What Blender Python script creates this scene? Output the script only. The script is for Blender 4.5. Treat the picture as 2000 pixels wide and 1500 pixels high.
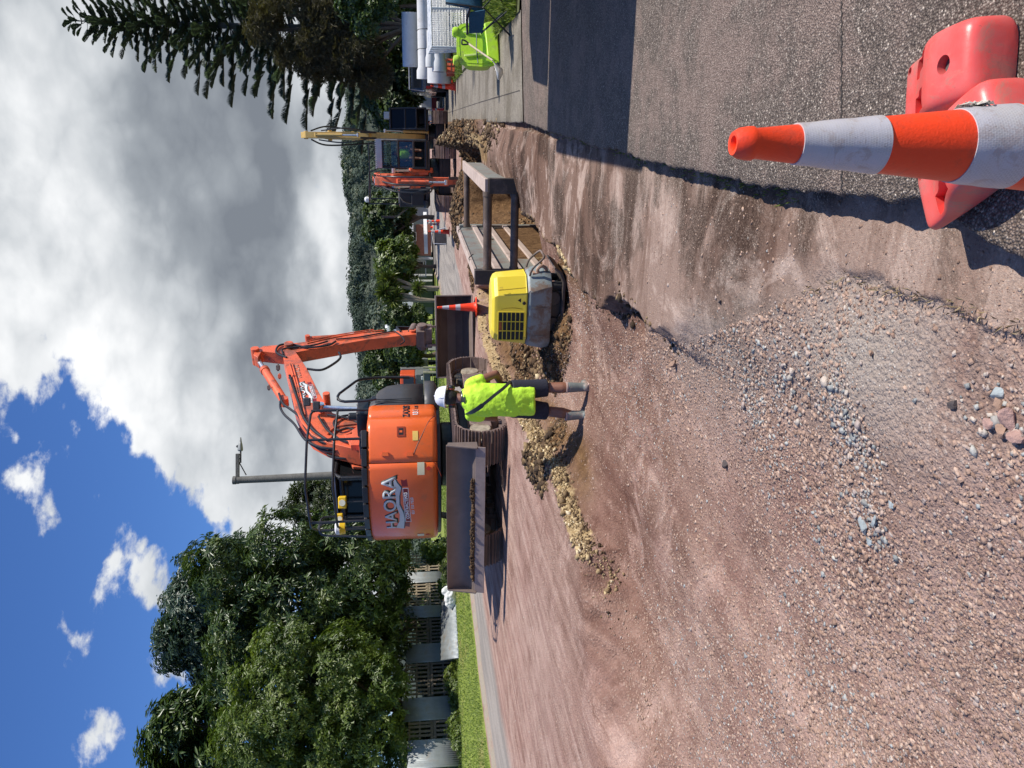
import bpy, bmesh, math, random
import numpy as np
from mathutils import Vector, Matrix, noise as mnoise
rad = math.radians
for o in list(bpy.data.objects): bpy.data.objects.remove(o)
S = bpy.context.scene
# ------------------------------------------------------------ camera (the photograph is stored lying on its side)
CAM_H = 1.45; PITCH = math.atan(176/1500); ROLL = 0.02; FOC = 1500.0
_F = Vector((0, math.cos(PITCH), -math.sin(PITCH)))
_U0 = Vector((0, math.sin(PITCH), math.cos(PITCH)))
_R = Vector((1,0,0))*math.cos(ROLL) - _U0*math.sin(ROLL)
_U = _U0*math.cos(ROLL) + Vector((1,0,0))*math.sin(ROLL)
CAM = Vector((0,0,CAM_H))
cd = bpy.data.cameras.new('camera'); co = bpy.data.objects.new('camera', cd); S.collection.objects.link(co)
cd.sensor_width = 36; cd.lens = 36*FOC/2000; cd.clip_start = .05; cd.clip_end = 5000
M3 = Matrix((-_U, _R, -_F)).transposed()
co.matrix_world = Matrix.Translation(CAM) @ M3.to_4x4()
S.camera = co
def ray(x, y):
    return _F + _R*((1500-y)-750)/FOC + _U*(1000-x)/FOC
def G(x, y, z=0.0):            # point of height z on the sight line
    v = ray(x, y); return CAM + v*((z-CAM_H)/v.z)
def P(x, y, Y):                # point at ground distance Y on the sight line
    v = ray(x, y); return CAM + v*(Y/v.y)
# ------------------------------------------------------------ light
SUN_EL = rad(52); SUN_AZ = math.atan2(.95, -.30)
sd = Vector((math.sin(SUN_AZ)*math.cos(SUN_EL), math.cos(SUN_AZ)*math.cos(SUN_EL), math.sin(SUN_EL)))
sl = bpy.data.lights.new('sun', 'SUN'); sl.energy = 4.6; sl.angle = rad(.5); sl.color = (1, .945, .86)
so = bpy.data.objects.new('sun', sl); S.collection.objects.link(so)
so.rotation_euler = (-sd).to_track_quat('-Z', 'Y').to_euler()
S.view_settings.view_transform = 'Standard'; S.view_settings.look = 'None'
S.view_settings.exposure = 0.42; S.view_settings.gamma = 1
W = bpy.data.worlds.new('World'); S.world = W; W.use_nodes = True

class NT:
    """tiny node-tree helper"""
    def __init__(s, nt): s.nt = nt; s.n = nt.nodes; s.l = nt.links
    def add(s, t, **kw):
        n = s.n.new(t)
        for k, v in kw.items(): setattr(n, k, v)
        return n
    def put(s, sock, v):
        if isinstance(v, bpy.types.NodeSocket): s.l.new(v, sock)
        elif v is not None:
            try: sock.default_value = v
            except Exception:
                sock.default_value = (v[0], v[1], v[2], 1) if hasattr(v, '__len__') else (v, v, v)
    def math(s, op, a, b=None, clamp=False):
        n = s.add('ShaderNodeMath', operation=op, use_clamp=clamp); s.put(n.inputs[0], a)
        if b is not None: s.put(n.inputs[1], b)
        return n.outputs[0]
    def vec(s, op, a, b=None, out=0):
        n = s.add('ShaderNodeVectorMath', operation=op); s.put(n.inputs[0], a)
        if b is not None: s.put(n.inputs[1], b)
        return n.outputs[out]
    def mix(s, f, a, b, blend='MIX'):
        n = s.add('ShaderNodeMix', data_type='RGBA', blend_type=blend, clamp_factor=True)
        s.put(n.inputs[0], f)
        for sk, v in ((n.inputs[6], a), (n.inputs[7], b)):
            if isinstance(v, bpy.types.NodeSocket): s.l.new(v, sk)
            else: sk.default_value = (v[0], v[1], v[2], 1)
        return n.outputs[2]
    def noise(s, vec, scale, detail=4, rough=.55, dist=0.0, out=0):
        n = s.add('ShaderNodeTexNoise'); 
        if vec is not None: s.l.new(vec, n.inputs['Vector'])
        n.inputs['Scale'].default_value = scale; n.inputs['Detail'].default_value = detail
        n.inputs['Roughness'].default_value = rough; n.inputs['Distortion'].default_value = dist
        return n.outputs[out]
    def voro(s, vec, scale, feature='F1', out='Distance'):
        n = s.add('ShaderNodeTexVoronoi', feature=feature)
        if vec is not None: s.l.new(vec, n.inputs['Vector'])
        n.inputs['Scale'].default_value = scale
        return n.outputs[out], n
    def ramp(s, f, stops, interp='LINEAR'):
        n = s.add('ShaderNodeValToRGB'); n.color_ramp.interpolation = interp
        s.put(n.inputs[0], f)
        e = n.color_ramp.elements
        while len(e) < len(stops): e.new(.5)
        for i, (p, c) in enumerate(stops):
            e[i].position = p
            if not hasattr(c, '__len__'): c = (c, c, c)
            e[i].color = (c[0], c[1], c[2], 1)
        return n.outputs[0]
    def mapr(s, f, a, b, c=0.0, d=1.0, smooth=True):
        n = s.add('ShaderNodeMapRange'); n.interpolation_type = 'SMOOTHSTEP' if smooth else 'LINEAR'
        s.put(n.inputs[0], f)
        for i, v in enumerate((a, b, c, d)): n.inputs[i+1].default_value = v
        return n.outputs[0]

# sky with clouds, all in directions (azimuth / elevation)
w = NT(W.node_tree)
for n in list(w.n): w.n.remove(n)
sky = w.add('ShaderNodeTexSky', sky_type='NISHITA', sun_disc=False)
sky.sun_elevation = SUN_EL; sky.sun_rotation = SUN_AZ; sky.air_density = 1.0; sky.dust_density = .6; sky.ozone_density = 3.0
tc = w.add('ShaderNodeTexCoord'); D = w.vec('NORMALIZE', tc.outputs['Generated'])
# (photo x, photo y, half-size across, half-size up, strength)
BL = [(160, 330, .50, .20, .46), (420, 420, .46, .13, .46), (480, 100, .40, .12, .46), (40, 60, .5, .18, .34), (90, 620, .14, .12, .16),
      (330, 640, .20, .09, .28), (600, 900, .22, .12, .42), (640, 480, .5, .040, .26), (525, 980, .12, .07, .30), (690, 560, .6, .03, .34), (640, 250, .10, .04, .22),
      (145, 1245, .065, .06, .32), (285, 1115, .055, .05, .28), (195, 1440, .06, .05, .22), (400, 950, .05, .05, .16), (410, 1290, .10, .10, .32), (370, 860, .08, .03, .14),
      (690, 1080, .3, .05, .3),
      (586, 215, .36, .060, -.05), (250, 760, .14, .10, -.12), (605, 330, .10, .03, -.12), (150, 1000, .33, .25, -.35), (480, 860, .12, .05, -.25), (620, 400, .05, .02, -.2)]
acc = None
for (px, py, sx, sz, st) in BL:
    c = ray(px, py).normalized()
    df = w.vec('SUBTRACT', D, tuple(c)); df = w.vec('MULTIPLY', df, (1/sx, 1/max(sx, .3), 1/sz))
    q = w.vec('LENGTH', df, out=1)
    g = w.mapr(q, 0.25, 1.25, st, 0.0)
    acc = g if acc is None else w.math('ADD', acc, g)
D2 = w.vec('MULTIPLY', D, (1.0, 1.0, 1.7))
n1 = w.noise(D2, 3.6, 9, .60, .15)
n3 = w.noise(D2, 13.0, 6, .62, .25)
# same field looked up a step towards the sun: how much cloud stands in the light's way
D3 = w.vec('ADD', D2, tuple(sd*.055))
n2 = w.noise(D3, 3.6, 3, .50, .15); n1s = w.noise(D2, 3.6, 3, .50, .15)
fine = w.math('MULTIPLY', w.math('SUBTRACT', n3, .5), .46)
dens = w.math('ADD', w.math('ADD', w.math('ADD', w.math('MULTIPLY', w.math('SUBTRACT', n1, .5), 1.75), w.math('MULTIPLY', w.math('SUBTRACT', w.math('ABSOLUTE', w.math('SUBTRACT', w.math('MULTIPLY', w.noise(D2, 9.0, 3, .5, .1), 2.0), 1.0)), .22), .42)), acc), w.math('SUBTRACT', fine, .02))
cov = w.mapr(dens, .13, .26)
thick = w.mapr(dens, .26, .92)
slope = w.math('ADD', w.math('MULTIPLY', w.math('SUBTRACT', n1s, n2), 4.8), .5, clamp=True)
lit = w.math('ADD', w.math('MULTIPLY', slope, .62), w.math('MULTIPLY', w.math('SUBTRACT', 1.0, thick), .62), clamp=True)
def billow(sc, det): return w.math('ABSOLUTE', w.math('SUBTRACT', w.math('MULTIPLY', w.noise(D2, sc, det, .5, .1), 2.0), 1.0))
puff = w.math('ADD', w.math('MULTIPLY', billow(6.5, 2), 1.5), w.math('MULTIPLY', billow(15.0, 3), .9))
dark = None
for (px, py, sx, sz, st) in [(505, 330, .50, .055, .50), (440, 480, .30, .10, .34), (560, 120, .30, .06, .25), (300, 380, .20, .10, .15), (120, 80, .35, .10, .12), (625, 560, .30, .02, .2),
                             (70, 480, .30, .12, -.30), (240, 620, .22, .10, -.34), (180, 250, .22, .06, -.22), (635, 400, .5, .030, -.45), (545, 1000, .15, .07, -.35), (400, 250, .16, .05, -.15), (330, 740, .12, .08, -.3)]:
    c = ray(px, py).normalized()
    df = w.vec('SUBTRACT', D, tuple(c)); df = w.vec('MULTIPLY', df, (1/sx, 1/max(sx, .3), 1/sz))
    g = w.mapr(w.vec('LENGTH', df, out=1), 0.1, 1.35, st, 0.0); dark = g if dark is None else w.math('ADD', dark, g)
lit = w.math('ADD', w.math('MULTIPLY', lit, .55), w.math('SUBTRACT', .27, w.math('MULTIPLY', dark, .50)))
lit = w.math('ADD', lit, w.math('MULTIPLY', w.math('SUBTRACT', puff, .55), .30)); lit = w.math('ADD', lit, w.math('MULTIPLY', w.math('SUBTRACT', n3, .5), .28), clamp=True)
ccol = w.ramp(lit, [(0, (1.65, 1.85, 2.15)), (.28, (2.7, 2.95, 3.25)), (.55, (4.6, 4.85, 5.1)), (.82, (6.6, 6.75, 6.9)), (1, (7.9, 7.95, 8.0))])
skyc = w.mix(1.0, sky.outputs[0], (.44, .67, 1.06), 'MULTIPLY')
col = w.mix(cov, skyc, ccol)
bg = w.add('ShaderNodeBackground'); w.l.new(col, bg.inputs[0]); bg.inputs[1].default_value = .1
wo = w.add('ShaderNodeOutputWorld'); w.l.new(bg.outputs[0], wo.inputs[0])

# ------------------------------------------------------------ materials
MATS = {}
def mat(name, col, rough=.6, var=.12, vs=6.0, bump=0.0, bs=40.0, metal=0.0, dirt=None, dirt_amt=.0, dirt_scale=2.5, spec=.5, trans=0.0, alpha=1.0, emit=0, coat=0, tint=None):
    if name in MATS: return MATS[name]
    m = bpy.data.materials.new(name); m.use_nodes = True; t = NT(m.node_tree)
    b = t.n['Principled BSDF']; tc = t.add('ShaderNodeTexCoord'); v = tc.outputs['Object']
    c = col
    if var:
        nz = t.noise(v, vs, 6, .65)
        f = t.mapr(nz, .3, .7, 1-var, 1+var, False)
        c = t.mix(1.0, (col[0], col[1], col[2]), f, 'MULTIPLY')
        rr = t.mapr(t.noise(v, vs*2.3, 4), .3, .7, max(.03, rough-.1), min(1, rough+.1), False)
        t.l.new(rr, b.inputs['Roughness'])
    else: b.inputs['Roughness'].default_value = rough
    if tint:                      # ramp over the per-face attribute 'tint'
        at = t.add('ShaderNodeAttribute', attribute_name='tint')
        c2 = t.ramp(at.outputs['Fac'], tint)
        if var: c = t.mix(1.0, c2, f, 'MULTIPLY')
        else: c = c2
    if dirt:
        nz = t.noise(v, dirt_scale, 9, .7, .3)
        f = t.mapr(nz, .62-dirt_amt*.3, .78-dirt_amt*.3)
        c = t.mix(t.math('MULTIPLY', f, min(1, dirt_amt+.3)), c, dirt)
    t.put(b.inputs['Base Color'], c if isinstance(c, bpy.types.NodeSocket) else (c[0], c[1], c[2], 1))
    b.inputs['Metallic'].default_value = metal
    b.inputs['Specular IOR Level'].default_value = spec
    b.inputs['Coat Weight'].default_value = coat
    if trans: b.inputs['Transmission Weight'].default_value = trans
    if emit:
        t.put(b.inputs['Emission Color'], (col[0], col[1], col[2], 1)); b.inputs['Emission Strength'].default_value = emit
    if bump:
        bp = t.add('ShaderNodeBump'); bp.inputs['Strength'].default_value = min(1, bump); bp.inputs['Distance'].default_value = .02
        t.l.new(t.noise(v, bs, 6, .65), bp.inputs['Height']); t.l.new(bp.outputs[0], b.inputs['Normal'])
    m['src'] = name; MATS[name] = m
    return m
def leafmat(name, stops, transl=.28, rough=.42, spec=.5):
    if name in MATS: return MATS[name]
    m = bpy.data.materials.new(name); m.use_nodes = True; t = NT(m.node_tree); b = t.n['Principled BSDF']
    at = t.add('ShaderNodeAttribute', attribute_name='tint')
    c = t.ramp(at.outputs['Fac'], stops); t.l.new(c, b.inputs['Base Color'])
    b.inputs['Roughness'].default_value = rough; b.inputs['Specular IOR Level'].default_value = spec
    tr = t.add('ShaderNodeBsdfTranslucent'); t.l.new(t.mix(1, c, (1.1, 1.25, .5), 'MULTIPLY'), tr.inputs[0])
    mx = t.add('ShaderNodeMixShader'); mx.inputs[0].default_value = transl
    t.l.new(b.outputs[0], mx.inputs[1]); t.l.new(tr.outputs[0], mx.inputs[2])
    t.l.new(mx.outputs[0], t.n['Material Output'].inputs[0])
    MATS[name] = m; return m

# ------------------------------------------------------------ objects
def tag(o, label=None, cat=None, group=None, kind=None):
    if label: o['label'] = label
    if cat: o['category'] = cat
    if group: o['group'] = group
    if kind: o['kind'] = kind
    return o
def link(o, parent=None):
    S.collection.objects.link(o)
    if parent is not None: o.parent = parent
    return o
def empty(name, loc=(0,0,0), rz=0, label=None, cat=None, group=None):
    o = bpy.data.objects.new(name, None); o.location = loc; o.rotation_euler.z = rz; o.empty_display_size = .2
    return tag(link(o), label, cat, group)
def copy_tree(o, parent=None):
    c = o.copy(); S.collection.objects.link(c); c.parent = parent
    for ch in list(o.children): copy_tree(ch, c)
    return c
def mesh_np(name, V, Fc, m, parent=None, tint=None, smooth=False, attrs=None, loc=None):
    """V (n,3), Fc (m,k) arrays -> object"""
    V = np.asarray(V, dtype=np.float32); Fc = np.asarray(Fc, dtype=np.int32)
    me = bpy.data.meshes.new(name); k = Fc.shape[1]
    me.vertices.add(len(V)); me.vertices.foreach_set('co', V.ravel())
    me.loops.add(Fc.size); me.loops.foreach_set('vertex_index', Fc.ravel())
    me.polygons.add(len(Fc)); me.polygons.foreach_set('loop_start', np.arange(0, Fc.size, k, dtype=np.int32))
    me.update(calc_edges=True)
    if smooth: me.polygons.foreach_set('use_smooth', np.ones(len(Fc), dtype=bool))
    if tint is not None:
        a = me.attributes.new('tint', 'FLOAT', 'FACE'); a.data.foreach_set('value', np.asarray(tint, dtype=np.float32))
    for an, av in (attrs or {}).items():
        a = me.attributes.new(an, 'FLOAT', 'POINT'); a.data.foreach_set('value', np.asarray(av, dtype=np.float32))
    me.materials.append(m); me.validate()
    o = bpy.data.objects.new(name, me)
    if loc is not None: o.location = loc
    return link(o, parent)

class MB:
    """collects simple solids, builds ONE mesh object"""
    def __init__(s): s.v = []; s.f = []; s.T = Matrix.Identity(4)
    def add(s, vs, fs):
        o = len(s.v); s.v += [tuple(s.T @ Vector(p)) for p in vs]; s.f += [[i+o for i in f] for f in fs]; return s
    def box(s, c, d, R=None):
        x, y, z = d[0]/2, d[1]/2, d[2]/2; c = Vector(c)
        vs = [Vector((i*x, j*y, k*z)) for i in (-1,1) for j in (-1,1) for k in (-1,1)]
        if R is not None: vs = [R @ v for v in vs]
        return s.add([c+v for v in vs], [(0,1,3,2),(4,6,7,5),(0,4,5,1),(2,3,7,6),(0,2,6,4),(1,5,7,3)])
    def beam(s, a, b, w, h, w2=None, h2=None):
        a = Vector(a); b = Vector(b); t = (b-a).normalized()
        up = Vector((0,0,1)) if abs(t.z) < .95 else Vector((0,1,0))
        sx = t.cross(up).normalized(); uz = sx.cross(t)
        w2 = w2 or w; h2 = h2 or h; vs = []
        for p, ww, hh in ((a, w, h), (b, w2, h2)):
            for i, j in ((-1,-1),(1,-1),(1,1),(-1,1)): vs.append(p+sx*i*ww/2+uz*j*hh/2)
        return s.add(vs, [(3,2,1,0),(4,5,6,7),(0,1,5,4),(1,2,6,5),(2,3,7,6),(3,0,4,7)])
    def tube(s, pts, r, n=10, r2=None, cap=True):
        pts = [Vector(p) for p in pts]; N = len(pts); rings = []; prev = None
        for i, p in enumerate(pts):
            t = (pts[min(i+1, N-1)]-pts[max(i-1, 0)]).normalized()
            if prev is None:
                up = Vector((0,0,1)) if abs(t.z) < .9 else Vector((0,1,0)); a = t.cross(up).normalized()
            else: a = (prev - t*prev.dot(t)).normalized()
            prev = a; b = t.cross(a)
            rr = r[i] if isinstance(r, (list, tuple)) else (r + (r2-r)*i/(N-1) if r2 is not None else r)
            rings.append([p+(a*math.cos(2*math.pi*k/n)+b*math.sin(2*math.pi*k/n))*rr for k in range(n)])
        vs = [v for R_ in rings for v in R_]; fs = []
        for i in range(N-1):
            for k in range(n):
                fs.append((i*n+k, i*n+(k+1)%n, (i+1)*n+(k+1)%n, (i+1)*n+k))
        if cap: fs.append(tuple(range(n))[::-1]); fs.append(tuple((N-1)*n+k for k in range(n)))
        return s.add(vs, fs)
    def cyl(s, a, b, r, n=20, r2=None): return s.tube([a, b], r, n, r2 if r2 is not None else r)
    def prism(s, poly, axis, a, b, taper=None):
        """polygon (2D) swept between a and b along axis ('x','y','z')"""
        def m(p, h):
            return {'x': (h, p[0], p[1]), 'y': (p[0], h, p[1]), 'z': (p[0], p[1], h)}[axis]
        n = len(poly); vs = [m(p, a) for p in poly]+[m(p, b) for p in (taper or poly)]
        fs = [tuple(range(n))[::-1], tuple(range(n, 2*n))]+[(i, (i+1)%n, n+(i+1)%n, n+i) for i in range(n)]
        return s.add(vs, fs)
    def lathe(s, prof, c=(0,0,0), n=24, R=None):
        c = Vector(c); vs = []; fs = []
        for (r, z) in prof:
            for k in range(n):
                v = Vector((r*math.cos(2*math.pi*k/n), r*math.sin(2*math.pi*k/n), z))
                vs.append(c+(R @ v if R is not None else v))
        for i in range(len(prof)-1):
            for k in range(n): fs.append((i*n+k, i*n+(k+1)%n, (i+1)*n+(k+1)%n, (i+1)*n+k))
        if prof[0][0] > 1e-6: fs.append(tuple(range(n))[::-1])
        if prof[-1][0] > 1e-6: fs.append(tuple((len(prof)-1)*n+k for k in range(n)))
        return s.add(vs, fs)
    def loft(s, rings, closed=True, cap=True):
        n = len(rings[0]); vs = [v for r_ in rings for v in r_]; fs = []
        for i in range(len(rings)-1):
            for k in range(n if closed else n-1): fs.append((i*n+k, i*n+(k+1)%n, (i+1)*n+(k+1)%n, (i+1)*n+k))
        if cap and closed: fs.append(tuple(range(n))[::-1]); fs.append(tuple((len(rings)-1)*n+k for k in range(n)))
        return s.add(vs, fs)
    def ball(s, c, r, seg=12, sc=(1,1,1)):
        prof = [(math.sin(math.pi*i/(seg//2+2)), -math.cos(math.pi*i/(seg//2+2))) for i in range(seg//2+3)]
        c = Vector(c); n = seg; vs = []; fs = []
        for (a, b) in prof:
            for k in range(n):
                vs.append(c+Vector((a*math.cos(2*math.pi*k/n)*r*sc[0], a*math.sin(2*math.pi*k/n)*r*sc[1], b*r*sc[2])))
        for i in range(len(prof)-1):
            for k in range(n): fs.append((i*n+k, i*n+(k+1)%n, (i+1)*n+(k+1)%n, (i+1)*n+k))
        return s.add(vs, fs)
    def build(s, name, m, parent=None, bevel=0.0, ang=35, seg=2, smooth=True, solid=0.0):
        me = bpy.data.meshes.new(name); me.from_pydata(s.v, [], s.f)
        bm = bmesh.new(); bm.from_mesh(me); bmesh.ops.remove_doubles(bm, verts=bm.verts, dist=1e-5)
        bmesh.ops.recalc_face_normals(bm, faces=bm.faces); bm.to_mesh(me); bm.free()
        if smooth:
            for p in me.polygons: p.use_smooth = True
            me.set_sharp_from_angle(angle=rad(ang))
        me.materials.append(m); o = bpy.data.objects.new(name, me); link(o, parent)
        if solid:
            md = o.modifiers.new('s', 'SOLIDIFY'); md.thickness = solid; md.offset = 0
        if bevel:
            md = o.modifiers.new('b', 'BEVEL'); md.width = bevel; md.segments = seg; md.limit_method = 'ANGLE'; md.angle_limit = rad(ang)
            md.harden_normals = smooth
        return o
def spline(pts, n=8):
    """Catmull-Rom through points"""
    pts = [Vector(p) for p in pts]; out = []
    for i in range(len(pts)-1):
        p0 = pts[max(i-1, 0)]; p1 = pts[i]; p2 = pts[i+1]; p3 = pts[min(i+2, len(pts)-1)]
        for k in range(n):
            t = k/n
            out.append(.5*((2*p1)+(p2-p0)*t+(2*p0-5*p1+4*p2-p3)*t*t+(3*p1-p0-3*p2+p3)*t**3))
    out.append(pts[-1]); return out
def text_mesh(name, s, size, m, fn, parent=None, extrude=.004, align='CENTER', shear=0, bold=0.0, sx=1.0):
    """lettering; fn maps flat (x, y, depth) to a point of the surface it is stuck on"""
    cu = bpy.data.curves.new(name, 'FONT'); cu.body = s; cu.size = size; cu.align_x = align; cu.align_y = 'CENTER'
    cu.extrude = 0; cu.shear = shear; cu.offset = bold; cu.resolution_u = 3
    to = bpy.data.objects.new(name+'_t', cu); S.collection.objects.link(to)
    dg = bpy.context.evaluated_depsgraph_get(); me = bpy.data.meshes.new_from_object(to.evaluated_get(dg))
    bpy.data.objects.remove(to)
    bm = bmesh.new(); bm.from_mesh(me)
    bmesh.ops.triangulate(bm, faces=bm.faces)
    if len(bm.edges):
        for _ in range(2):
            le = [e for e in bm.edges if e.calc_length() > size*.35]
            if le: bmesh.ops.subdivide_edges(bm, edges=le, cuts=1); bmesh.ops.triangulate(bm, faces=bm.faces)
    ext = bmesh.ops.extrude_face_region(bm, geom=list(bm.faces))
    top = {v for v in ext['geom'] if isinstance(v, bmesh.types.BMVert)}
    for v in bm.verts: v.co = fn(v.co.x*sx, v.co.y, extrude if v in top else 0.0)
    bmesh.ops.recalc_face_normals(bm, faces=bm.faces)
    bm.to_mesh(me); bm.free()
    me.materials.clear(); me.materials.append(m); me.name = name
    return link(bpy.data.objects.new(name, me), parent)
# ------------------------------------------------------------ ground
SD = Vector((.3219, .9468)); SL = Vector((-.9468, .3219))        # along the street, to its left
KP = [(-.9, -3), (-.15, .6), (.28, 1.7), (.5, 2.07), (.79, 3.06), (1.82, 5.87), (3.6, 10.5), (5.93, 17.3), (13.2, 38.7), (40, 118), (150, 440)]
KX = np.array([a for a, b in KP]); KY = np.array([b for a, b in KP])
def kerbx(y): return np.interp(y, KY, KX)
def g2(x, y, z=-.1): p = G(x, y, z); return (p.x, p.y)
# edge of the dug-out part: (photo x, photo y, width of the slope in m)
ED = [(2150, 700, .04), (2000, 652, .04), (1900, 612, .045), (1750, 572, .05), (1640, 545, .06), (1560, 570, .4), (1440, 625, .9), (1300, 672, .30), (1262, 645, .05), (1225, 600, .05), (1180, 585, .05), (1172, 612, .05), (1150, 588, .06), (1110, 540, .06), (1085, 488, .06), (1058, 470, .06), (1040, 430, .08),
      (1010, 420, .2), (985, 545, .3), (950, 565, .12), (958, 640, .12), (985, 715, .10), (1020, 785, .10), (1052, 850, .10), (1090, 905, .12), (1112, 990, .14), (1148, 1090, .16), (1160, 1165, .2), (1172, 1230, .5), (1190, 1330, 1.0), (1230, 1500, 1.5)]
EDW = [g2(a, b)+(c,) for a, b, c in ED]
EDW += [(-9, 6, 2.), (-9, -4, 2.), (-1.5, -4, 2.), (-.45, -.5, .3)]
EA = np.array(EDW)
def edge_sd(x, y):
    """signed distance to the dug-out polygon (positive inside), and local slope width"""
    best = np.full(x.shape, 1e9); wd = np.zeros(x.shape); ins = np.zeros(x.shape, bool); n = len(EA)
    for i in range(n):
        ax, ay, aw = EA[i]; bx, by, bw = EA[(i+1) % n]
        dx, dy = bx-ax, by-ay; L = dx*dx+dy*dy
        t = np.clip(((x-ax)*dx+(y-ay)*dy)/L, 0, 1)
        d = np.hypot(x-ax-t*dx, y-ay-t*dy); m = d < best
        best[m] = d[m]; wd[m] = (aw+(bw-aw)*t)[m]
        c = ((ay > y) != (by > y))
        with np.errstate(divide='ignore', invalid='ignore'):
            ins ^= c & (x < (bx-ax)*(y-ay)/(by-ay+1e-12)+ax)
    return np.where(ins, best, -best), wd
def sst(a, b, x): t = np.clip((x-a)/(b-a), 0, 1); return t*t*(3-2*t)
_rs = np.random.RandomState(3); _tab = _rs.rand(256, 256)
def vn(x, y):
    xi = np.floor(x).astype(int); yi = np.floor(y).astype(int); fx = x-xi; fy = y-yi; fx = fx*fx*(3-2*fx); fy = fy*fy*(3-2*fy)
    T = lambda a, b: _tab[a % 256, b % 256]
    return (T(xi, yi)*(1-fx)+T(xi+1, yi)*fx)*(1-fy)+(T(xi, yi+1)*(1-fx)+T(xi+1, yi+1)*fx)*fy
def fbm(x, y, s, o=4):
    r = 0; a = .5; 
    for i in range(o): r = r+a*(vn(x*s+17.3*i, y*s+9.1*i)-.5)*2; a *= .5; s *= 2.03
    return r
BOXC = Vector((1.72, 12.0))           # near end of the left panel of the trench box
TR0 = -.6; TR1 = 12.5                 # trench along the street, measured from there
def street(x, y, ox=0.0, oy=0.0):
    return (x-ox)*SD.x+(y-oy)*SD.y, (x-ox)*SL.x+(y-oy)*SL.y
PILES = [(888, 322, 22.5, .42, .75, 'c'), (890, 292, 22.5, .30, .7, 'd'), (893, 262, 22.5, .35, .9, 'd'), (875, 410, 25.0, .3, 1.0, 'd'), (905, 345, 19.5, .12, 1.0, 'c'),
         (990, 680, 12.6, .30, .45, 'd'), (985, 640, 13.5, .25, .5, 'd'), (1065, 655, 9.9, .18, .40, 'd'), (1050, 705, 10.3, .22, .38, 'd'), (1085, 880, 9.6, .13, .35, 'd'), (900, 520, 18.5, .15, .5, 'd')]
PW = []
for (px, py, Y, h, r, k) in PILES:
    q = P(px, py, Y); PW.append((q.x, q.y, h, r, k))
def ground_h(x, y, full=False):
    x = np.asarray(x, float); y = np.asarray(y, float)
    t = (kerbx(y)-x)*.9468                       # metres left of the kerb line
    far = sst(8, 18, y)
    zu = -.12*(1-far)+.02*far
    zu = zu + .20*sst(1.2, 5.5, t)*sst(4, 12, y+t*.5)
    zu = zu + .012*fbm(x, y, .8)
    # left kerb, verge rising to the fence
    tl = t-11.8+2.7*np.exp(-((y-44)/15)**2)
    verge = sst(-.02, .10, tl)*.08 + sst(.2, 6.5, tl)*.12*sst(15, 25, y)
    zu = zu + verge*sst(9, 14, y)
    lo = -.125-.32*sst(.25, 2.3, t)
    lo = lo + .030*fbm(x, y, .55) + .018*fbm(x+9, y, 2.2)
    s_, l_ = street(x, y)
    lo = lo - .025*sst(.2, .8, vn(l_*2.3, s_*.25))
    sdv, wd = edge_sd(x+.05*fbm(x, y, 6), y+.05*fbm(x+40, y, 6))
    lft = np.clip((x < 1.6)*sst(6.8, 7.8, y), 0, 1)
    rp = np.exp(-(np.maximum(sdv, 0)/.50)**1.4)*lft; lo = lo*(1-rp)+(zu-.15)*rp
    jag = sdv+.07*fbm(x, y, 4.5)*np.clip(wd*8, .5, 1)
    wgt = sst(-wd/2, wd/2, jag)
    z = zu*(1-wgt)+lo*wgt
    face = np.clip(1-np.abs(jag)/(wd*.5+.12), 0, 1)*(wd < .3)
    band = np.exp(-((jag+.00)/(wd*.25+.035))**2)*(wd < .35)*np.clip(.35+1.3*vn(x*2.6+5, y*2.6), 0, 1)
    deep = np.exp(-((jag-.22)/.22)**2)*(wd < .35)*sst(7.5, 8.5, y)
    leftedge = (x < 1.6)*(x > -2.6)*sst(7.0, 7.8, y)
    z = z - .06*deep*(.5+.8*vn(x*3, y*3))*np.clip(leftedge, 0, 1)
    z = z + band*.045*fbm(x, y, 9)*np.clip(leftedge+.2, 0, 1)
    # pothole under the broken asphalt edge
    hx, hy = G(1235, 618, -.3).x, G(1235, 618, -.3).y
    hole = np.exp(-(((x-hx)/.19)**2+((y-hy)/.17)**2))
    z = z - .10*hole
    # trench
    s, l = street(x, y, BOXC.x, BOXC.y)
    wob = .10*fbm(x, y, 1.3)+.05*fbm(x, y, 5)
    open_ = sst(5.6, 6.2, s)
    a = sst(-.02-open_*.5, .10-open_*.05, -l+wob*open_)*(1-sst(1.02+.25*open_, 1.28+.5*open_, -l+wob*open_*1.5))
    tr = sst(TR0+.40, TR0+.55, s)*(1-sst(TR1-.8, TR1, s+wob))*a
    z = z*(1-tr)+(-1.9)*tr
    z = z - .20*np.exp(-(((x-4.3)/5)**2+((y-32)/3.0)**2))*(t > 0)
    pile = np.zeros(x.shape); pc = np.zeros(x.shape)
    for (px, py, h, r, k) in PW:
        d = np.hypot(x-px, y-py)/r
        b = np.clip(1-d*d*.55, 0, 1)**1.5*(1+.35*fbm(x, y, 2.0)); z = z+h*b*(1-.9*tr)
        pile = np.maximum(pile, sst(.05, .35, b)); 
        if k == 'c': pc = np.maximum(pc, sst(.3, .7, b))
    z = z + pile*.05*fbm(x, y, 7)
    z = z + .20*np.exp(-((s-1.5)/3.0)**2)*np.exp(-((l+1.75)/.45)**2)*(1-tr)*(t > .1)
    # spoil along the open trench
    z = z+.16*open_*(1-tr)*np.exp(-((l+2.2+wob*3)/.38)**2)*(1-sst(9, 11, s))
    right = sst(-.02, -.06, t) if False else (t < -.03).astype(float)
    z = np.where(t < -.05, np.minimum(z, -.10)*(z < .2), z)      # under the driveway slab
    z = np.where(t < -.05, np.where(y > 60, -.02, -.16), z)
    if not full: return z
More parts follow.
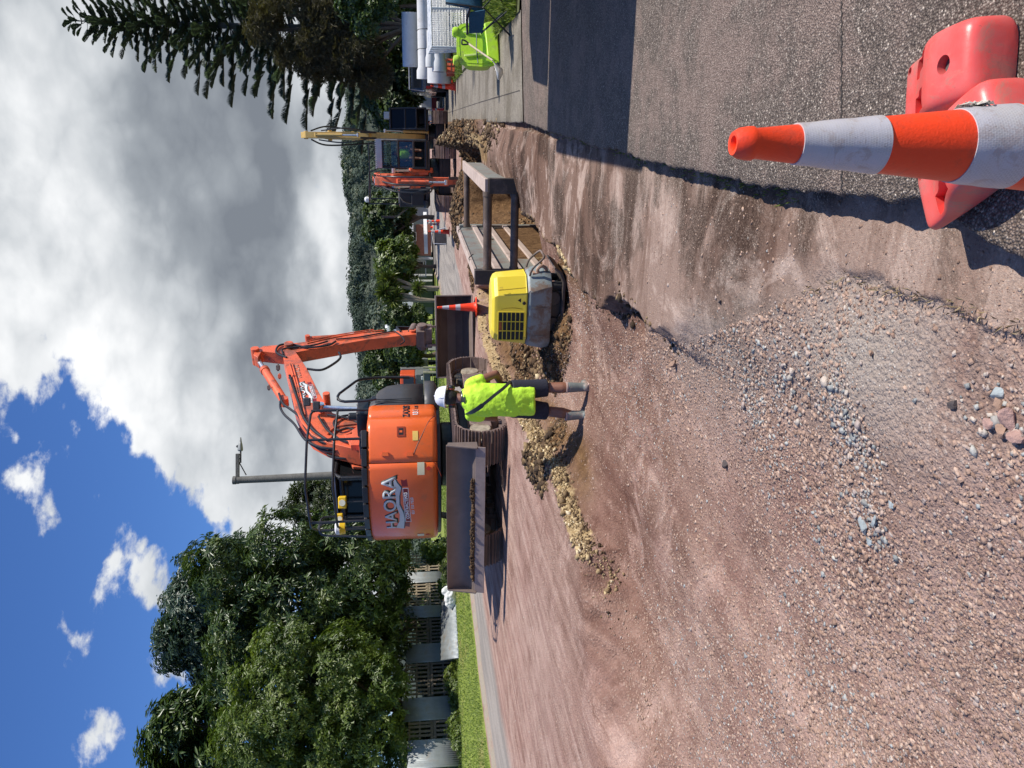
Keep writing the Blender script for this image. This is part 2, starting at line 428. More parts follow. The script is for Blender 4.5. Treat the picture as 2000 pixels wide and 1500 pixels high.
    cl = np.clip(band*leftedge*.8, 0, 1)+.45*pc
    cl = np.maximum(cl, .8*np.exp(-((l+1.75)/.35)**2)*sst(2.5, 4.5, s)*(1-sst(8, 9.5, s)))
    cl = np.maximum(cl, .8*np.exp(-(jag/.12)**2)*(wd < .3)*(x > 0)*(y > 9)*.6)
    soil = np.clip(deep*leftedge+pile*(1-pc)+tr*1.2+.9*open_*np.exp(-((l+2.2)/.6)**2)+(a > .02)*open_*(s < TR1+1)+1.0*open_*np.exp(-((l+.6)/1.2)**4)*(s < TR1+2)+.8*np.exp(-((l-.1)/.35)**2)*(s > .5)*(s < 9), 0, 1)
    asph = (1-wgt)*(x > 0)*(1-sst(16, 24, y))*(1-soil)*(t > -.1)*(t < 3.2+0*t)
    asph = asph*(1-sst(2.2, 3.2, t)); asph = np.maximum(asph, (1-wgt)*(y < 3.2)*(x > -.5)*.9)
    farr = sst(-.3, .3, tl+1.9+.25*fbm(x, y, .6))*(1-sst(-.08, .02, tl))*sst(9, 13, y)     # strip of the old road by the left kerb
    farroad = np.maximum(farr, sst(20, 26, y)*(t > 4.6)*(tl < 0))
    grass = sst(.12, .25, tl+.06*fbm(x, y, 2))*sst(8, 12, y)
    kerb = ((tl > -.02) & (tl < .09)).astype(float)*sst(9, 12, y)
    grey = np.exp(-(((x-G(1740, 680, -.3).x)/.42)**2+((y-G(1740, 680, -.3).y)/.75)**2))
    grey = np.maximum(grey, np.exp(-(((x-.35)/.45)**2+((y-4.0)/1.3)**2)))
    return z, dict(clay=np.clip(cl, 0, 1), soil=soil, asph=np.clip(asph, 0, 1), road=np.clip(farroad, 0, 1), grass=np.clip(grass, 0, 1), kerb=kerb, grey=np.clip(grey, 0, 1), dug=wgt, damp=np.clip(1.15*np.exp(-((y-7.2)/2.6)**2)*np.exp(-((t-2.0)/3.2)**2)+.8*np.exp(-((y-3.4)/1.0)**2)*(t < 1.2)+.9*(y > 9)*(t < 2.5)*(1-sst(16, 20, y)), 0, 1))
nr, nc = 1250, 1050
Yp = np.concatenate([np.geomspace(2.2, 40, nr-130), np.geomspace(40.5, 900, 130)]); 
kk = np.linspace(-1, 1, nc); K = .60*kk+.9*kk**5
YY, KK = np.meshgrid(Yp, K, indexing='ij')
gx = KK*YY; gy = YY-2.6
gz, ga = ground_h(gx, gy, True)
V = np.stack([gx, gy, gz], -1).reshape(-1, 3)
idx = np.arange(nr*nc).reshape(nr, nc)
Fc = np.stack([idx[:-1, :-1], idx[:-1, 1:], idx[1:, 1:], idx[1:, :-1]], -1).reshape(-1, 4)

def ground_mat():
    m = bpy.data.materials.new('ground'); m.use_nodes = True; t = NT(m.node_tree); b = t.n['Principled BSDF']
    v = t.add('ShaderNodeTexCoord').outputs['Object']
    A = lambda n: t.add('ShaderNodeAttribute', attribute_name=n).outputs['Fac']
    big = t.noise(v, .55, 6, .6); mid = t.noise(v, 2.6, 6, .65, .4); fin = t.noise(v, 60, 5, .7)
    sv = t.vec('MULTIPLY', v, (1, 1, 1)); al = t.vec('DOT_PRODUCT', v, (.3219, .9468, 0), out=1); ac_ = t.vec('DOT_PRODUCT', v, (-.9468, .3219, 0), out=1)
    def stretch(a, b):
        cx = t.add('ShaderNodeCombineXYZ'); t.l.new(t.math('MULTIPLY', ac_, a), cx.inputs[0]); t.l.new(t.math('MULTIPLY', al, b), cx.inputs[1]); return cx
    mp = stretch(3.4, .30)
    streak = t.noise(mp.outputs[0], 1.6, 6, .6, .2)                      # tyre and bucket marks run with the street
    mp2 = stretch(9, .30); mp3 = stretch(.55, 3.2); sweep = t.noise(mp3.outputs[0], 1.2, 6, .62, .3); streak2 = t.noise(mp2.outputs[0], 1.3, 5, .65, .15)
    d1, n1 = t.voro(v, 42); d2, n2 = t.voro(v, 95); d3, n3 = t.voro(v, 210)
    def cellv(n): 
        s = t.add('ShaderNodeSeparateColor'); t.l.new(n.outputs['Color'], s.inputs[0]); return s.outputs[0], s.outputs[1]
    c1, c1b = cellv(n1); c2, c2b = cellv(n2); c3, _ = cellv(n3)
    stone = [(0, (.20, .135, .110)), (.25, (.31, .205, .170)), (.5, (.39, .275, .235)), (.72, (.46, .345, .30)), (.88, (.37, .31, .28)), (1, (.58, .50, .44))]
    g = t.mix(.5, t.ramp(c1, stone), t.ramp(c2, stone)); 
    sand = t.mix(t.mapr(mid, .35, .65), (.25, .165, .138), (.385, .275, .24))
    g = t.mix(t.mapr(d1, .25, .55), g, sand)
    g = t.mix(t.math('MULTIPLY', t.mapr(big, .42, .60), .55), g, t.mix(1, g, (.72, .60, .58), 'MULTIPLY'))
    g = t.mix(t.math('MULTIPLY', t.mapr(streak, .46, .62), .48), g, t.mix(1, sand, (.60, .50, .50), 'MULTIPLY'))
    g = t.mix(t.math('MULTIPLY', t.mapr(streak, .50, .36), .5), g, t.mix(.4, sand, (.48, .345, .31)))
    g = t.mix(t.math('MULTIPLY', t.math('SUBTRACT', 1.0, A('dug')), t.math('MULTIPLY', t.mapr(t.math('ADD', streak2, t.math('MULTIPLY', t.math('SUBTRACT', mid, .5), .5)), .50, .66), .32)), g, t.mix(1, sand, (.58, .50, .48), 'MULTIPLY'))
    g = t.mix(t.math('MULTIPLY', t.math('SUBTRACT', 1.0, A('dug')), t.math('MULTIPLY', t.mapr(t.math('ADD', streak2, t.math('MULTIPLY', t.math('SUBTRACT', mid, .5), .5)), .48, .32), .24)), g, (.50, .385, .345))
    g = t.mix(t.math('MULTIPLY', t.mapr(t.noise(v, 1.15, 7, .7, 1.1), .53, .64), .55), g, t.mix(1, g, (.62, .53, .50), 'MULTIPLY'))
    dmp = t.math('MULTIPLY', A('damp'), t.mapr(t.math('ADD', t.noise(v, 1.6, 8, .72, .8), t.math('MULTIPLY', t.math('SUBTRACT', mid, .5), .3)), .38, .52))
    g = t.mix(t.math('MULTIPLY', dmp, .88), g, t.mix(1, g, (.46, .38, .335), 'MULTIPLY'))
    greyc = t.mix(t.mapr(d2, .2, .5), t.ramp(c2, [(0, (.17, .155, .145)), (.5, (.27, .245, .23)), (.8, (.34, .31, .29)), (1, (.48, .47, .45))]), (.28, .24, .215))
    gm = t.math('MULTIPLY', A('grey'), t.mapr(mid, .15, .5))
    g = t.mix(gm, g, greyc)
    # old sealed surface, dusty
    ac = t.ramp(c3, [(0, (.065, .048, .040)), (.6, (.135, .100, .084)), (.9, (.23, .185, .16)), (1, (.45, .40, .36))])
    dust = t.math('ADD', t.mapr(big, .44, .54), t.math('MULTIPLY', t.math('SUBTRACT', t.mapr(t.noise(v, 1.7, 8, .7, .8), .40, .60), .25), .9), clamp=True)
    ac = t.mix(t.math('MULTIPLY', dust, .85), ac, t.mix(t.mapr(d2, .1, .5), t.ramp(c2, stone), (.37, .285, .25)))
    ac = t.mix(t.math('MULTIPLY', t.mapr(sweep, .50, .62), .60), ac, t.mix(1, ac, (.50, .42, .38), 'MULTIPLY')); ac = t.mix(t.math('MULTIPLY', t.mapr(sweep, .44, .34), .5), ac, (.42, .345, .31))
    g = t.mix(A('asph'), g, ac)
    rc = t.mix(t.mapr(t.noise(mp.outputs[0], 1.0, 4), .4, .6), (.17, .155, .145), (.27, .245, .225))
    rc = t.mix(.35, rc, t.ramp(c2, [(0, (.12, .11, .11)), (1, (.42, .4, .38))]))
    g = t.mix(A('road'), g, rc)
    n7 = t.noise(v, 7, 8, .75)
    sc = t.ramp(n7, [(.3, (.060, .034, .017)), (.5, (.14, .080, .040)), (.7, (.25, .155, .080))])
    g = t.mix(A('soil'), g, sc)
    cc = t.ramp(t.noise(v, 16, 6, .7), [(.3, (.22, .145, .07)), (.5, (.36, .265, .145)), (.7, (.55, .44, .27))])
    g = t.mix(t.mapr(t.math('ADD', A('clay'), t.math('MULTIPLY', t.math('SUBTRACT', n7, .5), .8)), .35, .55), g, cc)
    gr = t.ramp(t.noise(v, 9, 6, .75), [(.3, (.09, .13, .022)), (.55, (.20, .26, .05)), (.75, (.32, .34, .10))])
    gr = t.mix(t.math('MULTIPLY', t.mapr(t.noise(v, .5, 4), .52, .62), .5), gr, (.24, .19, .09))
    g = t.mix(A('grass'), g, gr)
    g = t.mix(t.math('MULTIPLY', A('kerb'), t.mapr(mid, .25, .5)), g, (.25, .225, .19))
    g = t.mix(1.0, g, t.mapr(fin, .3, .7, .80, 1.18, False), 'MULTIPLY')
    g = t.mix(t.math('MULTIPLY', t.math('MULTIPLY', A('asph'), A('damp')), t.mapr(t.noise(v, 1.3, 8, .74, 1.2), .40, .50)), g, t.mix(1, g, (.42, .34, .30), 'MULTIPLY'))
    b.inputs['Roughness'].default_value = .92; b.inputs['Specular IOR Level'].default_value = .15
    g = t.mix(1.0, g, (1.16, 1.12, 1.045), 'MULTIPLY'); t.l.new(g, b.inputs['Base Color'])
    soft = t.math('SUBTRACT', 1.0, t.math('ADD', A('road'), A('grass'), clamp=True))
    h = t.math('ADD', t.math('MULTIPLY', d1, -.55), t.math('MULTIPLY', d2, -.3))
    h = t.math('MULTIPLY', h, t.math('MULTIPLY', soft, t.math('SUBTRACT', 1.1, A('asph'))))
    h = t.math('ADD', h, t.math('MULTIPLY', fin, .35)); h = t.math('ADD', h, t.math('MULTIPLY', d3, -.12)); h = t.math('ADD', h, t.math('MULTIPLY', t.math('MULTIPLY', n7, t.math('ADD', A('soil'), A('clay'))), 6.0))
    bp = t.add('ShaderNodeBump'); bp.inputs['Strength'].default_value = .75; bp.inputs['Distance'].default_value = .02
    t.l.new(h, bp.inputs['Height']); t.l.new(bp.outputs[0], b.inputs['Normal'])
    return m
GM = ground_mat()
tag(mesh_np('ground', V, Fc, GM, smooth=True, attrs={k: a.reshape(-1) for k, a in ga.items()}), kind='structure')
del V, Fc, gx, gy, gz, ga, YY, KK

# sealed driveway crossing (camera stands here) with a broken, undercut edge
def slab_mat(name, kind):
    m = bpy.data.materials.new(name); m.use_nodes = True; t = NT(m.node_tree); b = t.n['Principled BSDF']
    v = t.add('ShaderNodeTexCoord').outputs['Object']
    big = t.noise(v, .9, 6, .65, .3); mid = t.noise(v, 5, 6, .7); fin = t.noise(v, 90, 4, .7)
    d2, n2 = t.voro(v, 130); d1, n1 = t.voro(v, 70)
    s = t.add('ShaderNodeSeparateColor'); t.l.new(n2.outputs['Color'], s.inputs[0])
    if kind == 'asphalt':
        c = t.ramp(s.outputs[0], [(0, (.085, .070, .060)), (.5, (.165, .138, .120)), (.85, (.25, .215, .19)), (.96, (.36, .32, .28)), (1, (.62, .57, .50))])
        dst = t.mapr(t.math('ADD', big, t.math('MULTIPLY', t.math('SUBTRACT', mid, .5), .7)), .44, .64)
        c = t.mix(t.math('MULTIPLY', dst, .60), c, (.33, .255, .225))
        c = t.mix(t.mapr(d2, .35, .6), c, t.mix(1, c, (.5, .47, .46), 'MULTIPLY'))
    else:
        c = t.ramp(s.outputs[0], [(0, (.125, .108, .082)), (.6, (.205, .178, .138)), (1, (.38, .34, .275))])
        c = t.mix(t.mapr(big, .42, .62), c, t.mix(1, c, (.62, .60, .55), 'MULTIPLY'))
        c = t.mix(t.math('MULTIPLY', t.mapr(mid, .56, .7), .5), c, (.36, .31, .25))
    if kind == 'asphalt': c = t.mix(1.0, c, (1.03, .975, .905), 'MULTIPLY')
    c = t.mix(1.0, c, t.mapr(fin, .3, .7, .8, 1.2, False), 'MULTIPLY')
    t.l.new(c, b.inputs['Base Color']); b.inputs['Roughness'].default_value = .82; b.inputs['Specular IOR Level'].default_value = .35
    h = t.math('ADD', t.math('MULTIPLY', d2, -.7 if kind == 'asphalt' else -.2), t.math('MULTIPLY', fin, .3))
    bp = t.add('ShaderNodeBump'); bp.inputs['Strength'].default_value = .8; bp.inputs['Distance'].default_value = .012
    t.l.new(h, bp.inputs['Height']); t.l.new(bp.outputs[0], b.inputs['Normal'])
    return m
def slab(name, m, y0, y1, xr, top=0.0, depth=.34, rag=.03, step=.012, inset=0.0):
    ys = np.arange(y0, y1, step); rings = []
    e = kerbx(ys)+inset+rag*.8*fbm(ys, ys*0+3, 2.3, 5)+rag*.7*fbm(ys, ys*0+8, 17, 4)
    u = rag*.6*np.abs(fbm(ys, ys*0+5, 5, 3))
    prof = lambda x, i: [(x+.10+u[i], top-depth), (x+.03+u[i]*1.6, top-.08), (x+.012, top-.035), (x, top-.018), (x+.006, top-.005), (x+.02, top), (x+.12, top+.0015), (xr(ys[i]), top), (xr(ys[i]), top-depth)]
    vs = []
    for i, yy in enumerate(ys):
        for (a, z) in prof(e[i], i): vs.append((a, yy, z))
    k = 9; fs = []
    for i in range(len(ys)-1):
        for j in range(k-1): a = i*k+j; fs.append((a, a+1, a+k+1, a+k))
    o = mesh_np(name, vs, np.array(fs), m, smooth=True)
    me = o.data; me.set_sharp_from_angle(angle=rad(50))
    cb = MB(); 
    return tag(o, kind='structure')
ASM = slab_mat('driveway_asphalt', 'asphalt'); CNM = slab_mat('footpath_concrete', 'concrete')
slab('driveway', ASM, -4, 10.35, lambda y: 30.0)
slab('footpath', CNM, 10.36, 60, lambda y: kerbx(y)+1.55+.02*np.sin(y*3), top=.012, rag=.015, step=.06)
mb = MB(); mb.add([(float(kerbx(20.6))+1.56, 20.6, .052), (22, 15.4, .06), (22, 18.4, .06), (float(kerbx(23.4))+1.56, 23.4, .052)], [(0, 1, 2, 3)]); tag(mb.build('path', CNM), kind='structure')
# a joint across the driveway and the seam between old and new seal
def strip(name, m, pts, wd, z):
    mb = MB(); L = []
    for i, p in enumerate(pts):
        q = Vector(p).to_2d(); a = Vector(pts[max(i-1, 0)]).to_2d(); c = Vector(pts[min(i+1, len(pts)-1)]).to_2d(); d = (c-a).normalized(); n = Vector((-d.y, d.x))
        w_ = wd*(.6+.8*vn(np.array(i*.7), np.array(2.0))); L.append([(q+n*w_).to_3d()+Vector((0,0,z)), (q-n*w_).to_3d()+Vector((0,0,z))])
    mb.loft(L, closed=False, cap=False); return tag(mb.build(name, m, smooth=False), kind='structure')
JM = mat('joint_dirt', (.035, .028, .024), .95, .2)
strip('driveway', JM, [G(1645, 370-4*i, 0) + Vector((0, .004*math.sin(i*1.3), 0)) for i in range(0, 93)], .0035, .0035)
for s0 in (2.2, 5.2, 8.6, 12.2, 16):
    yb = 10.4+s0; xb = float(kerbx(yb))
    strip('footpath', JM, [(xb+.03+1.42*i/6, yb-.48*i/6, 0) for i in range(7)], .009, .0165)
strip('footpath', JM, [(float(kerbx(y))+.45, y, 0) for y in np.arange(10.6, 40, .5)], .008, .0165)
# verge of grass right of the footpath (flat ground sheets)
vm = mat('verge_soil', (.09, .10, .03), .95, .5, 3.0, .8, 25)
mb = MB(); rows = []
for y in np.geomspace(10.4, 400, 60):
    x0 = float(kerbx(y))+1.53 if y < 60 else float(kerbx(y))+1
    rows.append([(x0+(i/24)**1.6*min(300, 12+y*1.6), y, .03+.04*math.sin(x0+i*1.7+y)*min(1, i/4)+.0*i) for i in range(25)])
mb.loft(rows, closed=False, cap=False); tag(mb.build('verge', vm), kind='structure')
def GH(px, py, z=-.3):          # sight line meets the ground
    for _ in range(12):
        g = G(px, py, z); z = .4*z+.6*float(ground_h(np.array([g.x]), np.array([g.y]))[0])
    return G(px, py, z)
# ------------------------------------------------------------ road cones
def cone_mat(name, col, sc=1.0):
    m = mat(name, col, .42, .06, 3.0, .15, 160, dirt=(col[0]*.45, col[1]*.6+.02, col[2]*.6+.02), dirt_amt=.42, dirt_scale=5)
    return m
C_OR = cone_mat('cone_orange', (.93, .058, .010)); C_RD = cone_mat('cone_red', (.72, .045, .03))
C_BK = mat('rubber_black', (.03, .028, .027), .8, .3, 10, .3, 60)
def sheet_mat():
    m = bpy.data.materials.new('reflective_sheeting'); m.use_nodes = True; t = NT(m.node_tree); b = t.n['Principled BSDF']
    v = t.add('ShaderNodeTexCoord').outputs['Object']
    sx = t.add('ShaderNodeSeparateXYZ'); t.l.new(v, sx.inputs[0])
    ang = t.math('MULTIPLY', t.math('ARCTAN2', sx.outputs[1], sx.outputs[0]), 11.5)        # cell pattern wrapped on the cone
    cb = t.add('ShaderNodeCombineXYZ'); t.l.new(ang, cb.inputs[0]); t.l.new(t.math('MULTIPLY', sx.outputs[2], 420.0), cb.inputs[1])
    row = t.math('FLOOR', t.math('MULTIPLY', cb.inputs[1].links[0].from_socket, .5)); 
    a2 = t.math('ADD', t.math('MULTIPLY', ang, 1.0), t.math('MULTIPLY', t.math('MODULO', row, 2.0), .5))
    hx = t.math('ABSOLUTE', t.math('SUBTRACT', t.math('FRACT', a2), .5)); hy = t.math('ABSOLUTE', t.math('SUBTRACT', t.math('FRACT', t.math('MULTIPLY', cb.inputs[1].links[0].from_socket, .5)), .5))
    hexd = t.math('MAXIMUM', hx, hy)
    ln = t.mapr(hexd, .36, .47)
    c = t.mix(ln, (.43, .405, .395), (.54, .52, .50))
    big = t.noise(v, 7, 6, .7); fine = t.noise(v, 22, 8, .75, .6)
    c = t.mix(t.math('MULTIPLY', t.mapr(big, .42, .58), .9), c, (.50, .48, .50))
    c = t.mix(t.math('MULTIPLY', t.mapr(fine, .54, .60), .75), c, (.40, .34, .32))
    c = t.mix(t.math('MULTIPLY', t.mapr(t.noise(v, 12, 7, .8, 1.6), .62, .65), .85), c, (.16, .11, .10))
    t.l.new(c, b.inputs['Base Color']); b.inputs['Roughness'].default_value = .38; b.inputs['Coat Weight'].default_value = .25
    bp = t.add('ShaderNodeBump'); bp.inputs['Strength'].default_value = .35; bp.inputs['Distance'].default_value = .0012
    t.l.new(t.math('ADD', t.math('MULTIPLY', ln, .5), t.math('MULTIPLY', fine, 2.0)), bp.inputs['Height']); t.l.new(bp.outputs[0], b.inputs['Normal'])
    return m
SHEET = sheet_mat()
def cr(z): return .022 + (.9-z)*.0975
def make_cone(label, group, body=C_OR, base=C_OR, seg=40, H=.9, collars=((.485, .38), (.635, .79))):
    r = empty('road_cone', label=label, cat='traffic cone', group=group)
    mb = MB(); prof = [(cr(.03)+.018, .028), (cr(.05)+.004, .045), (cr(.1), .1)]
    for i in range(1, 15): z = .1+.76*i/14; prof.append((cr(z), z))
    prof += [(cr(.862)+.0035, .866), (cr(.88)+.0045, .876), (cr(.89)+.003, .890), (.020, .900), (.013, .899), (.0105, .892), (.010, .80)]
    mb.lathe(prof, n=seg); mb.build('body', body, r, ang=60)
    mb = MB(); a, c = .195, .06
    oct_ = [(-a+c, -a), (a-c, -a), (a, -a+c), (a, a-c), (a-c, a), (-a+c, a), (-a, a-c), (-a, -a+c)]
    mb.prism(oct_, 'z', 0.0, .026); mb.build('base', base, r, bevel=.006)
    for (z0, z1) in ((.785, .632), (.482, .375)):
        mb = MB(); pr = []
        for i in range(7): z = z1+(z0-z1)*i/6; pr.append((cr(z)+.0022+.0006*math.sin(i*2.1+z0*9), z))
        mb.lathe([(cr(z1)-.001, z1)]+pr+[(cr(z0)-.001, z0)], n=seg); mb.build('reflective_collar', SHEET, r, ang=60)
    return r
def place(o, p, rz=0, tilt=(0, 0), sc=1.0):
    o.location = p; o.rotation_euler = (tilt[0], tilt[1], rz); o.scale = (sc, sc, sc); return o
GA = 'orange traffic cones around the works'
cone0 = make_cone('large orange cone close up on the driveway edge with torn reflective collar', GA, seg=72)
q = G(1430, 275, .9); place(cone0, (q.x, q.y, 0.004), .5, (rad(.4), rad(-.8)))
# ruffled, peeled tape on the lower collar
TAPE = mat('peeled_tape', (.55, .50, .42), .5, .4, 40, .6, 90)
mb = MB(); rs = np.random.RandomState(5); th0 = math.atan2(-q.y, -q.x)+1.18
for i in range(16):
    th = th0+rs.uniform(-.22, .25); z = .468+rs.uniform(-.045, .016)-abs(th-th0)*.05; rr = cr(z)+.003+rs.rand()*.004
    c = Vector((math.cos(th)*rr, math.sin(th)*rr, z)); 
    d = Vector((-math.sin(th), math.cos(th), rs.uniform(-1, .3))).normalized()*rs.uniform(.006, .016); n_ = Vector((math.cos(th), math.sin(th), 0))
    u_ = Vector((0, 0, 1))*rs.uniform(.003, .008)+n_*rs.uniform(-.003, .004)
    mb.add([c-d-u_, c+d-u_*.5+n_*.003, c+d*.9+u_, c-d*.8+u_+n_*.002, c+n_*.006], [(0,1,4),(1,2,4),(2,3,4),(3,0,4)])
mb.build('peeled_tape', TAPE, cone0, smooth=False, solid=.0006)
def gh(x, y): return float(ground_h(np.array([x]), np.array([y]))[0])
def put_cone(px, base_x, H_px, label, body=C_OR, base=C_OR, rz=0., tilt=(0,0), z=None, Y=None):
    """px: photo y of the axis, base_x: photo x of the base"""
    Yd = Y or 0.9*1500/H_px
    p = P(base_x, px, Yd)
    zz = p.z if z is None else z
    c = copy_tree(cone0); c['label'] = label; 
    for ch in list(c.children):
        if ch.name.startswith('peeled'): bpy.data.objects.remove(ch); continue
        if ch.name.startswith('body'): ch.data = ch.data.copy(); ch.data.materials.clear(); ch.data.materials.append(body)
        if ch.name.startswith('base'): ch.data = ch.data.copy(); ch.data.materials.clear(); ch.data.materials.append(base)
    return place(c, (p.x, p.y, zz), rz, tilt)
put_cone(600, 931, 77, 'orange cone standing between the yellow compactor and the wide digger bucket', rz=.4)
put_cone(162, 893, 47, 'orange cone with black base on the footpath left of the white pipes, leaning slightly', base=C_BK, tilt=(0, rad(-2)), z=.02)
put_cone(159, 891, 46.5, 'orange cone stacked askew over the black based cone on the footpath', base=C_OR, tilt=(rad(3), rad(3)), z=.05) if False else None
put_cone(215, 868, 34, 'orange cone with black base on the footpath beside the road diggers', body=C_RD, base=C_BK)
put_cone(240, 866, 31, 'plain orange cone on the churned ground right of the diggers', z=None)
put_cone(171, 893, 46, 'faded orange cone of the pair by the pipes, the one further left', tilt=(0, rad(2.5)), Y=28.0, z=.02, base=C_OR)
put_cone(453, 878, 41, 'orange cone nearest the trench of the cluster beyond it', tilt=(0, rad(1)))
put_cone(432, 864, 30, 'orange cone on the far right of the cluster beyond the trench')
put_cone(439, 865, 28, 'orange cone leaning in the middle of the cluster beyond the trench', tilt=(0, rad(4)))
put_cone(444, 846, 20, 'smallest orange cone at the back of the cluster by the white kerb line')
put_cone(536, 835, 18, 'small orange cone lying askew before the green shed', tilt=(rad(40), rad(20)))
put_cone(545, 837, 17, 'small orange cone beside the tipped one before the green shed', tilt=(0, rad(6)))
for (py, bx, hp, lb, tl) in ((105, 893, 48, 'red orange cone nearest the lime barrow in front of the pipe sockets', 3), (120, 886, 45, 'red orange cone second from the lime barrow in front of the pipe sockets', -3),
                         ):
    put_cone(py, bx, hp, lb, body=C_RD, tilt=(0, rad(tl)), z=.04)
for (py, bx, hp, lb) in ((190, 842, 15, 'tiny far cone on the verge beside the dark ute'), (203, 841, 14, 'tiny far cone on the verge left of the dark ute')):
    put_cone(py, bx, hp, lb)

# ------------------------------------------------------------ red plastic barrier feet
FT = bpy.data.materials.new('barrier_plastic'); FT.use_nodes = True
t = NT(FT.node_tree); b = t.n['Principled BSDF']; v = t.add('ShaderNodeTexCoord').outputs['Object']
c = t.mix(t.mapr(t.noise(v, 5, 6, .6), .35, .65), (.74, .085, .07), (.68, .13, .115))
c = t.mix(t.math('MULTIPLY', t.mapr(t.noise(v, 7, 9, .78, .6), .50, .64), .75), c, (.40, .20, .15))
c = t.mix(t.math('MULTIPLY', t.mapr(t.noise(v, 22, 9, .8, 1.4), .60, .66), .7), c, (.20, .09, .06))
t.l.new(c, b.inputs['Base Color']); b.inputs['Roughness'].default_value = .36; b.inputs['Subsurface Weight'].default_value = .08; b.inputs['Subsurface Radius'].default_value = (.02, .006, .004)
bp = t.add('ShaderNodeBump'); bp.inputs['Strength'].default_value = .25; bp.inputs['Distance'].default_value = .004
t.l.new(t.noise(v, 24, 6, .7), bp.inputs['Height']); t.l.new(bp.outputs[0], b.inputs['Normal'])
DK = mat('dark_hole', (.10, .085, .08), .9, .3, 30)
def make_foot(label, group=None):
    """moulded water filled foot: long body, high end, tongue with ribs at the low end.  x = length, y = width"""
    r = empty('barrier_foot', label=label, cat='barrier foot', group=group)
    L0, L1, Wd = -.24, .20, .125
    # body as lofted rings across x
    def ring(x, w, h, z0=0.0, n=28, e=5.0):
        out = []
        for k in range(n):
            a = 2*math.pi*k/n; ca, sa = math.cos(a), math.sin(a)
            yy = w*math.copysign(abs(ca)**(2/e), ca); zz = h/2*math.copysign(abs(sa)**(2/e), sa)
            out.append(Vector((x, yy*(1-.12*(zz/h+.5)), z0+h/2+zz)))
        return out
    mb = MB()
    prof = [(-.25, .085, .020), (-.245, .100, .030), (-.20, .108, .040), (-.135, .112, .052), (-.10, .118, .082), (-.04, .122, .118), (.01, .125, .140), (.05, .125, .148), (.15, .122, .146), (.180, .116, .138), (.195, .100, .120), (.2, .07, .09)]
    mb.loft([ring(x, w_, h_) for x, w_, h_ in prof])
    ob = mb.build('foot_body', FT, r, ang=180)
    cut = MB(); cut.prism([(-.16, .020), (-.05, .06), (-.015, .115), (-.045, .20), (-.16, .2)], 'y', .028, .088)
    cut.prism([(-.16, .020), (-.05, .06), (-.015, .115), (-.045, .20), (-.16, .2)], 'y', -.088, -.028)
    cut.box((-.190, 0, .08), (.008, .17, .075)); cut.cyl((.10, 0, .12), (.10, 0, .2), .026, 28)
    cut.cyl((-.222, .072, -.05), (-.222, .072, .2), .013, 20)
    # cutters are applied to the mesh, then thrown away
    co_ = cut.build('cut', FT, None, smooth=False)
    sub = ob.modifiers.new('s', 'SUBSURF'); sub.levels = 1; sub.render_levels = 1
    bo = ob.modifiers.new('b', 'BOOLEAN'); bo.operation = 'DIFFERENCE'; bo.object = co_; bo.solver = 'EXACT'
    dg = bpy.context.evaluated_depsgraph_get(); me = bpy.data.meshes.new_from_object(ob.evaluated_get(dg))
    ob.modifiers.clear(); ob.data = me; bpy.data.objects.remove(co_)
    for p in me.polygons: p.use_smooth = True
    me.set_sharp_from_angle(angle=rad(42))
    bv = ob.modifiers.new('bv', 'BEVEL'); bv.width = .005; bv.segments = 3; bv.limit_method = 'ANGLE'; bv.angle_limit = rad(42); bv.harden_normals = True
    mb = MB(); mb.lathe([(0.0, .1215), (.0245, .1215), (.0245, .119)], c=(.10, 0, 0), n=24); mb.build('filler_plug', DK, r)
    return r
fA = make_foot('red moulded plastic barrier foot lying on the driveway right of the close up cone', 'red barrier feet by the big cone')
a = G(1760, 180, .02); b2 = G(1930, 85, .07); dv = (b2-a).to_2d(); 
place(fA, (.79, 1.875, .004), rad(-97), (0, 0), .90)
fB = copy_tree(fA); fB['label'] = 'red moulded plastic barrier foot behind the close up cone, hanging over the kerb drop'
a = G(1815, 390, .02); b2 = G(1955, 175, .10); dv = (b2-a).to_2d()
place(fB, (.555, 1.80, .008), rad(-74), (0, 0), .95)
fC = copy_tree(fA); fC['label'] = 'faded red barrier foot lying in the grass behind the blue folding chair'; fC['group'] = 'red barrier feet by the big cone'
q = G(975, 22, .06); place(fC, (q.x+.1, q.y+.9, .04), 1.2, (0, 0), 1.15)
# ------------------------------------------------------------ materials for machines
OR = mat('orange_paint', (.80, .135, .022), .36, .09, 1.4, .05, 30, dirt=(.42, .13, .05), dirt_amt=.22, dirt_scale=2.4, coat=.25)
ORB = mat('boom_orange', (.74, .135, .050), .44, .10, 3.0, .08, 30, dirt=(.18, .08, .05), dirt_amt=.5, dirt_scale=2.6)
TAN = mat('tan_paint', (.56, .37, .11), .45, .1, 3, .08, 30, dirt=(.15, .12, .08), dirt_amt=.3)
BLK = mat('black_paint', (.022, .021, .022), .38, .25, 4, .08, 40, dirt=(.12, .09, .075), dirt_amt=.22)
GRY = mat('dark_grey_plastic', (.055, .052, .052), .5, .12, 3, .1, 60, dirt=(.14, .11, .10), dirt_amt=.15)
STL = mat('muddy_steel', (.165, .115, .095), .62, .25, 5, .3, 26, dirt=(.26, .18, .15), dirt_amt=.5)
BLD = mat('blade_steel', (.165, .125, .104), .50, .16, 3, .10, 40, dirt=(.22, .16, .14), dirt_amt=.3)
EDG = mat('worn_edge', (.26, .205, .18), .42, .15, 6, .1, 40, dirt=(.34, .27, .24), dirt_amt=.4)
CHR = mat('chrome_rod', (.62, .60, .58), .34, .05, 8, metal=.8)
HOS = mat('hose_rubber', (.018, .018, .020), .45, .2, 20)
GLS = mat('cab_glass', (.008, .009, .010), .10, 0, spec=.22)
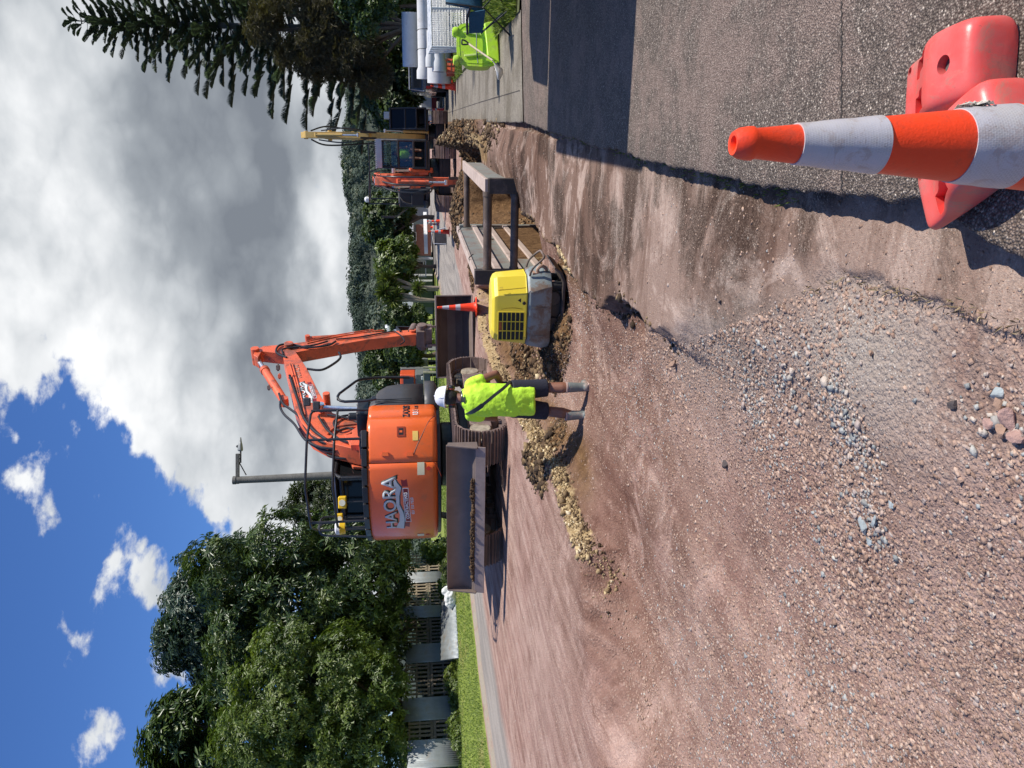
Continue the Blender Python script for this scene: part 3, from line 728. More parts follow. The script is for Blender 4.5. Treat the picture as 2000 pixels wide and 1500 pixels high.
CLG = bpy.data.materials.new('clear_glass'); CLG.use_nodes = True
_t = NT(CLG.node_tree); _a = _t.add('ShaderNodeBsdfTransparent'); _a.inputs[0].default_value = (.78, .82, .80, 1); _g = _t.add('ShaderNodeBsdfGlossy'); _g.inputs['Roughness'].default_value = .05
_m = _t.add('ShaderNodeMixShader'); _m.inputs[0].default_value = .07; _t.l.new(_a.outputs[0], _m.inputs[1]); _t.l.new(_g.outputs[0], _m.inputs[2]); _t.l.new(_m.outputs[0], _t.n['Material Output'].inputs[0]); MATS['clear_glass'] = CLG
MUD = mat('dry_mud', (.34, .29, .21), .9, .3, 9, .8, 20, dirt=(.16, .11, .07), dirt_amt=.5)
CRM = mat('cream_decal', (.72, .66, .42), .5, .05)
WHT = mat('white_paint', (.74, .74, .72), .45, .07, 4, dirt=(.35, .3, .25), dirt_amt=.15)
RED = mat('dark_red_decal', (.22, .012, .015), .4, .05)
YEL = mat('amber_yellow', (.85, .52, .02), .3, .05)
SILV = mat('silver_decal', (.50, .54, .55), .4, .1, 12); TEAL = mat('teal_shadow', (.03, .075, .075), .5, .1); BKD = mat('black_decal', (.012, .012, .014), .5, 0)
def loop_pts(L, H, n=14):
    """side outline of a track (y, z), front and rear half circles"""
    r = H/2; pts = []
    for i in range(n+1): a = -math.pi/2+math.pi*i/n; pts.append((L/2-r+r*math.cos(a), r+r*math.sin(a)))
    for i in range(n+1): a = math.pi/2+math.pi*i/n; pts.append((-L/2+r+r*math.cos(a), r+r*math.sin(a)))
    return pts
def resample(pts, step):
    pts = pts+[pts[0]]; out = []; acc = 0; 
    for i in range(len(pts)-1):
        a = Vector(pts[i]); b = Vector(pts[i+1]); L = (b-a).length
        while acc <= L: out.append((a+(b-a)*(acc/L), (b-a).normalized())); acc += step
        acc -= L
    return out
def make_excavator(label, cat, loc, u_yaw, b_yaw, paint=OR, bpaint=ORB, blade=True, sc=1.0, boom=None, cabglass=True, tail=1.5, detail=True, group=None, width=2.5):
    """u_yaw: heading of tracks, b_yaw: heading of the upper body, both clockwise from +Y.  Returns root and body transform."""
    root = empty('excavator', loc, 0, label, cat, group); root.scale = (sc,)*3
    U = Matrix.Rotation(-u_yaw, 4, 'Z'); B = Matrix.Rotation(-b_yaw, 4, 'Z')
    W2 = width/2; sw = .6; L = 3.5; H = .80
    for s in (-1, 1):
        # --- track: chain of shoes, then frame, sprocket, idler, rollers
        mb = MB(); mb.T = U; cx = s*(W2-sw/2)
        for (p, tg) in resample(loop_pts(L, H), .166):
            nn = Vector((tg.y, -tg.x)); c = Vector((cx, p.x, p.y)); R3 = Matrix(((1,0,0),(0,tg.x,nn.x),(0,tg.y,nn.y)))
            mb.box(c, (sw, .152, .028), R3)
            off = R3 @ Vector((0, 0, 0))
            for gq in (-.062, 0, .058): mb.box(c+R3 @ Vector((0, gq, .026)), (sw, .016, .036), R3)
            mb.box(c-R3 @ Vector((0, 0, .04)), (.16, .13, .06), R3)
        trk = mb.build('track', STL, root, smooth=False)
        mb = MB(); mb.T = U; mb.prism([(-1.25, .20), (1.2, .20), (1.3, .34), (1.15, .56), (-1.1, .56), (-1.3, .36)], 'x', cx-.16, cx+.16); mb.build('track_frame', STL, trk, bevel=.02)
        xo = cx+s*.12
        for nm, yc in (('sprocket', -L/2+.42), ('idler', L/2-.42)):
            mb = MB(); mb.T = U; n = 13; prof = []
            for k in range(n*2): a = math.pi*k/n; rr = .335 if k % 2 else .27; prof.append((yc+rr*math.cos(a), .4+rr*math.sin(a)))
            if nm == 'idler': prof = [(yc+.30*math.cos(a), .4+.30*math.sin(a)) for a in [2*math.pi*k/26 for k in range(26)]]
            mb.prism(prof, 'x', cx-.05, cx+.05)
            mb.cyl((cx-.17, yc, .4), (cx+.17, yc, .4), .20, 24, .17 if s > 0 else .2)
            mb.build(nm, MUD if detail else STL, trk, bevel=.012)
        for yc in (-.95, -.57, -.19, .19, .57, .95):
            mb = MB(); mb.T = U; mb.cyl((cx-.17, yc, .155), (cx+.17, yc, .155), .085, 14); mb.build('roller', STL, trk)
    mb = MB(); mb.T = U; mb.box((0, 0, .52), (width-2*sw+.2, 1.5, .36)); mb.box((0, .62, .42), (width-1.1, .3, .3)); mb.box((0, -.62, .42), (width-1.1, .3, .3)); mb.cyl((0, 0, .68), (0, 0, 1.02), .58, 36)
    mb.build('undercarriage', BLK, root, bevel=.03)
    if blade:
        UB = U @ Matrix.Translation((-.17, 0, .10)); mb = MB(); mb.T = UB; bw = 2.64; yb = -L/2-.28
        prof = []
        for i in range(9): z = .10+.50*i/8; prof.append((yb+.10-.10*math.sin(math.pi*min(1, (i/8)*1.0)*.9)+.06*(i/8), z))
        front = [(p[0]+.0, p[1]) for p in prof]; poly = front+[(front[-1][0]+.035, .60), (front[-1][0]+.07, .58)]+[(p[0]+.05, p[1]) for p in reversed(prof)]
        front = [(yb-.10, .115), (yb-.085, .16), (yb-.035, .20), (yb+.025, .26), (yb+.055, .34), (yb+.06, .42), (yb+.045, .50), (yb+.015, .56), (yb-.02, .60)]
        poly = [(a, z+.0) for a, z in front]+[(a+.05, z) for a, z in reversed(front)]
        mb.prism([(a, z+.28) for a, z in poly], 'x', -bw/2, bw/2); bl = mb.build('dozer_blade', BLD, root, bevel=.006)
        mb = MB(); mb.T = UB; mb.prism([(yb-.135, .285), (yb-.115, .28), (yb-.075, .43), (yb-.095, .435)], 'x', -bw/2-.01, bw/2+.01); mb.build('cutting_edge', EDG, bl, bevel=.004)
        for s in (-1, 1):
            mb = MB(); mb.T = UB; mb.prism([(yb+.085, .40), (yb+.085, .85), (yb-.02, .87), (yb-.14, .42), (yb-.10, .40)], 'x', s*bw/2-.012, s*bw/2+.012); mb.build('end_plate', BLD, bl, bevel=.004)
        mb = MB(); mb.T = UB
        for s in (-1, 1): mb.beam((s*.38, yb+.08, .50), (s*.45, -1.1, .42), .16, .22)
        mb.beam((-.0, yb+.1, .68), (0, -.9, .60), .12, .12); mb.build('blade_arm', BLK, root, bevel=.01)
    # --- upper structure.  Body frame: x right, y forward
    z0, z1 = 1.10, 2.25
    def arcp(phi, r=tail): return (r*math.sin(phi), -r*math.cos(phi))
    half = 1.24
    ph1 = math.asin(half/tail)
    def shell(name, pts, za, zb, m, parent=root, th=.05, bevel=.03, roundtop=.07, inner=.1):
        """curved wall panel: outline points (x, y) swept in z with a rounded shoulder"""
        mb = MB(); mb.T = B; n = len(pts); ctr = Vector((0, -.2))
        zs = [(za, -.05), (za+.035, -.012), (za+.09, 0), (zb-roundtop, 0), (zb-roundtop*.5, -.012), (zb-roundtop*.15, -.035), (zb, -roundtop)]
        rings = []
        for (z, o) in zs:
            rings.append([Vector((x, y, z))+Vector((0,0,0)) if o == 0 else Vector((x+(ctr.x-x)*(-o)/max(.3, math.hypot(x-ctr.x, y-ctr.y)), y+(ctr.y-y)*(-o)/max(.3, math.hypot(x-ctr.x, y-ctr.y)), z)) for (x, y) in pts])
        mb.loft(rings, closed=False, cap=False)
        # top lid towards the middle
        top = rings[-1]; inn = [Vector((v_.x*(1-inner)+ctr.x*inner, v_.y*(1-inner)+ctr.y*inner, zb+.004)) for v_ in top]
        mb.loft([top, inn], closed=False, cap=False)
        o = mb.build(name, m, parent, ang=50); md = o.modifiers.new('s', 'SOLIDIFY'); md.thickness = th; md.offset = -1
        return o
    PHS = rad(30)
    cwp = [(-half, -.55)]+[arcp(-ph1+(ph1+PHS)*i/22) for i in range(23)]
    shell('counterweight', cwp, z0, z1, paint)
    g_ = .006
    # engine door panel with the seam, then the corner panel
    dp = [arcp(PHS+.008+(ph1-PHS-.008)*i/7) for i in range(8)]+[(half, -.75), (half, -.68)]
    shell('engine_door', dp, z0, z1-.01, paint)
    cp = [(half, -.668), (half, -.5), (half, -.285)]
    shell('corner_panel', cp, z0, z1-.012, paint)
    sp = [(half, -.275), (half, 0), (half-.01, .3), (half-.05, .52), (half-.16, .66)]
    mb = MB(); mb.T = B; rr = []
    for (z, o) in [(z0+.20, 0), (z0+.6, 0), (z0+.85, .03), (z0+1.0, .10), (z1-.03, .22), (z1-.01, .30)]:
        rr.append([Vector((x-o*max(0, (y+.5)), y-o*.6*max(0, y+.2), z-.25*o*max(0, y))) for x, y in sp])
    rr.append([Vector((x-.5, y-.1, z1)) for x, y in sp])
    mb.loft(rr, closed=False, cap=False); sd_ = mb.build('side_cover', GRY, root, ang=40); md = sd_.modifiers.new('s', 'SOLIDIFY'); md.thickness = .03; md.offset = -1
    mb = MB(); mb.T = B
    for k in range(3): mb.box((half+.001, -.20+.055*k, 1.82), (.012, .012, .62))
    mb.build('vent_slot', BKD, sd_, bevel=.003)
    mb = MB(); mb.T = B; sk = [(half+.012, -.285), (half+.012, .35), (half-.04, .60), (half-.18, .72), (half-.3, .74)]
    mb.loft([[Vector((x, y, z)) for x, y in sk] for z in (z0+.19, z0+.10, z0+.02)]+[[Vector((x-.10, y-.08, z0-.05)) for x, y in sk]], closed=False, cap=False)
    o = mb.build('skirt', GRY, root, ang=60); md = o.modifiers.new('s', 'SOLIDIFY'); md.thickness = .03; md.offset = -1
    mb = MB(); mb.T = B
    body = [(-half+.06, -.5)]+[arcp(-ph1+2*ph1*i/16, tail-.09) for i in range(17)]+[(half-.07, -.5), (half-.07, .4), (half-.25, .62), (.5, .62), (.5, 1.2), (.22, 1.3), (.22, .55), (-.18, .55), (-.18, 1.3), (-half+.05, 1.3)]
    mb.prism(body, 'z', z0-.06, z0+.12); mb.build('main_frame', BLK, root, bevel=.02)
    mb = MB(); mb.T = B; core = [(-half+.1, -.5)]+[arcp(-ph1+2*ph1*i/12, tail-.12) for i in range(13)]+[(half-.12, -.5), (half-.12, .25), (-.1, .3), (-.1, -.2), (-half+.1, -.2)]
    mb.prism(core, 'z', z0+.1, z1-.03); mb.build('engine_deck', BLK, root, bevel=.02)
    # --- cab at the left front
    cx0, cx1, cy0, cy1, cz0, cz1 = -half+.02, -.27, -.28, 1.42, z0+.08, 2.92
    mb = MB(); mb.T = B
    side = [(cy0, cz0), (cy1-.02, cz0), (cy1, cz0+.45), (cy1-.12, cz0+1.0), (cy1-.45, cz1-.03), (cy0+.1, cz1), (cy0, cz1-.12)]
    posts = []
    for x in (cx0, cx1):
        for a_, b_ in zip(side, side[1:]+side[:1]): mb.tube([(x, a_[0], a_[1]), (x, b_[0], b_[1])], .045, 8)
        mb.tube([(x, .45, cz0), (x, .38, cz1)], .05, 8); mb.tube([(x, cy0, cz0+.75), (x, .45, cz0+.75)], .04, 8)
    for (yy, zz) in side: mb.tube([(cx0, yy, zz), (cx1, yy, zz)], .045, 8)
    mb.box(((cx0+cx1)/2, cy0+.04, cz0+.42), (cx1-cx0, .05, .84)); mb.box(((cx0+cx1)/2, (cy0+cy1)/2, cz0+.02), (cx1-cx0, cy1-cy0, .06))
    for x in (cx0, cx1): mb.box((x, (cy0+.45)/2, cz0+.38), (.04, .75, .74)); mb.box((x, .95, cz0+.20), (.04, .9, .38))
    mb.prism([(cy0-.03, cz1-.02), (cy0+.1, cz1+.05), (cy1-.42, cz1+.03), (cy1-.36, cz1-.04)], 'x', cx0-.04, cx1+.04)
    cab = mb.build('cab', BLK, root, bevel=.01)
    gl = (GLS if cabglass else mat('clear_glass', (.8, .85, .85), .03, 0, trans=1.0))
    mb = MB(); mb.T = B
    for x in (cx0+.005, cx1-.005): mb.add([(x, cy0+.05, cz0+.78), (x, .42, cz0+.78), (x, .36, cz1-.06), (x, cy0+.05, cz1-.1)], [(0,1,2,3)]); mb.add([(x, .48, cz0+.4), (x, cy1-.04, cz0+.42), (x, cy1-.47, cz1-.07), (x, .42, cz1-.06)], [(0,1,2,3)])
    mb.add([(cx0+.03, cy0+.01, cz0+.86), (cx1-.03, cy0+.01, cz0+.86), (cx1-.03, cy0+.02, cz1-.14), (cx0+.03, cy0+.02, cz1-.14)], [(0,1,2,3)])
    for a_, b_ in ((2, 3), (3, 4)): mb.add([(cx0+.03, side[a_][0]-.01, side[a_][1]), (cx1-.03, side[a_][0]-.01, side[a_][1]), (cx1-.03, side[b_][0]-.01, side[b_][1]), (cx0+.03, side[b_][0]-.01, side[b_][1])], [(0,1,2,3)])
    mb.build('cab_glass', gl, cab, smooth=False, solid=.006)
    mb = MB(); mb.T = B; sx_ = (cx0+cx1)/2; mb.box((sx_, .28, cz0+.42), (.46, .46, .14)); mb.box((sx_, .06, cz0+.78), (.44, .12, .66)); mb.box((sx_, .25, cz0+.2), (.36, .36, .3)); mb.box((sx_-.28, .4, cz0+.55), (.1, .5, .1)); mb.box((sx_+.28, .4, cz0+.55), (.1, .5, .1))
    mb.build('driver_seat', GRY, cab, bevel=.03)
    # --- boom, arm, bucket in the plane x = bx
    bm_ = boom; bx = bm_.get('x', .02); T3 = lambda p: Vector((bx+(p[2] if len(p) > 2 else 0), p[0], p[1]))
    def plate(name, poly, w_, m, parent=root, bevel=.012, x=0):
        mb = MB(); mb.T = B; mb.prism(poly, 'x', bx+x-w_/2, bx+x+w_/2); return mb.build(name, m, parent, bevel=bevel)
    def cyl(name, a_, b_, r, frac=.6, x=0, m=bpaint, rod=CHR):
        mb = MB(); mb.T = B; a3, b3 = T3((a_[0], a_[1], x)), T3((b_[0], b_[1], x)); mid = a3+(b3-a3)*frac
        mb.cyl(a3, mid, r, 20); d = (b3-a3).normalized(); mb.cyl(mid-d*.05, mid+d*.06, r*1.18, 20); mb.cyl(a3-Vector((.09, 0, 0)), a3+Vector((.09, 0, 0)), r*.95, 16)
        o = mb.build(name, m, root)
        mb = MB(); mb.T = B; mb.cyl(mid, b3, r*.55, 16); mb.cyl(b3-Vector((.08, 0, 0)), b3+Vector((.08, 0, 0)), r*.9, 16); mb.build('rod', rod, o)
        return o
    bo = plate('boom', bm_['boom'], .34, bpaint)
    plate('arm', bm_['arm'], .28, bpaint)
    for s in (-1, 1): cyl('boom_cylinder', bm_['bc'][0], bm_['bc'][1], .075, .55, s*.28)
    cyl('arm_cylinder', bm_['ac'][0], bm_['ac'][1], .085, bm_.get('acf', .62))
    cyl('bucket_cylinder', bm_['kc'][0], bm_['kc'][1], .06, .6)
    if 'link' in bm_:
        mb = MB(); mb.T = B
        for a_, b_ in bm_['link']:
            for s in (-.13, .13): mb.beam(T3((a_[0], a_[1], s)), T3((b_[0], b_[1], s)), .09, .035)
        mb.build('bucket_linkage', BLK, root, bevel=.008)
    for hs in bm_.get('hoses', []):
        mb = MB(); mb.T = B; mb.tube(spline([T3(p) for p in hs[1:]], 8), hs[0], 8); mb.build('hose', HOS, root)
    if 'pipes' in bm_:
        for hs in bm_['pipes']:
            mb = MB(); mb.T = B; mb.tube(spline([T3(p) for p in hs[1:]], 6), hs[0], 8); mb.build('steel_pipe', bpaint, root)
    if 'pins' in bm_:
        for (yy, zz, r_, w_) in bm_['pins']:
            mb = MB(); mb.T = B; mb.cyl(T3((yy, zz, -w_)), T3((yy, zz, w_)), r_, 20); mb.build('pivot_pin', bpaint, root, bevel=.006)
    root['z1'] = z1
    return root, B, T3, cab
def bucket_mesh(w_, poly_in, thick=.03):
    pass
# ------------------------------------------------------------ the large orange digger in the middle
XC = Vector((-1.25, 14.1, .12)); XY = rad(30); XR = Vector((math.cos(XY), -math.sin(XY))); XF = Vector((math.sin(XY), math.cos(XY)))
def pl(px, py, lat=0.0):
    """sight line meets the vertical plane through the body, lat metres to its right -> (forward, height)"""
    v = ray(px, py); c = XC.to_2d()+XR*lat
    n = XR; t = (c.dot(n)-CAM.to_2d().dot(n))/(v.to_2d().dot(n)); p = CAM+v*t
    return ((p.to_2d()-XC.to_2d()).dot(XF), p.z-XC.z)
L_ = .17
boomo = [pl(*q, L_) for q in [(556,683),(553,697),(566,751),(576,796),(588,824),(609,850),(640,866),(700,880)]]
boomi = [pl(*q, L_) for q in [(722,838),(690,822),(650,808),(636,791),(619,760),(601,723),(584,697),(576,686)]]
foot = [(boomo[-1][0]-.15, 1.75), (boomo[-1][0], 1.6), (boomi[0][0], 1.75)]
armo = [pl(*q, .14) for q in [(504,700),(495,694),(499,685),(515,677),(546,675),(594,669),(720,651),(812,645)]]
def off(p, d): return (p[0]-d, p[1])
armi = [(armo[7][0]-.24, armo[7][1]-.04), (armo[6][0]-.36, armo[6][1]), (armo[5][0]-.46, armo[5][1]), (armo[4][0]-.45, armo[4][1]-.25), (armo[4][0]-.34, armo[4][1]+.16), (armo[3][0]-.25, armo[3][1]+.0)]
pivot = pl(566, 690, 0); atop = pl(500, 697, 0); aend = (armo[7][0]-.12, armo[7][1]+.05)
bk = aend
A_ = dict(boom=boomo+foot+boomi, arm=armo+armi, bc=[(.95, 1.15), (pl(627, 797, .28))], ac=[(pl(556, 786, 0)[0], pl(556, 786, 0)[1]), atop], acf=.66,
  kc=[(pl(600, 668, 0)[0]+.12, pl(600, 668, 0)[1]), (aend[0]+.22, aend[1]+.42)],
  link=[((aend[0]-.02, aend[1]+.30), (aend[0]+.24, aend[1]+.40)), ((aend[0]+.24, aend[1]+.40), (aend[0]+.20, aend[1]-.10))],
  pins=[(pivot[0], pivot[1], .10, .24), (atop[0], atop[1], .09, .2), (pl(640, 800, 0)[0], pl(640, 800, 0)[1], .07, .36), (aend[0], aend[1]+.02, .08, .2)])
def H_(r, lat, *pp): return [r]+[(*pl(a, b, lat), lat) for a, b in pp]
A_['hoses'] = [H_(.028, .20, (640,862),(612,842),(594,818),(584,790),(574,760),(566,735)), H_(.024, .12, (655,872),(622,862),(600,842),(584,815),(566,800),(553,790),(545,770)),
  H_(.024, .06, (655,878),(625,875),(596,860),(575,830),(556,812),(548,798),(548,785)), H_(.022, .22, (700,868),(668,862),(640,842),(622,815)), H_(.022, .0, (692,870),(650,884),(606,868),(586,838)),
  H_(.022, .22, (700,845),(680,838),(660,842),(652,826),(668,815),(690,812)), H_(.020, .22, (700,828),(686,820),(664,816),(640,812)),
  H_(.026, .20, (600,722),(628,724),(652,712),(665,700),(662,690)), H_(.024, .18, (560,700),(540,690),(546,676),(570,674),(600,680),(640,676),(656,668)),
  H_(.020, .18, (554,695),(552,684),(572,680),(610,676),(640,668)), H_(.018, .17, (656,664),(700,660),(745,652),(770,648)), H_(.016, .17, (770,648),(784,658),(790,668),(782,674)),
  H_(.022, -.1, (660,882),(640,890),(668,897),(700,893),(712,880))]
A_['pipes'] = [H_(.017, .19, (590,806),(584,780),(577,750),(566,712)), H_(.015, .19, (596,812),(589,780),(581,748),(571,712)), H_(.015, .15, (600,672),(650,661),(700,652),(750,646)), H_(.012, .15, (600,668),(650,657),(700,649),(730,645)),
  H_(.016, .19, (645,858),(660,842),(690,836),(715,836)), H_(.014, .19, (640,850),(655,836),(690,830),(715,829)), H_(.018, .05, (650,880),(690,880),(720,878))]
digger, BT, T3A, cabA = make_excavator('large orange tracked digger with black handrails, rear blade and raised boom', 'excavator', XC, rad(21.5), XY, boom=A_)
def find(pre): return [o for o in digger.children if o.name.split('.')[0] == pre]
CW = find('counterweight')[0]; DOOR = find('engine_door')[0]; CORN = find('corner_panel')[0]; BOOM = find('boom')[0]
TL = 1.5
def onarc(px, py):
    best = None
    v = ray(px, py)
    for i in range(-600, 600):
        s = rad(i/10); l = (TL*math.sin(s), -TL*math.cos(s)); w2 = XC.to_2d()+XR*l[0]+XF*l[1]
        e = abs(w2.x/w2.y-v.x/v.y)
        if best is None or e < best[0]: best = (e, s, w2.y)
    p = P(px, py, best[2]); return best[1]*TL, p.z-XC.z
def arcf(s0, z0, lift=.004, rise=0.0, shear=0.0, grow=0.0):
    def f(x, y, d):
        r_ = TL+lift+d; ph = (s0+x)/TL
        return BT @ Vector((r_*math.sin(ph), -r_*math.cos(ph), z0+y*(1+grow*x)+rise*x+shear*x*x))
    return f
def patch(name, m, pts, fn, parent, th=.003):
    """flat sticker given by its outline, finely divided so that it follows the surface"""
    bm = bmesh.new(); bm.faces.new([bm.verts.new((a, b, 0)) for a, b in pts]); bmesh.ops.triangulate(bm, faces=bm.faces)
    for _ in range(4):
        le = [e for e in bm.edges if e.calc_length() > .05]
        if not le: break
        bmesh.ops.subdivide_edges(bm, edges=le, cuts=1); bmesh.ops.triangulate(bm, faces=[f for f in bm.faces if len(f.verts) > 3])
    ex = bmesh.ops.extrude_face_region(bm, geom=list(bm.faces)); top = {v for v in ex['geom'] if isinstance(v, bmesh.types.BMVert)}
    for v in bm.verts: v.co = fn(v.co.x, v.co.y, th if v in top else 0)
    bmesh.ops.recalc_face_normals(bm, faces=bm.faces)
    me = bpy.data.meshes.new(name); bm.to_mesh(me); bm.free(); me.materials.append(m); return link(bpy.data.objects.new(name, me), parent)
def emblem(fn, k, parent, small=False):
    """lettering over a swoosh and a ribbon; k = size factor; fn(lift) gives the mapping"""
    S_ = lambda pts: [(a*k, b*k) for a, b in pts]
    text_mesh('lettering', 'HAORA', .31*k, BKD, fn(.001, .013*k, -.016*k, .30/k), parent, .002, bold=.018*k, sx=1.08)
    text_mesh('lettering', 'HAORA', .31*k, TEAL, fn(.003, .006*k, -.009*k, .30/k), parent, .002, bold=.012*k, sx=1.08)
    text_mesh('lettering', 'HAORA', .31*k, SILV if not small else WHT, fn(.005, 0, 0, .30/k), parent, .002, bold=.004*k, sx=1.08)
    sw1 = [(-.56, -.06), (-.60, -.20), (-.50, -.165), (-.32, -.23), (-.14, -.215), (.05, -.155), (.22, -.16), (.38, -.20), (.48, -.13), (.55, -.10), (.50, -.07), (.36, -.12), (.22, -.10), (.02, -.10), (-.18, -.15), (-.36, -.135), (-.5, -.085)]
    patch('swoosh', SILV if not small else WHT, S_(sw1), fn(.0045, 0, 0, 0), parent, .002)
    sw2 = [(a+.012, b-.022) for a, b in sw1]; patch('swoosh', TEAL, S_(sw2), fn(.002, 0, 0, 0), parent, .002)
    patch('ribbon', WHT, S_([(-.385, -.345), (.375, -.325), (.375, -.222), (-.385, -.242)]), fn(.0055, 0, 0, 0), parent, .001)
    patch('ribbon', RED, S_([(-.372, -.335), (.362, -.316), (.362, -.232), (-.372, -.252)]), fn(.0072, 0, 0, 0), parent, .001)
    for s in (-1, 1):
        e = .40 if s > 0 else -.41; patch('ribbon', RED, S_([(e, -.215), (e+s*.135, -.20+.0*s), (e+s*.115, -.255), (e+s*.14, -.305), (e, -.32)][::s]), fn(.003, 0, 0, 0), parent, .001)
    text_mesh('lettering', 'CONTRACTING', .082*k, WHT, fn(.010, 0, -.2855*k, 0, .025), parent, .001, bold=.0035*k, sx=.98)
    if not small: text_mesh('lettering', '021 153 7520', .068*k, WHT, fn(.004, .0, -.385*k, 0, .03), parent, .001, bold=.002, sx=.98)
s1, zz1 = onarc(762, 990)
def fn_cw(lift, dx, dy, grow, rise=0.0): 
    return arcf(s1+dx, zz1+dy-.01, lift, rise+.02, 0, grow)
emblem(fn_cw, .93, CW)
def on_boom(cx_, cz_, ang):
    def mk(lift, dx, dy, grow, rise=0.0):
        def f(x, y, d):
            y2 = y*(1+grow*x)+rise*x; X_ = (x+dx)*math.cos(ang)-(y2+dy)*math.sin(ang); Z_ = (x+dx)*math.sin(ang)+(y2+dy)*math.cos(ang)
            return BT @ Vector((.02+.17+lift+d, cx_+X_, cz_+Z_))
        return f
    return mk
a1 = pl(600, 782, .17); a2 = pl(578, 700, .17); ang = math.atan2(a2[1]-a1[1], a2[0]-a1[0]); c1 = pl(592, 769, .17)
emblem(on_boom(c1[0], c1[1]+.02, ang), .74, BOOM, True)
c2 = pl(582, 727, .17); text_mesh('lettering', 'HITACHI', .15, mat('faded_grey_decal', (.52, .27, .19), .5, .1), on_boom(c2[0], c2[1], ang)(.003, 0, 0, 0), BOOM, .001, bold=.004)
# stickers on the counterweight
for (px, py, w_, h_) in ((822, 915, .21, .115), (822, 1044, .12, .115)):
    s_, z_ = onarc(px, py); patch('sticker', CRM, [(-w_/2, -h_/2), (w_/2, -h_/2), (w_/2, h_/2), (-w_/2, h_/2)], arcf(s_, z_), CW)
    patch('sticker', mat('red_sticker', (.55, .03, .01), .5, .05), [(0, -.125-.045), (.04, -.125), (0, -.125+.045), (-.04, -.125)], arcf(s_, z_), CW)
s_, z_ = onarc(811, 851); patch('sticker', mat('yellow_sticker', (.75, .5, .12), .5, .1), [(-.08, -.045), (.08, -.045), (.08, .045), (-.08, .045)], arcf(s_, z_), DOOR)
s_, z_ = onarc(783, 843)
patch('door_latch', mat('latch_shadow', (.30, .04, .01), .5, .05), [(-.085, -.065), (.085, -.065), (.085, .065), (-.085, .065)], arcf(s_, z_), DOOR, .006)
patch('door_latch', BKD, [(-.055, -.038), (.055, -.038), (.055, .038), (-.055, .038)], arcf(s_, z_, .009), DOOR, .003)
patch('door_latch', OR, [(-.018, -.022), (.018, -.022), (.018, .022), (-.018, .022)], arcf(s_, z_, .012), DOOR, .003)
for (px, py) in ((752, 889), (800, 889)):                      # door hinges
    s_, z_ = onarc(px, py); patch('hinge', OR, [(-.015, -.06), (.05, -.045), (.05, .045), (-.015, .06)], arcf(s_, z_), DOOR, .022)
# dark groove of the pressed counterweight line and the model lettering on the corner
def sidef(y0, z0, lift=.004):
    return lambda x, y, d: BT @ Vector((1.24+lift+d, y0+x, z0+y))
text_mesh('lettering', 'ZAXIS', .155, BKD, sidef(-.50, 1.595), CORN, .002, bold=.006, sx=.86)
text_mesh('lettering', '13', .125, WHT, sidef(-.575, 1.44), CORN, .002, bold=.004, sx=.9)
text_mesh('lettering', '5', .125, mat('faded_grey_decal', (.52, .27, .19), .5, .1), sidef(-.475, 1.44), CORN, .002, bold=.004, sx=.9)
text_mesh('lettering', 'US', .085, BKD, sidef(-.375, 1.43), CORN, .002, bold=.002)
# groove lines pressed in the door and counterweight
mb = MB(); 
def gl_(pts, r=.007):
    q_ = []
    for (px, py) in pts: s_, z_ = onarc(px, py); q_.append(BT @ Vector(((TL-.001)*math.sin(s_/TL), -(TL-.001)*math.cos(s_/TL), z_)))
    mb.tube(spline(q_, 6), r, 6)
gl_([(850, 800), (838, 822), (824, 850), (813, 874), (808, 888)], .005); mb.build('panel_groove', BKD, DOOR)
mb = MB(); gl_([(842, 899), (852, 908), (862, 930)], .005); mb.build('panel_groove', mat('groove_orange', (.35, .05, .012), .5, .05), CW)
# handrails
mb = MB()
def bl(x, y, z): return BT @ Vector((x, y, z))
top = [bl(-1.12, -.30, 3.20), bl(-1.08, -.72, 3.22), bl(-.62, -1.18, 3.25), bl(.35, -1.30, 3.25), bl(.95, -.85, 3.22), bl(1.14, -.25, 3.20)]
midr = [Vector((p_.x, p_.y, p_.z-.44)) for p_ in top]
def rounded(pts, r=.08):
    out = [pts[0]]
    for i in range(1, len(pts)-1):
        a, b_, c = pts[i-1], pts[i], pts[i+1]; d1 = (a-b_).normalized()*r; d2 = (c-b_).normalized()*r
        out += [b_+d1, b_+d1*.3+d2*.3*0, b_+d2*.3, b_+d2] if False else [b_+d1, b_+(d1+d2)*.28, b_+d2]
    return out+[pts[-1]]
zz = Vector((0, 0, 1))
mb.tube(rounded([top[0]-zz*.94]+top+[top[-1]-zz*.44]), .021, 8); mb.tube(rounded(midr), .021, 8)
for p_ in (top[1], top[2]+(top[3]-top[2])*.12, top[4], top[5]): mb.tube([p_, Vector((p_.x, p_.y, 2.2))], .022, 8)
lp = [P(668, 1020, 13.7)-XC, P(627, 1022, 13.7)-XC, P(622, 1035, 13.6)-XC, P(628, 1046, 13.5)-XC, P(735, 1048, 13.5)-XC]
mb.tube(rounded(lp), .02, 8)
mb.build('handrail', BLK, digger)
mb = MB()
lp = [P(x_, y_, Y_)-XC for x_, y_, Y_ in ((735, 779, 13.3), (712, 783, 13.3), (662, 785, 13.3), (657, 773, 13.4), (700, 741, 14.0), (738, 737, 14.2), (800, 737, 14.2))]
mb.tube(rounded(lp, .1), .024, 8); mb.build('handrail', BLK, digger)
mb = MB()
for i in range(9):
    p_ = arc = -50+i*12; mb.box(BT @ Vector((1.36*math.sin(rad(p_)), -1.36*math.cos(rad(p_)), 2.28)), (.28, .28, .09), Matrix.Rotation(-XY-rad(-p_), 3, 'Z'))
mb.build('rail_base', BLK, digger, bevel=.01)
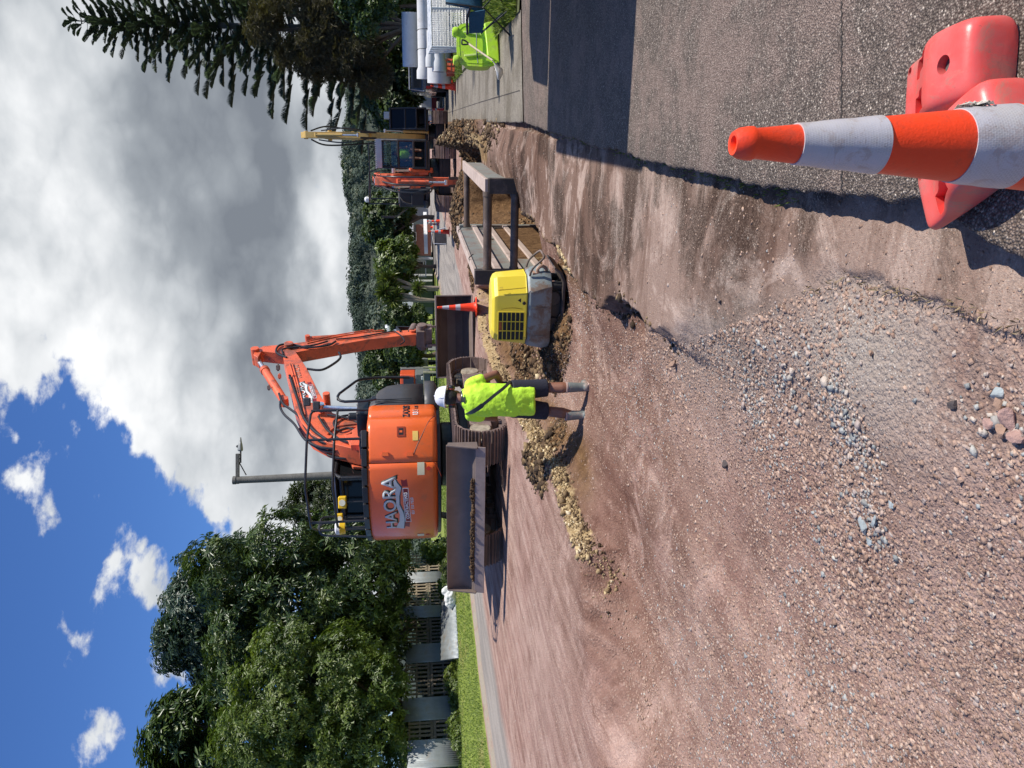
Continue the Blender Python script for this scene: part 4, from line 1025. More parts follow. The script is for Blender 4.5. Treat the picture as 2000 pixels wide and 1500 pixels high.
# lamps and beacons
def at(px, py, Y): return P(px, py, Y)-XC
for (px, py, Y, s_) in ((669, 981, 13.6, .14), (664, 1012, 13.8, .11)):
    mb = MB(); c = at(px, py, Y); mb.box(c, (s_*1.5, s_, s_)); o = mb.build('work_lamp', YEL, digger, bevel=.02)
    mb = MB(); mb.cyl(c+Vector((0, -.02, 0)), c+Vector((0, -s_*.56, 0)), s_*.4, 16); mb.build('lamp_lens', mat('lamp_glass', (.85, .8, .6), .1, 0), o)
    mb = MB(); mb.cyl(c-zz*.05, c-zz*.45, .015, 8); mb.build('stalk', BLK, o)
for (px, py, Y) in ((664, 1031, 13.7), (657, 861, 14.6)):
    mb = MB(); c = at(px, py, Y); mb.lathe([(.11, -.09), (.12, .0), (.09, .03)], c=c, n=20); o = mb.build('beacon', YEL, digger)
    mb = MB(); mb.lathe([(.118, .0), (.115, .06), (.07, .085), (0, .09)], c=c, n=20); mb.build('beacon_cap', WHT, o)
    mb = MB(); mb.cyl(c-zz*.08, c-zz*.5, .02, 8); mb.build('stalk', BLK, o)
for (px, py) in ((600, 785), (618, 792)):
    c = at(px, py, 14.9); mb = MB(); mb.box(c, (.16, .10, .13)); o = mb.build('work_lamp', GRY, digger, bevel=.02)
    mb = MB(); mb.box(c+Vector((.0, .055, 0)), (.13, .01, .10)); mb.build('lamp_lens', mat('lamp_glass', (.85, .8, .6), .1, 0), o)
for k_, (px, py, r_) in enumerate(((543, 718, .06), (546, 735, .05), (525, 757, .05), (655, 840, .07), (705, 850, .09), (690, 880, .08), (720, 862, .10))):
    mb = MB(); c = at(px, py, 15.2 if px > 640 else 16.2); mb.box(c, (r_*1.6, r_, r_*1.3)); mb.cyl(c-Vector((r_*1.2, 0, 0)), c+Vector((r_*1.2, 0, 0)), r_*.4, 10); mb.build('valve_block', ORB if k_ % 2 else STL, digger, bevel=.008)
# red oxide uprights around the boom foot
mb = MB(); mb.T = BT
for x_ in (-.22, .24): mb.prism([(-.1, 2.2), (.7, 2.2), (.75, 1.3), (.62, 2.45), (.25, 2.75), (-.05, 2.5)][:3]+[(.62, 2.5), (.3, 2.75), (-.05, 2.6)], 'x', x_-.03, x_+.03)
mb.box((.36, .0, 2.42), (.12, .5, .34)); mb.box((.40, -.35, 2.32), (.3, .2, .22)); mb.build('boom_bracket', ORB, digger, bevel=.01)
mb = MB(); mb.T = BT
for (x_, y_, z_, a_, b_, c_) in ((.75, .1, 2.36, .5, .5, .22), (.62, -.5, 2.33, .35, .3, .14)): mb.box((x_, y_, z_), (a_, b_, c_))
mb.cyl((.85, .0, 2.3), (.85, .0, 2.62), .07, 14); mb.build('exhaust_housing', BLK, digger, bevel=.03)
# tilting coupler and wide bucket
t0, zb = aend
mb = MB(); mb.T = BT
mb.box((.02, t0+.02, zb-.16), (.42, .34, .20)); mb.box((.02, t0+.05, zb-.34), (.50, .30, .18)); mb.cyl((-.30, t0+.02, zb-.20), (.34, t0+.02, zb-.20), .11, 18)
mb.box((.02, t0+.10, zb-.02), (.36, .2, .2)); mb.cyl((.16, t0-.02, zb+.05), (.16, t0+.3, zb-.02), .09, 14); mb.build('tilt_coupler', STL, digger, bevel=.015)
wb = 1.92; zt = .98; pr = [(-.10, zt), (.16, zt+.01), (.40, zt-.08), (.58, zt-.28), (.60, zt-.50), (.46, zt-.68), (.20, zt-.79), (-.12, zt-.84), (-.34, zt-.85)]
th = .03; pin_ = [(a-.0 if i < 2 else a-.03, b_+(-.03 if i < 3 else .03)) for i, (a, b_) in enumerate(pr)]
BKT = BT @ Matrix.Translation((.02, t0, 0)) @ Matrix.Rotation(rad(25), 4, 'Z')
mb = MB(); mb.T = BKT
out_ = pr; inn = [(-.10, zt-.03), (.15, zt-.02), (.38, zt-.105), (.55, zt-.29), (.57, zt-.49), (.44, zt-.65), (.19, zt-.76), (-.12, zt-.81), (-.33, zt-.828)]
mb.prism(out_+inn[::-1], 'x', -wb/2, wb/2)
bk_o = mb.build('wide_bucket', BLD, digger, bevel=.003, smooth=False)
mb = MB(); mb.T = BKT
for s in (-1, 1):
    mb = MB(); mb.T = BKT; mb.prism(pr+[(-.30, zt-.60), (-.14, zt-.25)], 'x', s*wb/2-.014, s*wb/2+.014); mb.build('end_plate', BLD, bk_o, bevel=.003)
mb = MB(); mb.T = BKT; mb.box((0, -.36, zt-.842), (wb, .14, .022)); mb.build('bucket_lip', EDG, bk_o, bevel=.004)
mb = MB(); mb.T = BKT
for x_ in (-.2, .24): mb.prism([(-.10, zt), (.30, zt), (.22, zt+.2), (.05, zt+.28), (-.12, zt+.2)], 'x', x_-.025, x_+.025)
mb.build('bucket_ear', STL, bk_o, bevel=.005)
# second digger, facing the camera with its arm down in the trench
def bp2(*p): return [tuple(q_) for q_ in p]
BB = dict(x=.10, boom=[(.30,1.5),(.55,1.2),(.85,1.45),(1.5,2.1),(2.3,2.35),(3.2,2.30),(3.3,2.5),(3.2,2.68),(2.3,2.95),(1.5,2.80),(.7,2.15)],
  arm=[(3.02,2.72),(3.25,2.95),(3.42,2.72),(3.5,2.30),(3.45,1.2),(3.3,-.35),(3.12,-.35),(3.08,1.2),(3.02,2.2)], bc=[(1.0,1.0),(1.75,2.35)], ac=[(1.7,3.02),(3.12,2.90)],
  kc=[(3.55,2.15),(3.62,.55)], acf=.6, link=[((3.25,.15),(3.62,.45)),((3.62,.45),(3.5,-.3))], pins=[(3.2,2.5,.09,.22),(3.2,-.3,.08,.2)],
  hoses=[[.03,(3.35,2.6,.2),(3.62,2.0,.26),(3.7,1.2,.24),(3.5,1.5,.3)],[.028,(3.3,2.5,.2),(3.6,1.8,.3),(3.78,1.05,.2),(3.5,1.4,.18)],[.03,(.6,2.3,.12),(1.5,2.95,.14),(2.4,3.08,.14),(3.2,2.8,.14)],[.03,(.6,2.25,-.1),(1.5,2.92,-.1),(2.4,3.02,-.1),(3.1,2.8,-.1)]],
  pipes=[[.02,(1.5,2.86,.2),(2.3,3.0,.2),(3.1,2.75,.2)],[.02,(1.5,2.86,-.2),(2.3,3.0,-.2),(3.1,2.75,-.2)]])
q = P(872, 345, 31); q2 = Vector((q.x+.1, q.y, -.12))
digB, BB2, T3B, cabB = make_excavator('orange digger facing forward, its operator in the cab and arm in the trench', 'excavator', q2, rad(180+19), rad(180+18), boom=BB, blade=False, sc=1.05, cabglass=False, detail=False)
mb = MB(); mb.T = BB2 @ Matrix.Translation((.10, 3.15, 0)); prb = [(-.1,-.45),(.25,-.45),(.5,-.75),(.45,-1.15),(.1,-1.35),(-.35,-1.2)]
mb.prism(prb, 'x', -.45, .45); mb.build('digging_bucket', STL, digB, bevel=.03)
mb = MB(); mb.T = BB2
for i in range(15): mb.box((-1.24+.02+.07*i, 1.08, 2.98+.0*i), (.035, .66, .05))
mb.box((-.75, 1.40, 2.86), (1.0, .05, .20)); mb.build('cab_guard', mat('light_steel', (.45, .45, .46), .4, .1, metal=.6), cabB, bevel=.004)
mb = MB(); mb.T = BB2
tr = [(-1.1, -.9, 3.35), (1.0, -.9, 3.35), (1.1, .3, 3.35)]; mb.tube([(-1.1,-.9,2.2)]+tr+[(1.1,.3,2.2)], .025, 8); mb.tube([(1.0,-.9,3.35),(1.0,-.9,2.2)], .025, 8); mb.tube([(-.1,.3,2.2),(-.1,.3,3.3),(1.1,.3,3.35)], .025, 8)
mb.tube([(1.25,.5,1.9),(1.55,.55,2.3),(1.55,.55,2.9)], .025, 8); mb.box((1.58,.55,2.6), (.05,.22,.4)); mb.build('handrail', BLK, digB)
mb = MB(); mb.T = BB2; mb.box((.85,.1,1.75), (.7,.9,.9)); mb.box((.75,.55,1.5), (.8,.3,.5)); mb.build('tool_box', BLK, digB, bevel=.04)
mb = MB(); mb.T = BB2; mb.box((.42, .0, 1.85), (.5, .9, .75)); mb.box((-.12, .9, 1.55), (.22, .5, .9)); mb.build('engine_cover', ORB, digB, bevel=.04)
for s_ in (-.16, .0, .16):
    mb = MB(); mb.T = BB2; mb.tube(spline([(.10+s_, 3.3, 2.75), (.16+s_*1.5, 3.95, 2.2), (.18+s_*1.6, 4.0, 1.2), (.12+s_, 3.55, 1.0)], 8), .028, 8); mb.build('hose', HOS, digB)
mb = MB(); mb.T = BB2; mb.lathe([(.10,0),(.11,.1),(.06,.16),(0,.17)], c=(.95,.3,3.35), n=14); mb.build('beacon', WHT, digB)
# third digger, tan, boom straight up, behind it
CC = dict(x=.10, boom=[(.3,1.5),(.6,1.2),(1.0,1.6),(1.5,2.9),(1.75,4.6),(1.6,5.3),(1.35,5.25),(1.2,4.4),(.95,3.2),(.5,2.3)],
  arm=[(1.15,5.0),(1.3,5.8),(1.5,6.2),(1.75,6.0),(1.95,5.0),(2.1,3.6),(1.9,3.5),(1.65,4.6)], bc=[(1.0,1.1),(1.25,3.0)], ac=[(.85,3.4),(1.35,6.0)], kc=[(1.9,5.6),(2.2,4.0)], pins=[(1.5,5.1,.1,.24),(1.55,6.0,.1,.18)],
  hoses=[[.04,(.9,3.0,.22),(1.0,4.2,.36),(1.2,5.3,.42),(1.6,5.8,.2)],[.035,(.9,3.2,-.2),(.9,4.6,-.38),(1.1,5.3,-.44),(1.6,5.8,-.2)],[.03,(1.9,3.7,.18),(2.0,4.6,.34),(1.8,5.5,.22)],[.03,(1.9,3.7,-.18),(2.05,4.4,-.32),(1.8,5.4,-.2)]], link=[((1.95,3.6),(2.35,3.9)),((2.35,3.9),(2.15,3.3))])
UPZ = lambda L_: [(a_, z_ if z_ < 2.4 else 2.4+(z_-2.4)*1.24) for a_, z_ in L_]
for k_ in ('boom', 'arm', 'bc', 'ac', 'kc'): CC[k_] = UPZ(CC[k_])
CC['pins'] = [(a_, 2.4+(z_-2.4)*1.24, r_, w_) for a_, z_, r_, w_ in CC['pins']]; CC['hoses'] = [[h_[0]]+[(a_, 2.4+(z_-2.4)*1.24, x_) for a_, z_, x_ in h_[1:]] for h_ in CC['hoses']]; CC['link'] = [tuple(UPZ(l_)) for l_ in CC['link']]
q = P(866, 285, 37); 
digC, BC2, T3C, cabC = make_excavator('tan digger with its boom folded straight up, parked behind the orange one', 'excavator', (q.x+.55, q.y+.4, -.1), rad(180+19), rad(180+14), paint=TAN, bpaint=TAN, boom=dict(CC, x=.12), blade=False, sc=.96, detail=False)
mb = MB(); mb.T = BC2; mb.box((-.9, .9, 3.05), (.35, .3, .28)); mb.build('air_unit', mat('light_steel', (.45, .45, .46), .4, .1, metal=.6), cabC, bevel=.03)
mb = MB(); mb.T = BC2; mb.box((.1, 1.0, 4.7), (.42, .5, .12)); mb.build('boom_clamp', TAN, digC, bevel=.01)
# ------------------------------------------------------------ trench box
def sw(s, l, z=0.0): p = BOXC + SD.to_2d()*s + SL.to_2d()*l; return Vector((p.x, p.y, z))
RS = Matrix.Rotation(math.atan2(SD.y, SD.x)-math.pi/2, 3, 'Z')       # local y along the street
PNL = mat('shoring_panel', (.22, .225, .195), .6, .12, 3, .06, 20, dirt=(.20, .15, .12), dirt_amt=.6, dirt_scale=3)
PNR = mat('shoring_rib', (.46, .36, .30), .6, .12, 3, .1, 20, dirt=(.30, .22, .18), dirt_amt=.4)
DKS = mat('dark_steel', (.050, .038, .032), .55, .3, 6, .2, 30, dirt=(.17, .12, .10), dirt_amt=.35)
TUB = mat('dusty_tube', (.110, .078, .058), .6, .25, 6, .15, 30, dirt=(.24, .18, .16), dirt_amt=.4)
tb = empty('trench_box', sw(0, 0, 0), 0, 'steel trench box with two ribbed panels held apart by round spreader tubes', 'trench box')
def TB(): m = MB(); m.T = Matrix.Translation(-sw(0, 0, 0)); return m
LB = 5.9; ZT = .58
def quad(m, s0, s1, l0, l1, z0, z1):
    c = sw((s0+s1)/2, (l0+l1)/2, (z0+z1)/2); m.box(c, (abs(l1-l0), abs(s1-s0), z1-z0), RS)
m = TB(); quad(m, 0, LB, 0, .09, -1.8, ZT-.04); lp_ = m.build('side_panel', PNL, tb, bevel=.006)
m = TB(); quad(m, -.04, LB+.03, -.02, .11, ZT-.045, ZT+.01); m.build('top_rail', PNR, lp_, bevel=.008)
for z_ in (.20, -.14, -.50):
    m = TB(); quad(m, .1, LB-.1, -.055, -.001, z_-.055, z_+.055); m.build('rib', PNR, lp_, bevel=.012)
m = TB(); quad(m, LB-.15, LB+.04, -.06, .11, -1.8, ZT-.05); m.build('end_post', PNL, lp_, bevel=.01)
m = TB(); quad(m, -.10, .06, -.09, .14, -1.5, ZT+.02); m.build('end_post', DKS, lp_, bevel=.012)
m = TB(); ZL = ZT; ZT = .44; quad(m, 0, LB, -1.42, -1.30, -1.8, ZT-.04); rp_ = m.build('side_panel', PNL, tb, bevel=.006)
m = TB(); quad(m, -.06, LB, -1.46, -1.25, ZT-.04, ZT+.012); m.build('top_rail', PNR, rp_, bevel=.008)
m = TB(); quad(m, -.08, .08, -1.47, -1.24, -1.5, ZT-.045); m.build('end_post', DKS, rp_, bevel=.012)
ZT = .50
for s_, z_, r_ in ((.0, ZT-.10, .065), (.02, -.02, .062), (LB-.35, ZT-.12, .065), (LB-.30, -.05, .06)):
    m = TB(); m.cyl(sw(s_, -.05, z_), sw(s_, -1.27, z_), r_, 24); m.cyl(sw(s_, -.05, z_), sw(s_, -.12, z_), r_*1.18, 24); m.cyl(sw(s_, -1.20, z_), sw(s_, -1.27, z_), r_*1.18, 24); m.build('spreader_tube', TUB, tb)
for s_ in (1.3, 4.9):
    m = TB(); m.tube(spline([sw(s_, .03, ZT), sw(s_-.04, .02, ZT+.07), sw(s_+.04, -.04, ZT+.10), sw(s_+.10, -.10, ZT+.02)], 5), .009, 6); m.build('lifting_wire', DKS, tb)

# ------------------------------------------------------------ plate compactor
YL = mat('compactor_yellow', (.80, .62, .050), .36, .04, 2, .05, 30, dirt=(.42, .30, .10), dirt_amt=.18, coat=.2)
GBL = mat('scuffed_blue_grey', (.24, .28, .28), .5, .12, 4, .12, 30, dirt=(.17, .10, .06), dirt_amt=.55, dirt_scale=5)
q = P(1080, 598, 9.9); kz = gh(q.x, q.y)
cp = empty('plate_compactor', (q.x, q.y, kz+.0), rad(-24), 'yellow hooded vibrating plate compactor with scuffed grey lower body', 'plate compactor')
def oct_(w_, d_, c_): w_ /= 2; d_ /= 2; return [(-w_+c_, -d_), (w_-c_*1.5, -d_), (w_, -d_+c_*1.3), (w_, d_-c_), (w_-c_, d_), (-w_+c_, d_), (-w_, d_-c_), (-w_, -d_+c_)]
def rings(lst): return [[Vector((x+ox, y, z)) for x, y in oct_(w_, d_, c_)] for (w_, d_, c_, z, ox) in lst]
mb = MB(); mb.loft(rings([(.92, .60, .13, .475, 0), (.905, .59, .13, .49, 0), (.84, .54, .13, .84, .005), (.80, .51, .13, .885, .005), (.70, .42, .12, .915, .0)])); hood = mb.build('hood', YL, cp, bevel=.012, ang=20)
mb = MB(); mb.loft(rings([(.98, .56, .10, .16, 0), (1.02, .62, .12, .26, 0), (.95, .62, .13, .44, 0), (.90, .57, .12, .468, 0)])); body_ = mb.build('lower_body', GBL, cp, bevel=.012, ang=20)
mb = MB(); mb.box((.08, -.318, .33), (.012, .006, .22)); mb.box((-.30, -.315, .33), (.012, .006, .22)); mb.build('weld_seam', GBL, body_)
# sole plate, turned up at both ends
mb = MB(); prof = [(-.60, .13), (-.53, .045), (-.42, .0), (.42, .0), (.54, .05), (.61, .15), (.585, .16), (.52, .08), (.41, .035), (-.41, .035), (-.51, .07), (-.575, .14)]
mb.prism([(a, b) for a, b in prof], 'y', -.32, .32); mb.build('sole_plate', DKS, cp, bevel=.008)
mb = MB(); mb.box((0, 0, .12), (.55, .42, .18)); mb.cyl((-.16, -.25, .13), (-.16, .25, .13), .09, 18); mb.cyl((.18, -.25, .13), (.18, .25, .13), .09, 18); mb.build('exciter', BLK, cp, bevel=.01)
for x_ in (-.34, .34):
    for y_ in (-.2, .2): mb = MB(); mb.cyl((x_, y_, .03), (x_, y_, .19), .05, 16); mb.build('rubber_mount', C_BK, cp)
# grille with bars, on the sloping front
def hf(x, z, out=0.0): f_ = (z-.49)/.35; return Vector((x, -(.295-.025*f_)-out, z))
mb = MB(); gx0, gx1, gz0, gz1 = -.355, .02, .51, .835
mb.add([hf(gx0, gz0, .002), hf(gx1, gz0, .002), hf(gx1, gz1, .002), hf(gx0, gz1, .002)], [(0, 1, 2, 3)]); gr = mb.build('grille', BKD, hood, solid=.003, smooth=False)
mb = MB()
for i in range(7): z_ = gz0+(gz1-gz0)*i/6; mb.beam(hf(gx0, z_, .008), hf(gx1, z_, .008), .014, .010)
for i in range(4): x_ = gx0+(gx1-gx0)*i/3; mb.beam(hf(x_, gz0, .008), hf(x_, gz1, .008), .012, .012)
mb.build('grille_bars', YL, gr, bevel=.002)
mb = MB(); mb.add([hf(gx0+.11, gz1-.045, .006), hf(gx0+.24, gz1-.045, .006), hf(gx0+.24, gz1-.01, .006), hf(gx0+.11, gz1-.01, .006)], [(0,1,2,3)]); mb.build('orange_part', mat('rusty_orange', (.45, .12, .03), .6, .2), gr, solid=.003, smooth=False)
mb = MB(); c_ = hf(.14, .515); mb.cyl(c_+Vector((0, .01, 0)), c_+Vector((0, -.018, 0)), .022, 20); mb.build('cap', BLK, hood, bevel=.004)
mb = MB(); c_ = hf(.175, .575, .003); mb.add([c_+Vector((-.028, 0, -.02)), c_+Vector((.028, 0, -.02)), c_+Vector((0, 0, .022))], [(0, 1, 2)]); mb.build('badge', BKD, hood, solid=.003, smooth=False)
mb = MB()
for s in (0, 1): mb.tube(spline([hf(.055+.0*s, .80, -.004), hf(.075, .66, -.001), hf(.06, .53, -.004)][::1], 6) if s else [hf(.30, .84, -.006), hf(.34, .50, -.004)], .006, 6)
mb.build('pressed_line', mat('yellow_groove', (.45, .30, .01), .5, .05), hood)
text_mesh('lettering', '55', .055, mat('faded_stencil', (.42, .30, .05), .6, .1), lambda x, y, d: Vector((.325+x*.7, -.262+x*.6-.004-d, .80+y)), hood, .001)
mb = MB(); mb.tube(rounded([Vector((.46, -.18, .44)), Vector((.56, -.2, .42)), Vector((.70, -.2, .26)), Vector((.70, .2, .26)), Vector((.56, .2, .42)), Vector((.46, .18, .44))], .06), .014, 8); mb.build('front_bar', TUB, cp)
mb = MB(); mb.tube(spline([(.44, -.12, .30), (.53, -.14, .34), (.57, -.12, .28), (.52, -.1, .22), (.46, -.1, .24)], 6), .022, 8); mb.box((.47, -.1, .33), (.04, .12, .14)); mb.build('tow_hook', mat('pale_rust', (.40, .25, .17), .6, .3, 12), cp)

# ------------------------------------------------------------ people
SKIN = mat('skin_brown', (.22, .095, .055), .5, .08, 8, .1, 80)
SKIN2 = mat('skin_tan', (.36, .19, .13), .5, .08, 8)
HIVIS = mat('hi_vis_yellow', (.56, .93, .045), .75, .05, 6, .3, 30, dirt=(.30, .42, .06), dirt_amt=.22, dirt_scale=6)
NAVY = mat('navy_cloth', (.018, .020, .034), .85, .2, 12, .4, 60)
BOOT = mat('grey_rubber_boot', (.17, .19, .18), .5, .15, 8, .1, dirt=(.38, .27, .22), dirt_amt=.45, dirt_scale=9)
SOLE = mat('pale_sole', (.45, .33, .28), .7, .2, 12)
HAIR = mat('black_hair', (.012, .010, .010), .6, .3, 40, .6, 120)
def capsules(mb, chain, n=14):
    """chain: list of (point, radius); tapered, rounded tube"""
    for (a, ra), (b, rb) in zip(chain, chain[1:]):
        mb.tube([a, b], [ra, rb], n); mb.ball(a, ra, n); mb.ball(b, rb, n)
def fuse(mb, name, m, parent, vox=.010, smooth=6):
    o = mb.build(name, m, parent, smooth=True, ang=180)
    r = o.modifiers.new('r', 'REMESH'); r.mode = 'VOXEL'; r.voxel_size = vox; r.use_smooth_shade = True
    s = o.modifiers.new('s', 'SMOOTH'); s.factor = .5; s.iterations = smooth
    return o
def hand(mb, w, d, side, up=Vector((0, 0, 1)), k=1.0):
    """palm, four curled fingers of different length and a thumb from the side of the palm"""
    w = Vector(w); d = Vector(d).normalized(); sx = d.cross(up).normalized()*side; nn = sx.cross(d)*side
    mb.tube([w, w+d*.04*k, w+d*.085*k], [.026*k, .036*k, .034*k], 10); mb.ball(w+d*.05*k, .034*k, 10, (1, 1, 1))
    for i, (L, r) in enumerate(((.070, .0090), (.078, .0095), (.072, .009), (.056, .008))):
        b = w+d*.082*k+sx*(.030-.020*i)*k; p = [b, b+(d*.9+nn*.35)*L*.42*k, b+(d*.9+nn*.35)*L*.42*k+(d*.55+nn*.8)*L*.33*k, b+(d*.9+nn*.35)*L*.42*k+(d*.55+nn*.8)*L*.33*k+(nn*.95+d*.1)*L*.25*k]
        capsules(mb, [(q_, r*k*(1-.1*j)) for j, q_ in enumerate(p)], 8)
    b = w+d*.030*k+sx*.030*k; capsules(mb, [(b, .013*k), (b+(sx*.8+d*.6)*.035*k, .011*k), (b+(sx*.5+d*.9+nn*.4)*.062*k, .0095*k)], 8)
q = GH(1146, 777, -.4); fz = gh(q.x, q.y)-.035
pr = empty('person', (q.x, q.y, fz), rad(-6), 'person seen from behind in a hi-vis yellow shirt, navy shorts, gumboots and white hard hat', 'person')
V3 = Vector
HR = V3((.16, .03, .90)); 
# body
mb = MB()
rf, lf = V3((.125, -.02, 0)), V3((-.20, .03, 0))
kr, kl = V3((.12, .05, .47)), V3((-.155, .08, .47)); hr_, hl_ = V3((.10, .02, .87)), V3((-.09, .02, .87))
for f_, k_, h_ in ((rf, kr, hr_), (lf, kl, hl_)):
    capsules(mb, [(h_, .098), (h_*.5+k_*.5+V3((0, .005, 0)), .083), (k_, .060), (k_*.62+f_*.38+V3((0, -.022, .02)), .064), (f_+V3((0, 0, .16)), .042), (f_+V3((0, 0, .08)), .042)])
    capsules(mb, [(f_+V3((0, -.01, .05)), .042), (f_+V3((.02, .13, .04)), .034)])
capsules(mb, [(V3((0, .02, .90)), .125), (V3((0, .03, 1.08)), .125), (V3((.01, .035, 1.25)), .135), (V3((.01, .05, 1.36)), .10), (V3((.015, .065, 1.45)), .058), (V3((.02, .085, 1.50)), .056)])
shr, shl = V3((.170, .05, 1.35)), V3((-.165, .05, 1.35))
elr, wr = V3((.285, .09, 1.06)), V3((.12, .25, .97)); ell, wl = V3((-.225, .14, 1.08)), V3((-.08, .30, 1.04))
for s_, e_, w_ in ((shr, elr, wr), (shl, ell, wl)):
    capsules(mb, [(V3((s_.x*.35, s_.y, 1.37)), .075), (s_, .062), (s_*.5+e_*.5, .052), (e_, .043), (e_*.6+w_*.4, .042), (w_, .028)])
hand(mb, wr, (wr-elr).normalized()+V3((-.1, 0, -.5)), 1); hand(mb, wl, (wl-ell), -1)
# head with face, looking down and a little right
hc = V3((.035, .115, 1.585)); hd = V3((.25, .9, -.35)).normalized()
mb.ball(hc, .098, 20, (.80, 1.0, 1.12)); mb.ball(hc+hd*.045-V3((0, 0, .055)), .062, 16, (.9, 1, 1))
fc = hc+hd*.098; sdv_ = hd.cross(V3((0, 0, 1))).normalized()
mb.ball(fc+V3((0, 0, -.022)), .017, 10, (.9, 1.3, 1.5)); mb.ball(fc+V3((0, 0, -.062))-hd*.006, .022, 10, (1.2, .8, .6))
for s in (-1, 1): mb.ball(hc+sdv_*s*.080+V3((0, 0, -.015)), .022, 10, (.5, 1, 1.5)); mb.ball(fc+sdv_*s*.028+V3((0, 0, .012))-hd*.012, .014, 8)
fuse(mb, 'body', SKIN, pr, .008, 5)
mb = MB()
for s in (-1, 1): mb.ball(fc+sdv_*s*.030+V3((0, 0, .010))-hd*.001, .0085, 10)
mb.build('eyes', WHT, pr)
mb = MB(); mb.ball(hc+V3((-.006, -.014, .004)), .101, 20, (.86, 1.0, 1.12)); hb = mb.build('hair', HAIR, pr)
# hard hat
mb = MB(); hcz = hc+V3((0, .005, .045)); Rh = Matrix.Rotation(rad(-9), 3, 'X') @ Matrix.Rotation(rad(5), 3, 'Y')
dome = [(.128, -.012), (.1315, -.004), (.124, .0), (.120, .018), (.115, .045), (.100, .078), (.076, .102), (.045, .115), (.0, .119)]
mb.lathe(dome, hcz, 36, Rh); mb.add([hcz+Rh @ V3(p) for p in [(-.09, .085, -.004), (.09, .085, -.004), (.075, .150, -.014), (.0, .168, -.017), (-.075, .150, -.014), (-.09, .085, -.012), (.09, .085, -.012), (.075, .148, -.020), (0, .165, -.023), (-.075, .148, -.020)]], [(0,1,2,3,4), (9,8,7,6,5), (0,5,6,1), (1,6,7,2), (2,7,8,3), (3,8,9,4), (4,9,5,0)])
hat = mb.build('hard_hat', mat('helmet_white', (.80, .80, .82), .28, .03, 4, coat=.3), pr)
mb = MB(); mb.tube([hcz+Rh @ V3((0, -.122*math.cos(a), .01+.112*math.sin(a))) for a in [i*math.pi/14 for i in range(15)]], .006, 8); mb.build('hat_ridge', MATS['helmet_white'], hat)
for s in (1, -1):
    mb = MB(); c_ = hc+V3((s*.098, -.012, -.025)); mb.tube([c_-V3((s*.012, 0, 0)), c_+V3((s*.022, 0, 0)), c_+V3((s*.030, 0, 0))], [.040, .038, .026], 20); e_ = mb.build('ear_muff', BLK, pr, bevel=.004)
    mb = MB(); mb.tube([c_-V3((s*.014, 0, 0)), c_-V3((s*.004, 0, 0))], .042, 20); mb.tube([c_+V3((s*.02, 0, .02)), c_+V3((s*.02, .0, .07))], .006, 8); mb.build('muff_seal', mat('red_seal', (.35, .05, .03), .5, .1), e_)
# shirt: loose, with folds
rng = np.random.RandomState(11)
def ringe(z, cx_, cy_, a, b, fold=.0, ph=0, n=56):
    out = []
    for k in range(n):
        t_ = 2*math.pi*k/n; f_ = 1+fold*(math.sin(5*t_+ph)+.6*math.sin(8*t_+ph*1.7)+.4*math.sin(13*t_-ph))
        e = 2.6; out.append(V3((cx_+a*f_*math.copysign(abs(math.cos(t_))**(2/e), math.cos(t_)), cy_+b*f_*math.copysign(abs(math.sin(t_))**(2/e), math.sin(t_)), z+.006*math.sin(3*t_+ph))))
    return out
mb = MB(); mb.loft([ringe(.645, -.015, .02, .172, .150, .030, 0), ringe(.70, -.015, .02, .177, .152, .028, .3), ringe(.80, -.012, .02, .182, .155, .024, .8), ringe(.92, -.01, .02, .184, .155, .020, 1.4), ringe(1.05, -.005, .02, .186, .152, .018, 2.1), ringe(1.18, 0, .03, .190, .148, .014, 2.6),
    ringe(1.28, .003, .04, .190, .140, .010, 3.0), ringe(1.36, .005, .045, .172, .122, .004, 3.3), ringe(1.42, .01, .055, .125, .098, .0), ringe(1.45, .012, .06, .095, .080, 0)])
for s_, e_ in ((shr, elr), (shl, ell)):
    m_ = s_*.62+e_*.38; capsules(mb, [(V3((s_.x*.55, s_.y, 1.35)), .080), (s_, .072), (m_, .074)], 18)
sh = fuse(mb, 'shirt', HIVIS, pr, .009, 4)
md = sh.modifiers.new('d', 'DISPLACE'); tx = bpy.data.textures.new('folds', 'CLOUDS'); tx.noise_scale = .13; tx.noise_depth = 3; md.texture = tx; md.strength = .034; md.mid_level = .5; md.texture_coords = 'LOCAL'
mb = MB(); mb.lathe([(.094, 0), (.088, .014), (.078, .022)], (.013, .062, 1.442), 24); mb.build('collar', BLK, sh)
mb = MB(); mb.lathe([(.118, -.02), (.100, .0), (.093, .012)], (.012, .06, 1.437), 24); mb.build('collar', mat('navy_yoke', (.010, .018, .016), .8, .2), sh)
